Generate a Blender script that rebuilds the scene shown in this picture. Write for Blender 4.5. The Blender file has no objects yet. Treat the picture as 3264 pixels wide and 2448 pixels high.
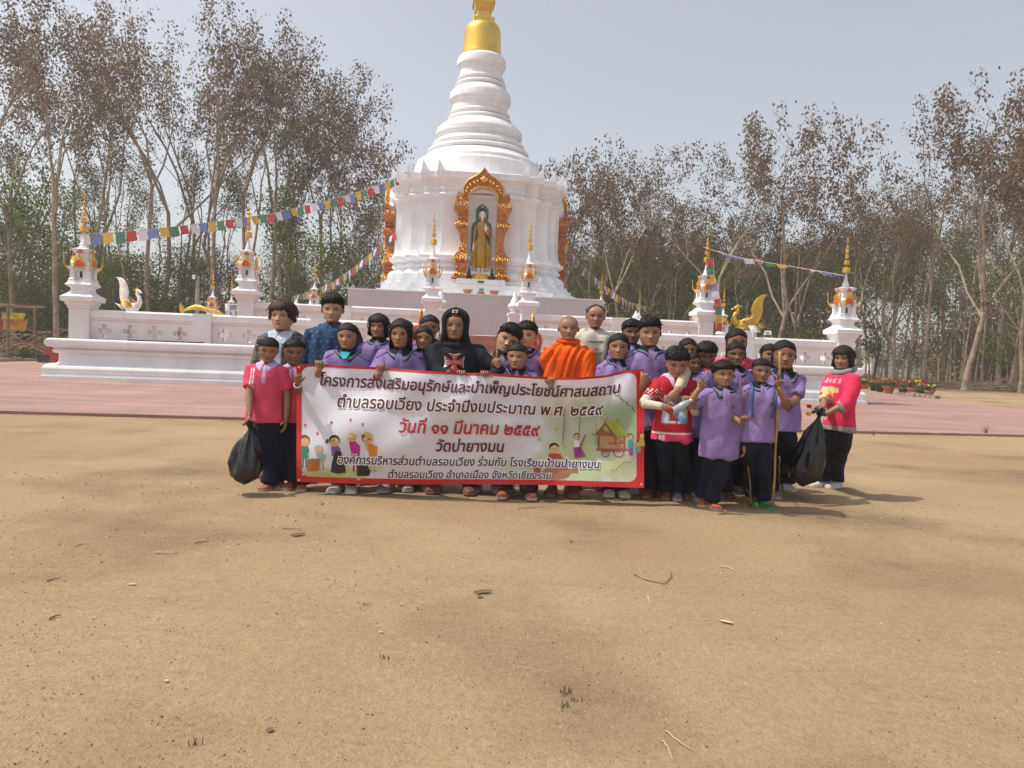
import bpy, bmesh, math, random
import numpy as np
from math import sin, cos, pi, radians
from mathutils import Vector, Matrix
from mathutils.bvhtree import BVHTree
from mathutils.geometry import delaunay_2d_cdt

# ------------------------------------------------------------------ camera, sky, sun, exposure
S = bpy.context.scene
COL = S.collection
W0, H0, FPX = 3264.0, 2448.0, 2400.0
EYE = Vector((0, 0, 1.3))
_p, _r = radians(2.46), radians(2.16)
CF = Vector((0, cos(_p), -sin(_p)))
_U0, _R0 = Vector((0, sin(_p), cos(_p))), Vector((1, 0, 0))
CU = _U0 * cos(_r) - _R0 * sin(_r)
CR = _R0 * cos(_r) + _U0 * sin(_r)
cam = bpy.data.objects.new('camera', bpy.data.cameras.new('camera'))
COL.objects.link(cam)
cam.data.sensor_width = 36
cam.data.lens = FPX / W0 * 36
cam.data.clip_end = 3000
cam.matrix_world = Matrix(((CR.x, CU.x, -CF.x, EYE.x), (CR.y, CU.y, -CF.y, EYE.y), (CR.z, CU.z, -CF.z, EYE.z), (0, 0, 0, 1)))
S.camera = cam
SUN_EL, SUN_AZ = radians(60), radians(-97)          # azimuth measured from +Y, towards +X
SUN_DIR = Vector((sin(SUN_AZ) * cos(SUN_EL), cos(SUN_AZ) * cos(SUN_EL), sin(SUN_EL)))
world = bpy.data.worlds.new('World'); S.world = world; world.use_nodes = True
wn = world.node_tree
sky = wn.nodes.new('ShaderNodeTexSky'); sky.sky_type = 'NISHITA'; sky.sun_disc = False
sky.sun_elevation = SUN_EL; sky.sun_rotation = SUN_AZ
sky.air_density = 1.0; sky.dust_density = 3.0; sky.ozone_density = 1.0
hs = wn.nodes.new('ShaderNodeHueSaturation'); hs.inputs['Saturation'].default_value = 0.38
wn.links.new(sky.outputs[0], hs.inputs['Color'])
bg = wn.nodes['Background']; bg.inputs[1].default_value = 0.15
wn.links.new(hs.outputs[0], bg.inputs[0])
sl = bpy.data.lights.new('sun', 'SUN'); sl.energy = 3.1; sl.angle = radians(.6); sl.color = (1.0, 0.93, 0.82)
so = bpy.data.objects.new('sun', sl); COL.objects.link(so)
so.rotation_euler = SUN_DIR.to_track_quat('Z', 'Y').to_euler(); so.location = (0, 0, 60)
S.view_settings.view_transform = 'Standard'; S.view_settings.look = 'None'
S.view_settings.exposure = 0.25; S.view_settings.gamma = 1.0; S.view_settings.use_curve_mapping = False
S.cycles.max_bounces = 6; S.cycles.transparent_max_bounces = 8; S.cycles.volume_bounces = 1
S.cycles.use_adaptive_sampling = True

def at(px, py, Y):
    r = CF * FPX + CR * (px - W0 / 2) + CU * (H0 / 2 - py)
    return EYE + r * (Y / r.y)

def gnd(px, py, z=0.0):
    r = CF * FPX + CR * (px - W0 / 2) + CU * (H0 / 2 - py)
    return EYE + r * ((z - EYE.z) / r.z)

# ------------------------------------------------------------------ materials
_mats = {}
def M(name, col=(.5, .5, .5), rough=.7, metal=0, var=.12, vs=4, bump=0, bs=30, attr=False, col2=None, fine=None, spec=.5, sheen=0, trans=0, bdist=.02):
    if name in _mats: return _mats[name]
    m = bpy.data.materials.new(name); m.use_nodes = True
    n, l = m.node_tree.nodes, m.node_tree.links
    b = n['Principled BSDF']
    tc = n.new('ShaderNodeTexCoord')
    nz = n.new('ShaderNodeTexNoise'); nz.inputs['Scale'].default_value = vs; nz.inputs['Detail'].default_value = 5
    l.new(tc.outputs['Object'], nz.inputs['Vector'])
    if attr:
        a = n.new('ShaderNodeAttribute'); a.attribute_name = 'Col'
        src = a.outputs['Color']
        mr = n.new('ShaderNodeMapRange'); mr.inputs['From Min'].default_value = .3; mr.inputs['From Max'].default_value = .7
        mr.inputs['To Min'].default_value = 1 - var; mr.inputs['To Max'].default_value = 1 + var
        l.new(nz.outputs[0], mr.inputs['Value'])
        vm = n.new('ShaderNodeVectorMath'); vm.operation = 'SCALE'
        l.new(src, vm.inputs[0]); l.new(mr.outputs[0], vm.inputs['Scale'])
        l.new(vm.outputs[0], b.inputs['Base Color'])
    else:
        cr = n.new('ShaderNodeValToRGB')
        c2 = col2 or tuple(min(1, c * (1 + var)) for c in col)
        c1 = col if col2 else tuple(c * (1 - var) for c in col)
        cr.color_ramp.elements[0].position = .35; cr.color_ramp.elements[1].position = .65
        cr.color_ramp.elements[0].color = (*c1, 1); cr.color_ramp.elements[1].color = (*c2, 1)
        l.new(nz.outputs[0], cr.inputs[0]); l.new(cr.outputs[0], b.inputs['Base Color'])
    b.inputs['Roughness'].default_value = rough; b.inputs['Metallic'].default_value = metal
    b.inputs['Specular IOR Level'].default_value = spec
    if sheen: b.inputs['Sheen Weight'].default_value = sheen
    if trans: b.inputs['Transmission Weight'].default_value = trans
    if bump:
        n2 = n.new('ShaderNodeTexNoise'); n2.inputs['Scale'].default_value = bs; n2.inputs['Detail'].default_value = 4
        l.new(tc.outputs['Object'], n2.inputs['Vector'])
        bp = n.new('ShaderNodeBump'); bp.inputs['Strength'].default_value = min(1, bump); bp.inputs['Distance'].default_value = bdist
        l.new(n2.outputs[0], bp.inputs['Height']); l.new(bp.outputs[0], b.inputs['Normal'])
    _mats[name] = m
    return m

def leafmat(name):
    m = bpy.data.materials.new(name); m.use_nodes = True
    n, l = m.node_tree.nodes, m.node_tree.links
    b = n['Principled BSDF']; b.inputs['Roughness'].default_value = .75; b.inputs['Specular IOR Level'].default_value = .25
    a = n.new('ShaderNodeAttribute'); a.attribute_name = 'Col'
    oi = n.new('ShaderNodeObjectInfo')
    h = n.new('ShaderNodeHueSaturation')
    mr = n.new('ShaderNodeMapRange'); mr.inputs['To Min'].default_value = .75; mr.inputs['To Max'].default_value = 1.25
    l.new(oi.outputs['Random'], mr.inputs['Value']); l.new(mr.outputs[0], h.inputs['Value'])
    l.new(a.outputs['Color'], h.inputs['Color']); l.new(h.outputs[0], b.inputs['Base Color'])
    t = n.new('ShaderNodeBsdfTranslucent'); l.new(h.outputs[0], t.inputs['Color'])
    mx = n.new('ShaderNodeMixShader'); mx.inputs[0].default_value = .42
    l.new(b.outputs[0], mx.inputs[1]); l.new(t.outputs[0], mx.inputs[2])
    l.new(mx.outputs[0], n['Material Output'].inputs['Surface'])
    return m

# ------------------------------------------------------------------ objects
def tag(o, label=None, cat=None, group=None, kind=None):
    if label: o['label'] = label
    if cat: o['category'] = cat
    if group: o['group'] = group
    if kind: o['kind'] = kind
    return o

def thing(name, label, cat, loc=(0, 0, 0), rz=0.0, group=None, scale=1.0):
    o = bpy.data.objects.new(name, None); COL.objects.link(o)
    o.empty_display_size = .1
    o.location = loc; o.rotation_euler = (0, 0, rz); o.scale = (scale,) * 3
    return tag(o, label, cat, group)

def tcopy(root, loc=None, rz=None, label=None, group=None, scale=None):
    r = root.copy(); COL.objects.link(r)
    if loc is not None: r.location = loc
    if rz is not None: r.rotation_euler = (0, 0, rz)
    if scale is not None: r.scale = (scale,) * 3 if isinstance(scale, (int, float)) else scale
    if label: r['label'] = label
    if group: r['group'] = group
    for ch in list(root.children):
        c = ch.copy(); COL.objects.link(c); c.parent = r
        for g in list(ch.children):
            d = g.copy(); COL.objects.link(d); d.parent = c
    return r

class MB:
    def __init__(s): s.v = []; s.f = []; s.m = []; s.c = []
    def add(s, vs, fs, mi=0, col=None):
        o = len(s.v); s.v += [tuple(p) for p in vs]
        s.f += [tuple(i + o for i in f) for f in fs]; s.m += [mi] * len(fs)
        s.c += [col or (1, 1, 1)] * len(vs) if not (col and isinstance(col, list)) else col
        return s
    def box(s, x0, x1, y0, y1, z0, z1, mi=0, col=None):
        v = [(x0, y0, z0), (x1, y0, z0), (x1, y1, z0), (x0, y1, z0), (x0, y0, z1), (x1, y0, z1), (x1, y1, z1), (x0, y1, z1)]
        return s.add(v, [(0, 3, 2, 1), (4, 5, 6, 7), (0, 1, 5, 4), (1, 2, 6, 5), (2, 3, 7, 6), (3, 0, 4, 7)], mi, col)
    def loft(s, rings, mi=0, cap=(1, 1), col=None, close=True):
        n = len(rings[0]); vs = [p for r in rings for p in r]; fs = []
        for i in range(len(rings) - 1):
            for j in range(n if close else n - 1):
                a, b = i * n + j, i * n + (j + 1) % n
                fs.append((a, b, b + n, a + n))
        if cap[0]: fs.append(tuple(range(n - 1, -1, -1)))
        if cap[1]: fs.append(tuple((len(rings) - 1) * n + k for k in range(n)))
        return s.add(vs, fs, mi, col)
    def tube(s, pts, rad, n=8, mi=0, cap=(1, 1), col=None, flat=None):
        pts = [Vector(p) for p in pts]; rings = []
        if isinstance(rad, (int, float)): rad = [rad] * len(pts)
        ref = None
        for i, p in enumerate(pts):
            d = (pts[min(i + 1, len(pts) - 1)] - pts[max(i - 1, 0)])
            if d.length < 1e-9: d = Vector((0, 0, 1))
            d.normalize()
            if ref is None:
                ref = Vector((1, 0, 0)) if abs(d.x) < .9 else Vector((0, 1, 0))
            a = (ref - d * ref.dot(d)).normalized(); ref = a
            b = d.cross(a)
            r = rad[i]
            ra, rb = (r, r) if isinstance(r, (int, float)) else r
            rings.append([p + a * (ra * cos(2 * pi * k / n)) + b * (rb * sin(2 * pi * k / n)) for k in range(n)])
        return s.loft(rings, mi, cap, col)
    def lathe(s, prof, n=24, mi=0, c=(0, 0), cap=(1, 1), ph=0.0, col=None):
        rings = [[(c[0] + r * cos(2 * pi * k / n + ph), c[1] + r * sin(2 * pi * k / n + ph), z) for k in range(n)] for r, z in prof]
        return s.loft(rings, mi, cap, col)
    def sq(s, prof, mi=0, c=(0, 0), cap=(1, 1), col=None):      # square mouldings: (half width, z)
        rings = [[(c[0] - r, c[1] - r, z), (c[0] + r, c[1] - r, z), (c[0] + r, c[1] + r, z), (c[0] - r, c[1] + r, z)] for r, z in prof]
        return s.loft(rings, mi, cap, col)
    def ell(s, c, r, n=12, m=8, mi=0, col=None, R=None):
        c = Vector(c); rings = []
        for i in range(m + 1):
            t = pi * i / m; t = min(max(t, .02), pi - .02)
            ring = []
            for k in range(n):
                p = Vector((r[0] * sin(t) * cos(2 * pi * k / n), r[1] * sin(t) * sin(2 * pi * k / n), -r[2] * cos(t)))
                if R: p = R @ p
                ring.append(c + p)
            rings.append(ring)
        return s.loft(rings, mi, (1, 1), col)
    def prism(s, outline, y0, y1, mi=0, col=None):              # outline in (x,z), extruded along y
        n = len(outline)
        v = [(x, y0, z) for x, z in outline] + [(x, y1, z) for x, z in outline]
        f = [(i, (i + 1) % n, (i + 1) % n + n, i + n) for i in range(n)]
        s.add(v, f, mi, col)
        tri = fill_poly(outline)
        s.add([(x, y0, z) for x, z in outline], [t for t in tri], mi, col)
        s.add([(x, y1, z) for x, z in outline], [t[::-1] for t in tri], mi, col)
        return s
    def build(s, name, mats, parent=None, smooth=False, loc=None, colors=False, ang=None):
        me = bpy.data.meshes.new(name); me.from_pydata(s.v, [], s.f)
        if not isinstance(mats, (list, tuple)): mats = [mats]
        for m in mats: me.materials.append(m)
        if len(mats) > 1: me.polygons.foreach_set('material_index', s.m)
        if colors: setcol(me, np.array(s.c, dtype=np.float32))
        me.validate(); me.update()
        if smooth: shade(me, ang)
        o = bpy.data.objects.new(name, me); COL.objects.link(o)
        if parent: o.parent = parent
        if loc is not None: o.location = loc
        return o

def shade(me, ang=None):
    me.polygons.foreach_set('use_smooth', [True] * len(me.polygons))
    if ang is not None:
        bm = bmesh.new(); bm.from_mesh(me)
        for e in bm.edges:
            if len(e.link_faces) == 2 and e.calc_face_angle(0) > radians(ang): e.smooth = False
        bm.to_mesh(me); bm.free()

def setcol(me, c):
    if c.shape[1] == 3: c = np.concatenate([c, np.ones((len(c), 1), dtype=np.float32)], axis=1)
    a = me.attributes.get('Col') or me.color_attributes.new('Col', 'FLOAT_COLOR', 'POINT')
    a.data.foreach_set('color', c.astype(np.float32).ravel())

def fill_poly(outl):
    v = [Vector((x, z)) for x, z in outl]; n = len(v)
    r = delaunay_2d_cdt(v, [], [list(range(n))], 1, 1e-7)
    if len(r[0]) != n: return [tuple(range(n))]
    out = []
    for f in r[2]:
        a = sum(r[0][f[i]].x * r[0][f[(i + 1) % len(f)]].y - r[0][f[(i + 1) % len(f)]].x * r[0][f[i]].y for i in range(len(f)))
        f = tuple(r[3][i][0] for i in f)
        out.append(f if a > 0 else f[::-1])
    return out

def smooth01(x): x = np.clip(x, 0, 1); return x * x * (3 - 2 * x)

# ------------------------------------------------------------------ common materials
WHITE = M('white_masonry_paint', (.79, .80, .82), .5, var=.05, vs=1.5, bump=.12, bs=40)
def grime(m, k=.15):
    n, l = m.node_tree.nodes, m.node_tree.links; b = n['Principled BSDF']; src = b.inputs['Base Color'].links[0].from_socket
    g = n.new('ShaderNodeNewGeometry'); mp = n.new('ShaderNodeMapping'); mp.inputs['Scale'].default_value = (2.2, 2.2, .35)
    t = n.new('ShaderNodeTexNoise'); t.inputs['Scale'].default_value = 1.6; t.inputs['Detail'].default_value = 8; t.inputs['Roughness'].default_value = .65
    l.new(g.outputs['Position'], mp.inputs['Vector']); l.new(mp.outputs[0], t.inputs['Vector'])
    r = n.new('ShaderNodeValToRGB'); r.color_ramp.elements[0].position = .50; r.color_ramp.elements[1].position = .78
    r.color_ramp.elements[0].color = (1, 1, 1, 1); r.color_ramp.elements[1].color = (1 - k, 1 - k * 1.1, 1 - k * 1.3, 1); l.new(t.outputs[0], r.inputs[0])
    x = n.new('ShaderNodeMix'); x.data_type = 'RGBA'; x.blend_type = 'MULTIPLY'; x.inputs[0].default_value = 1
    l.new(src, x.inputs[6]); l.new(r.outputs[0], x.inputs[7]); l.new(x.outputs[2], b.inputs['Base Color'])
grime(WHITE)
PALE = M('pale_grey_paint', (.55, .53, .56), .6, var=.03, vs=2, bump=.08, bs=40)
GOLD = M('gold_paint', (.72, .44, .07), .38, .75, var=.25, vs=12, bump=.35, bs=60)
GOLDS = M('polished_gold_leaf', (.80, .52, .10), .33, .8, var=.12, vs=1.2, bump=.05, bs=8)
RED = M('temple_red_paint', (.55, .05, .02), .5, var=.15)
ORANGE = M('orange_red_relief', (.62, .11, .02), .5, var=.3, vs=25, bump=.5, bs=60)
DARK = M('dark_metal', (.02, .02, .02), .5)
TERRA = M('terracotta', (.42, .15, .08), .8, var=.2)
BLACKP = M('black_plastic_film', (.012, .012, .013), .32, var=.3, bump=.6, bs=12, spec=.6)

def relief_mat():
    m = bpy.data.materials.new('gold_relief_on_red'); m.use_nodes = True
    n, l = m.node_tree.nodes, m.node_tree.links; b = n['Principled BSDF']
    tc = n.new('ShaderNodeTexCoord')
    nz = n.new('ShaderNodeTexNoise'); nz.inputs['Scale'].default_value = 3; nz.inputs['Detail'].default_value = 1
    l.new(tc.outputs['Object'], nz.inputs['Vector'])
    mx = n.new('ShaderNodeMix'); mx.data_type = 'RGBA'; mx.inputs[0].default_value = .35
    l.new(tc.outputs['Object'], mx.inputs[6]); l.new(nz.outputs['Color'], mx.inputs[7])
    v = n.new('ShaderNodeTexVoronoi'); v.feature = 'F1'; v.inputs['Scale'].default_value = 11
    l.new(mx.outputs[2], v.inputs['Vector'])
    wv = n.new('ShaderNodeMath'); wv.operation = 'MULTIPLY'; wv.inputs[1].default_value = 26
    l.new(v.outputs['Distance'], wv.inputs[0])
    sn = n.new('ShaderNodeMath'); sn.operation = 'SINE'; l.new(wv.outputs[0], sn.inputs[0])
    r = n.new('ShaderNodeValToRGB'); r.color_ramp.elements[0].position = .0; r.color_ramp.elements[1].position = .18
    r.color_ramp.elements[0].color = (.55, .03, .012, 1); r.color_ramp.elements[1].color = (.74, .45, .07, 1)
    mr = n.new('ShaderNodeMapRange'); mr.inputs['From Min'].default_value = -1; l.new(sn.outputs[0], mr.inputs['Value'])
    r.color_ramp.elements[0].position = .50; r.color_ramp.elements[1].position = .62
    l.new(mr.outputs[0], r.inputs[0]); l.new(r.outputs[0], b.inputs['Base Color'])
    r2 = n.new('ShaderNodeMapRange'); r2.inputs['From Min'].default_value = .50; r2.inputs['From Max'].default_value = .62; r2.inputs['To Max'].default_value = .75
    l.new(mr.outputs[0], r2.inputs['Value']); l.new(r2.outputs[0], b.inputs['Metallic'])
    b.inputs['Roughness'].default_value = .38
    bp = n.new('ShaderNodeBump'); bp.inputs['Strength'].default_value = .9; bp.inputs['Distance'].default_value = .03
    l.new(mr.outputs[0], bp.inputs['Height']); l.new(bp.outputs[0], b.inputs['Normal'])
    return m
RELIEF = relief_mat()
# ------------------------------------------------------------------ ground
def ground_mat():
    m = bpy.data.materials.new('bare_earth'); m.use_nodes = True
    n, l = m.node_tree.nodes, m.node_tree.links; b = n['Principled BSDF']; b.inputs['Roughness'].default_value = .95
    b.inputs['Specular IOR Level'].default_value = .15
    g = n.new('ShaderNodeNewGeometry')
    def noise(sc, det=5, rough=.55, stretch=None, w=None):
        t = n.new('ShaderNodeTexNoise'); t.inputs['Scale'].default_value = sc; t.inputs['Detail'].default_value = det; t.inputs['Roughness'].default_value = rough
        if stretch:
            mp = n.new('ShaderNodeMapping'); mp.inputs['Scale'].default_value = stretch
            l.new(g.outputs['Position'], mp.inputs['Vector']); l.new(mp.outputs[0], t.inputs['Vector'])
        else: l.new(g.outputs['Position'], t.inputs['Vector'])
        return t.outputs[0]
    def ramp(v, p0, p1, c0, c1):
        r = n.new('ShaderNodeValToRGB'); r.color_ramp.elements[0].position = p0; r.color_ramp.elements[1].position = p1
        r.color_ramp.elements[0].color = (*c0, 1); r.color_ramp.elements[1].color = (*c1, 1); l.new(v, r.inputs[0]); return r.outputs[0]
    def mix(f, a, b_, t='MIX'):
        x = n.new('ShaderNodeMix'); x.data_type = 'RGBA'; x.blend_type = t
        if isinstance(f, float): x.inputs[0].default_value = f
        else: l.new(f, x.inputs[0])
        for i, q in ((6, a), (7, b_)):
            if isinstance(q, tuple): x.inputs[i].default_value = (*q, 1)
            else: l.new(q, x.inputs[i])
        return x.outputs[2]
    base = ramp(noise(.35, 6, .6), .35, .65, (.370, .255, .150), (.425, .308, .188))
    red = ramp(noise(.22, 5, .6, (1, 1.3, 1)), .48, .66, (0, 0, 0), (1, 1, 1))
    base = mix(red, base, (.35, .232, .142))
    streak = ramp(noise(1.1, 6, .65, (.35, 1.7, 1)), .50, .70, (1, 1, 1), (.62, .56, .50))
    base = mix(.20, base, streak, 'MULTIPLY')
    scr = ramp(noise(5, 8, .8, (.30, 2.6, 1)), .54, .68, (1, 1, 1), (.86, .82, .77))
    scm = ramp(noise(.8, 4, .6), .42, .60, (0, 0, 0), (1, 1, 1))
    base = mix(scm, base, mix(1.0, base, scr, 'MULTIPLY'))
    fine = ramp(noise(30, 7, .8), .33, .67, (.76, .74, .71), (1.15, 1.15, 1.15))
    base = mix(.9, base, fine, 'MULTIPLY')
    sp = n.new('ShaderNodeTexVoronoi'); sp.inputs['Scale'].default_value = 55; l.new(g.outputs['Position'], sp.inputs['Vector'])
    spk = ramp(sp.outputs['Distance'], .10, .22, (1, 1, 1), (0, 0, 0))
    spm = mix(1.0, spk, ramp(noise(7, 3), .50, .62, (0, 0, 0), (1, 1, 1)), 'MULTIPLY')
    base = mix(spm, base, ramp(noise(90, 1), .45, .55, (.15, .10, .06), (.56, .46, .31)))
    # leaf litter under the trees
    sx = n.new('ShaderNodeSeparateXYZ'); l.new(g.outputs['Position'], sx.inputs[0])
    mr = n.new('ShaderNodeMapRange'); mr.inputs['From Min'].default_value = 39; mr.inputs['From Max'].default_value = 46
    l.new(sx.outputs['Y'], mr.inputs['Value'])
    ad = n.new('ShaderNodeMath'); ad.operation = 'ADD'
    sb = n.new('ShaderNodeMath'); sb.operation = 'SUBTRACT'; l.new(noise(.5, 5), sb.inputs[0]); sb.inputs[1].default_value = .5
    ml = n.new('ShaderNodeMath'); ml.operation = 'MULTIPLY'; l.new(sb.outputs[0], ml.inputs[0]); ml.inputs[1].default_value = 3
    l.new(mr.outputs[0], ad.inputs[0]); l.new(ml.outputs[0], ad.inputs[1])
    lit = ramp(noise(6, 6, .8), .35, .65, (.055, .035, .02), (.19, .12, .07))
    cl = n.new('ShaderNodeClamp'); l.new(ad.outputs[0], cl.inputs[0])
    base = mix(cl.outputs[0], base, lit)
    mr2 = n.new('ShaderNodeMapRange'); mr2.inputs['From Min'].default_value = 85; mr2.inputs['From Max'].default_value = 105; l.new(sx.outputs['Y'], mr2.inputs['Value'])
    base = mix(mr2.outputs[0], base, ramp(noise(.05, 4), .4, .6, (.10, .13, .05), (.22, .20, .09)))
    l.new(base, b.inputs['Base Color'])
    h1 = noise(2.2, 8, .7); h2 = noise(60, 5, .7)
    hm = n.new('ShaderNodeMath'); hm.operation = 'MULTIPLY_ADD'; l.new(h1, hm.inputs[0]); hm.inputs[1].default_value = 1.0; l.new(h2, hm.inputs[2])
    hm2 = n.new('ShaderNodeMath'); hm2.operation = 'MULTIPLY_ADD'; l.new(spk, hm2.inputs[0]); hm2.inputs[1].default_value = .35; l.new(hm.outputs[0], hm2.inputs[2])
    bp = n.new('ShaderNodeBump'); bp.inputs['Strength'].default_value = .75; bp.inputs['Distance'].default_value = .022
    l.new(hm2.outputs[0], bp.inputs['Height']); l.new(bp.outputs[0], b.inputs['Normal'])
    return m
GR = ground_mat()
def gz(x, y):        # very gentle relief of the yard near the camera
    return .012 * (sin(x * 1.1 + y * .7) + sin(x * .6 - y * 1.3 + 1) + .6 * sin(x * 2.3 + 2) * sin(y * 1.9)) * max(0, 1 - abs(y - 4) / 6) ** 1
mb = MB()
xs = [-900, -400, -150, -60, -30] + [x * .5 for x in range(-30, 31)] + [30, 60, 150, 400, 900]
ys = [-60, -20, -4, -1] + [y * .3 for y in range(0, 44)] + [15, 20, 30, 40, 60, 100, 200, 450, 1200]
vs = [(x, y, gz(x, y) if abs(x) < 15 and 0 < y < 10 else 0) for y in ys for x in xs]
nx = len(xs)
mb.add(vs, [(j * nx + i, j * nx + i + 1, (j + 1) * nx + i + 1, (j + 1) * nx + i) for j in range(len(ys) - 1) for i in range(nx - 1)])
o = mb.build('ground', GR, smooth=True); tag(o, kind='structure')

# pink concrete apron
def apron_mat():
    m = M('pink_concrete', (.32, .185, .150), .85, var=.12, vs=.6, bump=.15, bs=20)
    n, l = m.node_tree.nodes, m.node_tree.links
    b = n['Principled BSDF']
    src = b.inputs['Base Color'].links[0].from_socket
    g = n.new('ShaderNodeNewGeometry')
    t = n.new('ShaderNodeTexNoise'); t.inputs['Scale'].default_value = 1.0; t.inputs['Detail'].default_value = 6; t.inputs['Roughness'].default_value = .7
    mp = n.new('ShaderNodeMapping'); mp.inputs['Scale'].default_value = (.15, 1.6, 1)
    l.new(g.outputs['Position'], mp.inputs['Vector']); l.new(mp.outputs[0], t.inputs['Vector'])
    r = n.new('ShaderNodeValToRGB'); r.color_ramp.elements[0].position = .35; r.color_ramp.elements[1].position = .7
    r.color_ramp.elements[0].color = (.82, .80, .80, 1); r.color_ramp.elements[1].color = (1.22, 1.28, 1.32, 1)
    l.new(t.outputs[0], r.inputs[0])
    x = n.new('ShaderNodeMix'); x.data_type = 'RGBA'; x.blend_type = 'MULTIPLY'; x.inputs[0].default_value = 1
    l.new(src, x.inputs[6]); l.new(r.outputs[0], x.inputs[7])
    t2 = n.new('ShaderNodeTexNoise'); t2.inputs['Scale'].default_value = 3; t2.inputs['Detail'].default_value = 7
    l.new(g.outputs['Position'], t2.inputs['Vector'])
    r2 = n.new('ShaderNodeValToRGB'); r2.color_ramp.elements[0].position = .62; r2.color_ramp.elements[1].position = .74
    r2.color_ramp.elements[0].color = (0, 0, 0, 1); r2.color_ramp.elements[1].color = (.6, .6, .6, 1); l.new(t2.outputs[0], r2.inputs[0])
    x2 = n.new('ShaderNodeMix'); x2.data_type = 'RGBA'; l.new(r2.outputs[0], x2.inputs[0])
    l.new(x.outputs[2], x2.inputs[6]); x2.inputs[7].default_value = (.45, .34, .22, 1)
    l.new(x2.outputs[2], b.inputs['Base Color'])
    return m
APR = apron_mat()
pL, pM, pR = gnd(0, 1319), gnd(780, 1340), gnd(3264, 1394)
def lin(a, b, x): return a.y + (b.y - a.y) * (x - a.x) / (b.x - a.x)
front = [(-30, lin(pL, pM, -30)), (pM.x, pM.y), (16.6, lin(pM, pR, 16.6))]
outl = front + [(16.9, 52), (-14, 52), (-14.3, 34), (-30, 34.6)]
mb = MB(); n_ = len(outl)
tri = fill_poly(outl)
mb.add([(x, y, .05) for x, y in outl], tri)
mb.add([(x, y, .05) for x, y in outl] + [(x, y, -.1) for x, y in outl], [((i + 1) % n_, i, i + n_, (i + 1) % n_ + n_) for i in range(n_)])
tag(mb.build('pavement', APR), kind='structure')

# ------------------------------------------------------------------ temple terraces
TH = radians(7.0)
CX, CY = -2.10, 35.2
def arch(x, y, z=0): return Vector((CX + x * cos(TH) - y * sin(TH), CY + x * sin(TH) + y * cos(TH), z))
def archS(x, y, z=0): return arch(x + .15, y, z)
def archL(x, y, z=0): return arch(x - .25, y - .6, z)        # the lower terrace sits a little nearer
TILE = M('terracotta_floor_tiles', (.36, .16, .10), .7, var=.15, vs=3)

def ring_mesh(mb, h, prof, mi=0):       # profile (offset outwards, z) swept round a square of half side h
    rings = [[(-h - e, -h - e, z), (h + e, -h - e, z), (h + e, h + e, z), (-h - e, h + e, z)] for e, z in prof]
    mb.loft(rings, mi, (0, 0))

def terrace(name, label, h, prof, floor_z, A=arch):
    t = thing(name, label, 'terrace', A(0, 0), TH)
    mb = MB(); ring_mesh(mb, h, prof); mb.build('plinth', WHITE, t, smooth=True, ang=20)
    e = prof[-1][0]
    mb = MB(); mb.box(-h - e + .04, h + e - .04, -h - e + .04, h + e - .04, floor_z - .08, floor_z + .004); mb.build('floor', TILE, t)
    return t
P1 = [(.62, 0), (.62, .155), (.565, .16), (.565, .205), (.53, .21), (.555, .25), (.575, .31), (.575, .37), (.55, .43), (.50, .475), (.43, .50), (.31, .505), (.28, .55),
      (.26, .60), (.26, .80), (.28, .82), (.35, .83), (.375, .86), (.38, .91), (.36, .935), (.33, .94), (.35, .97), (.41, .995), (.50, 1.0), (.50, 1.055), (.53, 1.06), (.53, 1.19), (.50, 1.195), (.50, 1.22), (.46, 1.245), (.42, 1.25)]
terrace('lower_terrace', 'white moulded plinth of the lower terrace with a projecting ledge', 11.68, [(e, z * .96) for e, z in P1], 1.19, lambda x, y: archL(x - .15, y))
P2 = [(.35, 1.195), (.35, 1.33), (.28, 1.36), (.22, 1.40), (.12, 1.46), (.10, 1.5), (.10, 1.68), (.16, 1.72), (.26, 1.76), (.30, 1.78), (.30, 1.86), (.26, 1.9)]
terrace('middle_terrace', 'white plinth of the middle terrace behind the first balustrade', 8.2, [(e, z - .06 if z > 1.3 else z) for e, z in P2], 1.83)
t = thing('upper_platform', 'plain pale grey square platform directly under the stupa', 'platform', arch(0, 0), TH)
mb = MB(); mb.box(-5.1, 5.1, -5.1, 5.1, 1.83, 3.5); mb.build('platform_block', PALE, t)
mb = MB(); mb.box(-5.12, 5.12, -5.12, 5.12, 3.50, 3.55); mb.build('platform_edge', WHITE, t)

def cross_panel(mb, x0, x1, z0, z1, cxs, cz, a, w, y0, y1):
    xs = sorted({x0, x1} | {c + d for c in cxs for d in (-a, -w, w, a)})
    zs = sorted({z0, z1, cz - a, cz - w, cz + w, cz + a})
    def solid(i, j):
        if i < 0 or j < 0 or i >= len(xs) - 1 or j >= len(zs) - 1: return False
        x = (xs[i] + xs[i + 1]) / 2; z = (zs[j] + zs[j + 1]) / 2
        for c in cxs:
            if (abs(x - c) < a and abs(z - cz) < w) or (abs(x - c) < w and abs(z - cz) < a): return False
        return True
    for i in range(len(xs) - 1):
        for j in range(len(zs) - 1):
            if not solid(i, j): continue
            A, B, C_, D = xs[i], xs[i + 1], zs[j], zs[j + 1]
            q = [((A, y0, C_), (B, y0, C_), (B, y0, D), (A, y0, D)), ((B, y1, C_), (A, y1, C_), (A, y1, D), (B, y1, D))]
            if not solid(i - 1, j): q.append(((A, y1, C_), (A, y0, C_), (A, y0, D), (A, y1, D)))
            if not solid(i + 1, j): q.append(((B, y0, C_), (B, y1, C_), (B, y1, D), (B, y0, D)))
            if not solid(i, j - 1): q.append(((A, y1, C_), (B, y1, C_), (B, y0, C_), (A, y0, C_)))
            if not solid(i, j + 1): q.append(((A, y0, D), (B, y0, D), (B, y1, D), (A, y1, D)))
            for f in q: mb.add(f, [(0, 1, 2, 3)])

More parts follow.
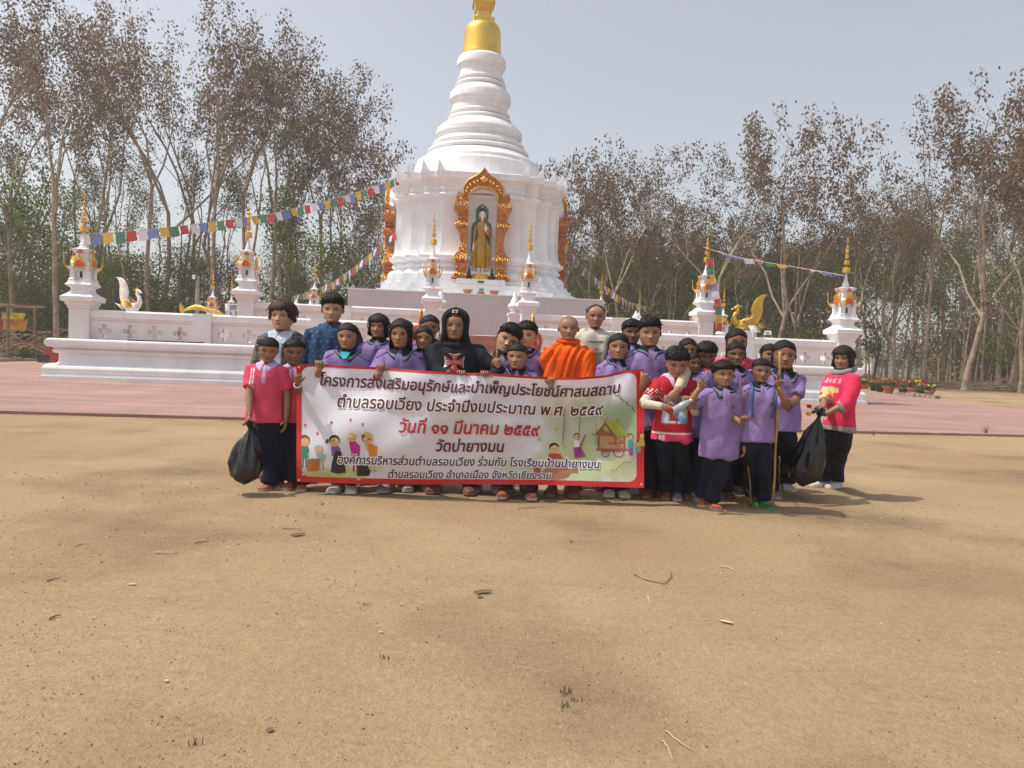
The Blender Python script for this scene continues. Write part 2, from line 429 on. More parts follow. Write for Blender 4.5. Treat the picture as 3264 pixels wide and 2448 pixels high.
def balustrade(label, pos, rz, L, zb, group, crosses=True):
    """wall run of length L from the local origin along +x"""
    t = thing('balustrade_wall', label, 'wall', pos, rz, group)
    npan = max(1, round(L / 3.5)); pl = L / npan
    for k in range(npan):
        a, b = k * pl, (k + 1) * pl
        mb = MB()
        if crosses:
            m_ = 4; inner0, inner1 = a + .28, b - .28
            cs = [inner0 + (inner1 - inner0) * (q + .5) / m_ for q in range(m_)]
            cross_panel(mb, a + .0, b - .0, zb, zb + .56, cs, zb + .26, .19, .065, -.10, .10)
        else:
            mb.box(a, b, -.10, .10, zb, zb + .56)
        mb.build('wall_panel', WHITE, t)
        if k:
            mb = MB(); mb.box(a - .26, a + .26, -.21, .21, zb, zb + .855); mb.build('pilaster', WHITE, t)
    prof = [(-.13, zb + .55), (-.15, zb + .57), (-.15, zb + .60), (-.17, zb + .615), (-.19, zb + .63), (-.19, zb + .80), (-.17, zb + .81), (-.16, zb + .83), (-.15, zb + .845), (-.12, zb + .85)]
    full = prof + [(-y, z) for y, z in reversed(prof)]
    mb = MB(); mb.loft([[(x, y, z) for y, z in full] for x in (0.0, L)]); mb.build('top_rail', WHITE, t, smooth=True, ang=30)
    return t
gap = 1.62
side = {0: 'front', 1: 'right', 2: 'back', 3: 'left'}
def runs(h, zb, tier, gapw, A):
    for q in range(4):
        ang = q * pi / 2; c, s_ = cos(ang), sin(ang)
        for half in (0, 1):
            x0 = -h if half == 0 else gapw
            L = h - gapw
            lx, ly = x0 * c + h * s_, x0 * s_ - h * c
            nm = ('left' if half == 0 else 'right') if q in (0,) else ('near' if (half == 0) == (q == 1) else 'far')
            lab = {0: f'white {tier} terrace balustrade pierced with crosses, front run {nm} of the steps',
                   1: f'white {tier} terrace balustrade on the right flank, {nm} run',
                   2: f'white {tier} terrace balustrade at the rear behind the stupa, run number {half + 1} hidden part',
                   3: f'white {tier} terrace balustrade on the left flank, {nm} run'}[q]
            if q == 2: lab = f'white {tier} terrace balustrade behind the stupa, {"east" if half == 0 else "west"} rear run'
            balustrade(lab, A(lx, ly, 0), TH + ang, L, zb, f'{tier} terrace balustrades', crosses=True)
runs(11.6, 1.20, 'lower', gap, archL)
runs(8.2, 1.83, 'middle', gap, arch)

# lantern topped posts
def make_post(zb, label, full=True):
    t = thing('lantern_post', label, 'post', (0, 0, 0), 0, 'lantern topped posts of the terraces')
    mb = MB(); mb.sq([(.27, zb), (.27, zb + .95)]); mb.build('shaft', WHITE, t)
    z = zb + .95
    mb = MB(); mb.sq([(.27, z - .002), (.30, z + .02), (.30, z + .08), (.34, z + .12), (.355, z + .2), (.41, z + .22), (.44, z + .24), (.44, z + .38), (.40, z + .40), (.36, z + .44), (.33, z + .455),
                      (.25, z + .54), (.235, z + .62), (.25, z + .66), (.35, z + .74), (.36, z + .76), (.33, z + .78), (.30, z + .84), (.29, z + .88)])
    mb.build('cap', WHITE, t, smooth=True, ang=25)
    z += .88
    # lantern body: four corner piers with a flared eave and dark plates painting the shade of a hollow
    mb = MB(); mb.sq([(.15, z), (.15, z + .45)]); mb.build('lantern_core', WHITE, t)
    for sx in (-1, 1):
        for sy in (-1, 1):
            mb = MB(); prof = [(.09, z), (.09, z + .04), (.07, z + .08), (.06, z + .3), (.07, z + .45)]
            rings = [[(sx * (.2 + o) - r, sy * (.2 + o) - r, zz), (sx * (.2 + o) + r, sy * (.2 + o) - r, zz), (sx * (.2 + o) + r, sy * (.2 + o) + r, zz), (sx * (.2 + o) - r, sy * (.2 + o) + r, zz)]
                     for (r, zz), o in zip(prof, (0, 0, -.01, .0, .06))]
            mb.loft(rings); mb.build('lantern_pier', WHITE, t)
            # corner flame
            mb = MB(); mb.tube([(sx * .26, sy * .26, z + .30), (sx * .34, sy * .34, z + .42), (sx * .37, sy * .37, z + .56), (sx * .37, sy * .37, z + .74), (sx * .39, sy * .39, z + .88)], [.014, .020, .022, .012, .002], 6)
            mb.build('corner_flame', GOLD, t, smooth=True)
    mb = MB(); mb.sq([(.20, z + .45), (.24, z + .5), (.25, z + .56), (.19, z + .6), (.16, z + .64), (.15, z + .86), (.22, z + .94), (.24, z + 1.0), (.12, z + 1.04), (.10, z + 1.06)])
    mb.build('upper_lantern', WHITE, t, smooth=True, ang=25)
    for q in range(4):
        R = Matrix.Rotation(q * pi / 2, 3, 'Z')
        mb = MB(); ol = [(-.16, z + .42), (.16, z + .42), (.15, z + .55), (.10, z + .64), (.04, z + .70), (0, z + .80), (-.04, z + .70), (-.10, z + .64), (-.15, z + .55)]
        mb.prism(ol, -.295, -.25); mb.v = [tuple(R @ Vector(p)) for p in mb.v]
        g = mb.build('gable', GOLD, t)
        mb = MB(); ol = [(-.12, z + .435), (.12, z + .435), (.11, z + .54), (.065, z + .61), (0, z + .65), (-.065, z + .61), (-.11, z + .54)]
        mb.prism(ol, -.310, -.296); mb.v = [tuple(R @ Vector(p)) for p in mb.v]
        mb.build('gable_panel', ORANGE, g)
        mb = MB()
        for k in range(5):
            x = (k - 2) * .065; h_ = .14 - abs(k - 2) * .03
            zz = z + .60 + (.14 - abs(k - 2) * .05)
            mb.tube([(x, -.28, zz), (x * 1.15, -.30, zz + h_)], [.022, .003], 5)
        mb.v = [tuple(R @ Vector(p)) for p in mb.v]
        mb.build('crest_flames', GOLD, g)
        mb = MB(); mb.prism([(-.10, z + .86), (.10, z + .86), (.0, z + 1.0)], -.255, -.235); mb.v = [tuple(R @ Vector(p)) for p in mb.v]
        mb.build('small_gable', ORANGE, t)
        mb = MB(); mb.box(-.035, .035, -.152, -.149, z + .10, z + .30); mb.v = [tuple(R @ Vector(p)) for p in mb.v]
        mb.build('lantern_slot_shade', DARK, t)  # thin dark plate on the solid core, stands in for slot shade
    z += 1.06
    mb = MB(); mb.lathe([(.10, z - .02), (.13, z), (.12, z + .03), (.09, z + .05), (.10, z + .09), (.085, z + .14), (.06, z + .18), (.075, z + .2), (.05, z + .24), (.045, z + .3), (.06, z + .32), (.035, z + .35), (.03, z + .52)], 16)
    mb.build('bell', WHITE, t, smooth=True, ang=40)
    z += .50
    mb = MB(); mb.tube([(0, 0, z), (0, 0, z + 1.28)], [.014, .006], 6); mb.build('finial_rod', GOLD, t)
    for k, (r, hh, dz) in enumerate([(.120, .19, .0), (.082, .14, .30), (.055, .13, .52), (.045, .11, .70), (.036, .10, .86)]):
        mb = MB(); mb.lathe([(r * .8, z + dz + hh), (r, z + dz + hh - .01), (r, z + dz), (r * .92, z + dz), (r * .75, z + dz + hh - .015)], 14, cap=(0, 1))
        for q in range(8):
            a = q * pi / 4; mb.tube([(r * cos(a), r * sin(a), z + dz + .01), (r * cos(a), r * sin(a), z + dz - .035)], [.012, .002], 4)
        mb.build('gold_tier', GOLD, t)
    mb = MB(); mb.lathe([(.004, z + 1.05), (.028, z + 1.09), (.012, z + 1.14), (.02, z + 1.18), (.003, z + 1.27)], 8); mb.build('tip', GOLD, t, smooth=True)
    return t
pl = {(-1, -1): 'front left', (1, -1): 'front right', (-1, 1): 'rear left', (1, 1): 'rear right'}
base1 = None
for (sx, sy), nm in pl.items():
    lb = f'gold spired white lantern post at the {nm} corner of the lower terrace'
    if base1 is None:
        base1 = make_post(0, lb); base1.location = archL(sx * 11.6, sy * 11.6, 1.2); base1.rotation_euler[2] = TH; base1.scale = (1, 1, .9)
    else: tcopy(base1, archL(sx * 11.6, sy * 11.6, 1.2), TH, lb)
    tcopy(base1, arch(sx * 8.2, sy * 8.2, 1.83), TH, f'gold spired white lantern post at the {nm} corner of the middle terrace')
tcopy(base1, arch(-gap - .1 - .15, -8.2, 1.83), TH, 'gate post with gold tiered spire left of the statue, at the top of the steps', scale=(.86, .86, .93))
tcopy(base1, arch(gap + .1 - .15, -8.2, 1.83), TH, 'gate post with gold tiered spire right of the statue, at the top of the steps', scale=(.86, .86, .93))
for sx, nm in ((-1, 'left'), (1, 'right')):
    for k, yy in enumerate((-1.75, 1.95) if sx > 0 else (1.9, 5.4)):
        tcopy(base1, archL(sx * 11.6, yy, 1.2), TH, f'smaller lantern post beside the {nm} flank stairs, {"nearer" if k == 0 else "farther"} of the pair', scale=(.72, .72, .74))

# front steps with naga balustrades
t = thing('front_steps', 'wide terracotta steps rising to the lower terrace behind the group', 'steps', archL(0, 0), TH)
for k in range(7):
    mb = MB(); mb.box(-1.75, .9, -11.9 - .62 - (7 - k) * .30, -11.9 - .62 - (6 - k) * .30 + (.002 if k == 6 else .0), 0, 1.19 * (k + 1) / 7.2); mb.build('step', TILE, t)
t = thing('middle_steps', 'short terracotta steps from the lower to the middle terrace', 'steps', arch(0, 0), TH)
for k in range(4):
    mb = MB(); mb.box(-1.6, 1.4, -8.55 - (4 - k) * .30, -8.55 - (3 - k) * .3, 1.19, 1.19 + .63 * (k + 1) / 4); mb.build('step', TILE, t)
SCALE = M('pink_red_scales', (.55, .06, .08), .45, var=.5, vs=30, bump=.7, bs=50)
def naga(x, label):
    t = thing('naga_head', label, 'statue', archL(x, -11.9), TH, 'red and gold serpent heads guarding the steps')
    mb = MB(); mb.tube([(0, .9, 1.45), (0, .3, 1.42), (0, -.2, 1.25), (0, -.9, .85), (0, -1.5, .65), (0, -1.85, .85), (0, -1.95, 1.3), (0, -1.9, 1.65)], [.12, .17, .20, .21, .21, .20, .18, .13], 12)
    mb.build('scaled_body', SCALE, t, smooth=True)
    # hood: fan round the head
    mb = MB(); ol = [(-.14, 1.1), (.14, 1.1), (.26, 1.4), (.29, 1.60), (.25, 1.78), (.15, 1.9), (0, 1.95), (-.15, 1.9), (-.25, 1.78), (-.29, 1.60), (-.26, 1.4)]
    mb.prism(ol, -1.86, -1.78); mb.build('hood', SCALE, t)
    mb = MB(); ol = [(-.1, 1.3), (.1, 1.3), (.2, 1.6), (.1, 1.85), (0, 1.9), (-.1, 1.85), (-.2, 1.6)]
    mb.prism(ol, -1.90, -1.862); mb.build('gold_breast', GOLD, t)
    mb = MB(); mb.ell((0, -2.02, 1.72), (.13, .26, .14), 12, 8); mb.tube([(0, -2.2, 1.7), (0, -2.36, 1.74), (0, -2.42, 1.86)], [.09, .06, .01], 8); mb.build('head', GOLD, t, smooth=True)
    mb = MB()
    mb.tube([(0, -1.95, 1.8), (0, -1.92, 2.05), (0, -1.84, 2.25), (0, -1.80, 2.42)], [(.07, .14), (.075, .13), (.06, .09), (.008, .01)], 8)
    for k in range(6): mb.tube([(0, -2.02 + k * .02, 1.9 + k * .07), (0, -2.13 + k * .02, 2.0 + k * .07)], [.04, .005], 6)
    mb.build('crest', GOLD, t, smooth=True)
    mb = MB(); mb.prism([(-.05, 1.9), (.05, 1.9), (.045, 2.1), (0, 2.3), (-.045, 2.1)], -2.05, -2.0); mb.build('crest_plate', RED, t)
    mb = MB()
    for k in range(17):
        a = pi * (k / 16.0) ; x_, z_ = .29 * cos(a), 1.60 + .34 * sin(a)
        mb.tube([(x_, -1.82, z_), (x_ * 1.16, -1.82, 1.60 + (z_ - 1.60) * 1.16)], [.03, .004], 5)
    mb.build('hood_fringe', GOLD, t)
    return t
naga(-1.98, 'red and gold serpent head, left of the hooded teenager, at the steps')
naga(1.12, 'red and gold serpent head behind the boys, right side of the steps')

# ------------------------------------------------------------------ stupa
ST = thing('stupa', 'tall white ringed stupa with a golden bell, on the upper platform', 'stupa', archS(0, 0), TH)
RED_PTS = [(1.65, 3.6), (1.65, 3.35), (2.3, 3.35), (2.3, 2.9), (2.9, 2.9), (2.9, 2.3), (3.35, 2.3), (3.35, 1.65), (3.6, 1.65)]
def redent(e):
    q1 = [(x + e, y + e) for x, y in RED_PTS]
    pts = []
    pts += [(x, y) for x, y in reversed(q1)]                 # first quadrant, from +x axis side to +y
    pts += [(-x, y) for x, y in q1]
    pts += [(-x, -y) for x, y in reversed(q1)]
    pts += [(x, -y) for x, y in q1]
    return pts
def redent_part(name, prof, mat=WHITE):
    mb = MB(); mb.loft([[(x, y, z) for x, y in redent(e)] for e, z in prof]); return mb.build(name, mat, ST, smooth=True, ang=16)
redent_part('base_step', [(.75, 3.552), (.75, 3.80)])
redent_part('base_step', [(.56, 3.80), (.56, 4.0)])
redent_part('base_step', [(.40, 4.0), (.40, 4.19)])
redent_part('base_moulding', [(.28, 4.19), (.30, 4.28), (.29, 4.42), (.22, 4.54), (.12, 4.6), (.06, 4.62), (.05, 4.70), (.11, 4.74), (.13, 4.80), (.10, 4.86), (.05, 4.88), (.06, 4.94), (.14, 5.0), (.22, 5.06), (.24, 5.08), (.24, 5.18)])
redent_part('shaft', [(.15, 5.18), (.10, 5.26), (.055, 5.38), (.02, 5.6), (0, 5.9), (0, 7.2), (.015, 7.38), (.05, 7.52), (.11, 7.60)])
redent_part('capital', [(.13, 7.60), (.17, 7.64), (.17, 7.70), (.11, 7.75), (.04, 7.77), (.04, 7.84), (.08, 7.87), (.11, 7.93), (.08, 7.99), (.04, 8.01), (.05, 8.10), (.09, 8.22), (.17, 8.32), (.23, 8.35)])
redent_part('cornice', [(.25, 8.35), (.28, 8.37), (.28, 8.62), (.24, 8.63), (-.2, 8.75)])
mb = MB()
for sx in (-1, 1):
    for sy in (-1, 1):
        for (x, y) in RED_PTS[0::2]:
            X, Y = (x + .26) * sx, (y + .26) * sy
            v = [(X, Y, 8.62), (X - .34 * sx, Y, 8.62), (X, Y - .34 * sy, 8.62), (X - .06 * sx, Y - .06 * sy, 9.08), (X - .30 * sx, Y - .30 * sy, 8.62), (X - .02 * sx, Y - .02 * sy, 8.85)]
            m2 = MB(); m2.add(v, [(0, 1, 5), (0, 5, 2), (1, 3, 5), (5, 3, 2), (1, 4, 3), (4, 2, 3), (0, 2, 4, 1)])
            m2.build('corner_spike', WHITE, ST)
# ringed dome: (pixel row, radius) measured on the silhouette
dome = [(552, 3.05), (548, 2.95), (540, 2.84), (530, 2.76), (522, 2.74), (520, 2.66), (512, 2.58), (505, 2.52),
        (503, 2.40), (500, 2.28), (499, 2.27)]
def zz(py): return at(1540, py, CY).z
prof = []
def ringp(yc, r, half, bulge):         # torus-like ring centred at row yc
    for k in range(7):
        a = -pi / 2 + pi * k / 6
        prof.append((r - bulge + bulge * cos(a), zz(yc - half * sin(a))))
prof = [(3.1, 8.6), (3.06, 8.75), (2.98, 8.9)]
prof += [(2.90, zz(548)), (2.82, zz(540)), (2.80, zz(532)), (2.70, zz(531)), (2.66, zz(526)), (2.5, zz(518)), (2.38, zz(510)), (2.30, zz(506))]
ringp(496, 2.33, 9, .16); ringp(474, 2.13, 9, .16)
prof += [(1.92, zz(462)), (1.87, zz(456)), (1.87, zz(452)), (1.93, zz(450)), (1.93, zz(445)), (1.98, zz(443)), (1.98, zz(430)), (1.94, zz(424)), (1.80, zz(414)), (1.62, zz(405)), (1.5, zz(400)), (1.44, zz(397))]
ringp(391, 1.48, 8, .13); ringp(372, 1.39, 8, .13)
prof += [(1.28, zz(361)), (1.27, zz(352)), (1.27, zz(340)), (1.33, zz(338)), (1.34, zz(331)), (1.41, zz(328)), (1.41, zz(312)), (1.38, zz(306)), (1.28, zz(297)), (1.18, zz(290)), (1.12, zz(287))]
ringp(279, 1.17, 7, .11); ringp(261, 1.10, 7, .11)
prof += [(.985, zz(251)), (.975, zz(240)), (.98, zz(228)), (1.03, zz(226)), (1.04, zz(219)), (1.11, zz(216)), (1.12, zz(200)), (1.09, zz(193)), (1.0, zz(186)), (.9, zz(184)), (.3, zz(182))]
mb = MB(); mb.lathe(prof, 96); mb.build('ringed_dome', WHITE, ST, smooth=True, ang=22)
mb = MB(); mb.lathe([(.93, zz(186)), (.905, zz(178)), (.875, zz(160)), (.855, zz(130)), (.845, zz(110)), (.82, zz(98)), (.76, zz(88)), (.68, zz(82)), (.55, zz(79)), (.2, zz(78))], 64)
mb.build('golden_bell', GOLDS, ST, smooth=True)
def sqr(r, cham, z): return [(-r + cham, -r, z), (r - cham, -r, z), (r, -r + cham, z), (r, r - cham, z), (r - cham, r, z), (-r + cham, r, z), (-r, r - cham, z), (-r, -r + cham, z)]
z0 = zz(80)
mb = MB()
def zp(py): return zz(py)
for a, b, r0, r1 in ((81, 66, .50, .50), (66, 58, .40, .36), (58, 42, .30, .32), (42, 18, .36, .47), (18, 6, .50, .50)):
    mb.loft([sqr(r0, .06, zp(a)), sqr(r1, .06, zp(b) - .001)])
mb.build('gold_box_finial', GOLDS, ST)
mb = MB(); z = zp(6); r = .42
prof = [(r, z)]
for k in range(9):
    prof += [(r, z), (r, z + .16), (r * .82, z + .20), (r * .82, z + .26)]; z += .26; r *= .86
prof += [(r, z), (r * 1.3, z + .1), (r * .6, z + .5), (.02, z + 1.3)]
mb.lathe(prof, 32); mb.build('gold_spire', GOLDS, ST, smooth=True, ang=30)

# niches
def arch_pts(hw, z0, zs_, ztop, n=10):
    pts = [(-hw, z0), (-hw, zs_)]
    for k in range(1, n):
        a = pi - pi * k / n
        pts.append((hw * cos(a), zs_ + (ztop - zs_) * (sin(a) ** .75)))
    pts += [(hw, zs_), (hw, z0)]
    return pts
def rotparts(mb, q):
    R = Matrix.Rotation(q * pi / 2, 3, 'Z'); mb.v = [tuple(R @ Vector(p)) for p in mb.v]; return mb
for q in range(4):
    F, Bk = -3.98, -3.55
    inn = arch_pts(.62, 4.22, 7.35, 8.0); out = arch_pts(.86, 4.22, 7.3, 8.2)
    mb = MB(); n = len(inn)
    mb.add([(x, F, z) for x, z in out] + [(x, F, z) for x, z in inn], [(i, i + 1, i + 1 + n, i + n) for i in range(n - 1)])
    mb.add([(x, F, z) for x, z in inn] + [(x, -3.6, z) for x, z in inn], [(i, i + 1, i + 1 + n, i + n) for i in range(n - 1)])
    mb.add([(x, F, z) for x, z in out] + [(x, Bk, z) for x, z in out], [(i + 1, i, i + n, i + 1 + n) for i in range(n - 1)])
    rotparts(mb, q).build('niche_surround', WHITE, ST, smooth=True, ang=35)
    mb = MB(); mb.box(-1.0, 1.0, -4.22, -3.8, 4.005, 4.215); rotparts(mb, q).build('niche_sill', WHITE, ST)
    mb = MB(); mb.box(-.62, .62, -3.63, -3.602, 4.22, 8.0); rotparts(mb, q).build('niche_back', WHITE, ST)
    for s_ in (-1, 1):
        pr = [(.62, 0, .62), (.46, .62, .0)]
        w = [(4.22, .60), (4.30, .58), (4.31, .52), (4.45, .50), (4.58, .42), (4.66, .36), (4.70, .44), (4.78, .46), (4.84, .40), (4.87, .46), (4.95, .46), (4.97, .38), (5.05, .44), (5.15, .56), (5.28, .54), (5.36, .46),
             (5.5, .36), (5.9, .30), (6.3, .32), (6.5, .38), (6.6, .46), (6.68, .50), (6.78, .54), (6.86, .50), (6.92, .38), (6.98, .34), (7.02, .42), (7.10, .40), (7.14, .34), (7.20, .44), (7.34, .48), (7.42, .56), (7.46, .58), (7.74, .58), (7.78, .56)]
        rings = []
        for z, ww in w:
            z = 4.22 + (z - 4.22) * .88
            d = .10 + (ww - .3) * .35; x0 = .60 * s_; x1 = (.60 + ww) * s_
            a_, b_ = (x0, x1) if s_ > 0 else (x1, x0)
            rings.append([(a_, F - d, z), (b_, F - d, z), (b_, -3.70, z), (a_, -3.70, z)])
        mb = MB(); mb.loft(rings); rotparts(mb, q).build('gilded_pilaster', RELIEF, ST, smooth=True, ang=40)
        mb = MB()
        for zc in (5.04, 6.42, 4.40):
            for k in range(5):
                mb.ell(((.64 + k * .115) * s_, F - .20, zc + (.02 if k % 2 else -.02)), (.055, .04, .06), 8, 5)
        rotparts(mb, q).build('gold_boss', GOLD, ST, smooth=True)
    # pediment arch
    o_ = [(-1.02, 7.82), (-1.12, 7.95), (-1.13, 8.15), (-1.05, 8.33), (-.98, 8.22), (-.88, 8.12), (-.82, 8.2), (-.86, 8.45), (-.80, 8.66), (-.66, 8.88), (-.45, 9.05), (-.28, 9.16), (-.12, 9.34), (0, 9.55)]
    i_ = [(-.60, 7.82), (-.60, 7.9), (-.60, 7.98), (-.60, 8.02), (-.60, 8.06), (-.60, 8.1), (-.59, 8.15), (-.57, 8.24), (-.53, 8.34), (-.46, 8.44), (-.36, 8.53), (-.24, 8.58), (-.12, 8.61), (0, 8.62)]
    o_ = [(x * .98, 7.34 + (z - 7.82) * .83) for x, z in o_]; i_ = [(x, 7.34 + (z - 7.82) * .80) for x, z in i_]
    n = len(o_); oo = o_ + [(-x, z) for x, z in reversed(o_[:-1])]; ii = i_ + [(-x, z) for x, z in reversed(i_[:-1])]
    N = len(oo); mb = MB()
    for (y, sgn) in ((F - .14, 1), (F + .02, -1)):
        mb.add([(x, y, z) for x, z in oo] + [(x, y, z) for x, z in ii], [((i + 1, i, i + N, i + 1 + N) if sgn < 0 else (i, i + 1, i + 1 + N, i + N)) for i in range(N - 1)])
    for P, sg in ((oo, 1), (ii, -1)):
        mb.add([(x, F - .14, z) for x, z in P] + [(x, F + .02, z) for x, z in P], [(i, i + N, i + 1 + N, i + 1) if sg > 0 else (i + 1, i + 1 + N, i + N, i) for i in range(N - 1)])
    rotparts(mb, q).build('gilded_pediment', RELIEF, ST)
    mb = MB()
    mid = [((a[0] + b[0]) / 2, (a[1] + b[1]) / 2) for a, b in zip(oo, ii)]
    mb.tube([(x, F - .15, z) for x, z in ii[3:-3]], .035, 6)
    mb.tube([(x, F - .13, z) for x, z in oo[5:-5]], .03, 6)
    for x, z in mid[7:-7]: mb.ell((x, F - .15, z), (.06, .045, .06), 8, 5)
    mb.ell((0, F - .15, mid[n - 1][1] - .1), (.13, .05, .13), 12, 6)
    rotparts(mb, q).build('gilded_scrollwork', GOLD, ST, smooth=True)
    mb = MB()
    for i in range(5, N - 5):
        x, z = oo[i]; d = Vector((x, 0, z - 7.6)).normalized()
        mb.tube([(x, F - .08, z), (x + d.x * .07, F - .08, z + d.z * .07 + .02)], [.03, .003], 5)
    rotparts(mb, q).build('pediment_flames', GOLD, ST)
    mb = MB(); mb.prism([(-.62, 8.2), (-.72, 7.95), (-.9, 7.9), (-1.0, 8.1), (-.9, 8.3), (-.86, 8.6), (-.6, 8.95), (-.3, 9.15), (0, 9.3), (.3, 9.15), (.6, 8.95), (.86, 8.6), (.9, 8.3), (1.0, 8.1), (.9, 7.9), (.72, 7.95), (.62, 8.2), (.4, 8.35), (0, 8.4), (-.4, 8.35)], F + .03, -3.55)
    mb.v = [(x, y, 7.34 + (z - 7.82) * .80) for x, y, z in mb.v]
    rotparts(mb, q).build('pediment_backing', WHITE, ST)

# statue in the front niche
GRN = M('green_glass_mosaic', (.01, .10, .05), .2, .2, var=.6, vs=40, spec=.8)
ROBE = M('gilded_robe', (.44, .25, .02), .38, .5, var=.12, vs=5)
SK = M('white_statue_paint', (.78, .76, .76), .4, var=.03)
SP = archS(0, -3.82, 4.22)
t = thing('standing_buddha_statue', 'standing Buddha in golden robe with one hand raised, inside the niche', 'statue', SP, TH)
bz = .0
mb = MB(); mb.lathe([(.46, 0), (.46, .06), (.40, .10), (.43, .16), (.36, .22), (.30, .24)], 20); mb.v = [(x, y * .42, z) for x, y, z in mb.v]; mb.build('lotus_base', GOLD, t, smooth=True, ang=40)
ol = [(-.40, .02), (.40, .02), (.42, 1.2), (.42, 2.2), (.38, 2.34), (.24, 2.45), (.26, 2.6), (.26, 2.94), (.18, 3.04), (0, 3.18), (-.18, 3.04), (-.26, 2.94), (-.26, 2.6), (-.24, 2.45), (-.38, 2.34), (-.42, 2.2), (-.42, 1.2)]
mb = MB(); mb.prism(ol, .17, .21); mb.build('mandorla_board', GRN, t)
def ering(z, w, d, y=0, x=0, n=28, flute=0):
    return [(x + w * cos(2 * pi * k / n) * (1 + flute * cos(k * pi)), y + d * sin(2 * pi * k / n) * (1 + flute * cos(k * pi)), z) for k in range(n)]
mb = MB()
mb.loft([ering(.50, .20, .10, 0, 0, 28, .05), ering(.54, .235, .12, 0, 0, 28, .06), ering(.9, .215, .11, 0, 0, 28, .04), ering(1.3, .2, .11, 0, 0, 28, .02), ering(1.6, .21, .12), ering(1.85, .18, .11), ering(2.05, .22, .13), ering(2.22, .25, .125), ering(2.33, .22, .10), ering(2.40, .11, .07), ering(2.44, .07, .06)])
mb.build('robe', ROBE, t, smooth=True)
for s_ in (-1, 1):
    # robe flare on each side, scalloped hem
    mb = MB(); ol = [(s_ * .16, 1.75), (s_ * .27, 1.55), (s_ * .33, 1.4), (s_ * .40, 1.28), (s_ * .38, 1.12), (s_ * .46, .98), (s_ * .42, .82), (s_ * .44, .70), (s_ * .36, .62), (s_ * .33, .53), (s_ * .25, .54), (s_ * .18, .48)]
    if s_ > 0: ol = ol[::-1]
    mb.prism(ol, -.02, .04)
    for k in range(4):
        mb.tube([(s_ * .2, -.02, 1.3 - k * .12), (s_ * (.40 - .015 * k), -.03, 1.08 - k * .14)], [.03, .018], 6)
    mb.build('robe_flare', ROBE, t, smooth=True, ang=50)
mb = MB(); mb.tube([(-.24, 0, 2.22), (-.29, 0, 2.0), (-.31, -.01, 1.75), (-.33, -.01, 1.52)], [.085, .075, .06, .055], 12)
mb.tube([(.24, 0, 2.22), (.31, -.01, 2.0), (.32, -.03, 1.82), (.26, -.10, 1.86), (.17, -.16, 1.98)], [.085, .08, .08, .065, .055], 12)
mb.tube([(.30, .0, 1.95), (.36, .0, 1.7), (.38, .01, 1.45), (.40, .01, 1.25)], [.06, .035, .03, .03], 8)
mb.build('sleeve', ROBE, t, smooth=True)
mb = MB(); mb.tube([(-.33, -.01, 1.54), (-.335, -.015, 1.42), (-.34, -.015, 1.30), (-.335, -.01, 1.12)], [(.04, .04), (.035, .035), (.05, .03), (.02, .01)], 10)
mb.build('lowered_hand', SK, t, smooth=True)
hand = MB(); hand.tube([(.17, -.165, 1.96), (.14, -.18, 2.06), (.135, -.18, 2.14)], [(.04, .035), (.055, .025), (.06, .022)], 10)
for k in range(4): hand.tube([(.09 + k * .03, -.18, 2.13), (.085 + k * .03, -.185, 2.26 + (.02 if k in (1, 2) else 0))], [.015, .009], 6)
hand.tube([(.19, -.18, 2.06), (.215, -.19, 2.15)], [.016, .01], 6)
hand.build('raised_hand', SK, t, smooth=True)
mb = MB()
mb.tube([(0, 0, 2.40), (0, 0, 2.52)], [.065, .06], 12)
mb.loft([ering(2.50, .03, .03, -.01, 0, 20), ering(2.53, .075, .08, -.01, 0, 20), ering(2.62, .11, .115, 0, 0, 20), ering(2.72, .12, .125, 0, 0, 20), ering(2.80, .115, .12, 0, 0, 20), ering(2.86, .08, .09, 0, 0, 20), ering(2.89, .02, .02, 0, 0, 20)])
mb.tube([(0, -.115, 2.74), (0, -.15, 2.65)], [.012, .02], 6)
for s_ in (-1, 1): mb.tube([(s_ * .125, 0, 2.75), (s_ * .135, 0, 2.6), (s_ * .13, 0, 2.5)], [(.015, .035), (.015, .03), (.012, .015)], 6)
mb.build('head', SK, t, smooth=True)
mb = MB(); mb.loft([ering(2.74, .127, .10, .035, 0, 20), ering(2.80, .132, .125, .012, 0, 20), ering(2.86, .11, .115, .01, 0, 20), ering(2.91, .07, .07, 0, 0, 20), ering(2.96, .05, .05, 0, 0, 20), ering(2.98, .02, .02, 0, 0, 20)])
mb.build('black_hair', M('black_lacquer', (.01, .01, .01), .4), t, smooth=True)
mb = MB(); mb.lathe([(.04, 2.95), (.045, 3.0), (.02, 3.05), (.004, 3.2)], 10); mb.build('flame_finial', GOLD, t, smooth=True)
for s_ in (-1, 1):
    mb = MB(); mb.tube([(s_ * .085, 0, .56), (s_ * .08, 0, .40), (s_ * .08, 0, .26)], [.065, .05, .045], 10)
    mb.ell((s_ * .09, -.06, .26), (.055, .12, .035), 10, 6); mb.build('foot', SK, t, smooth=True)
BRZ = M('dark_bronze', (.07, .035, .02), .45, .5)
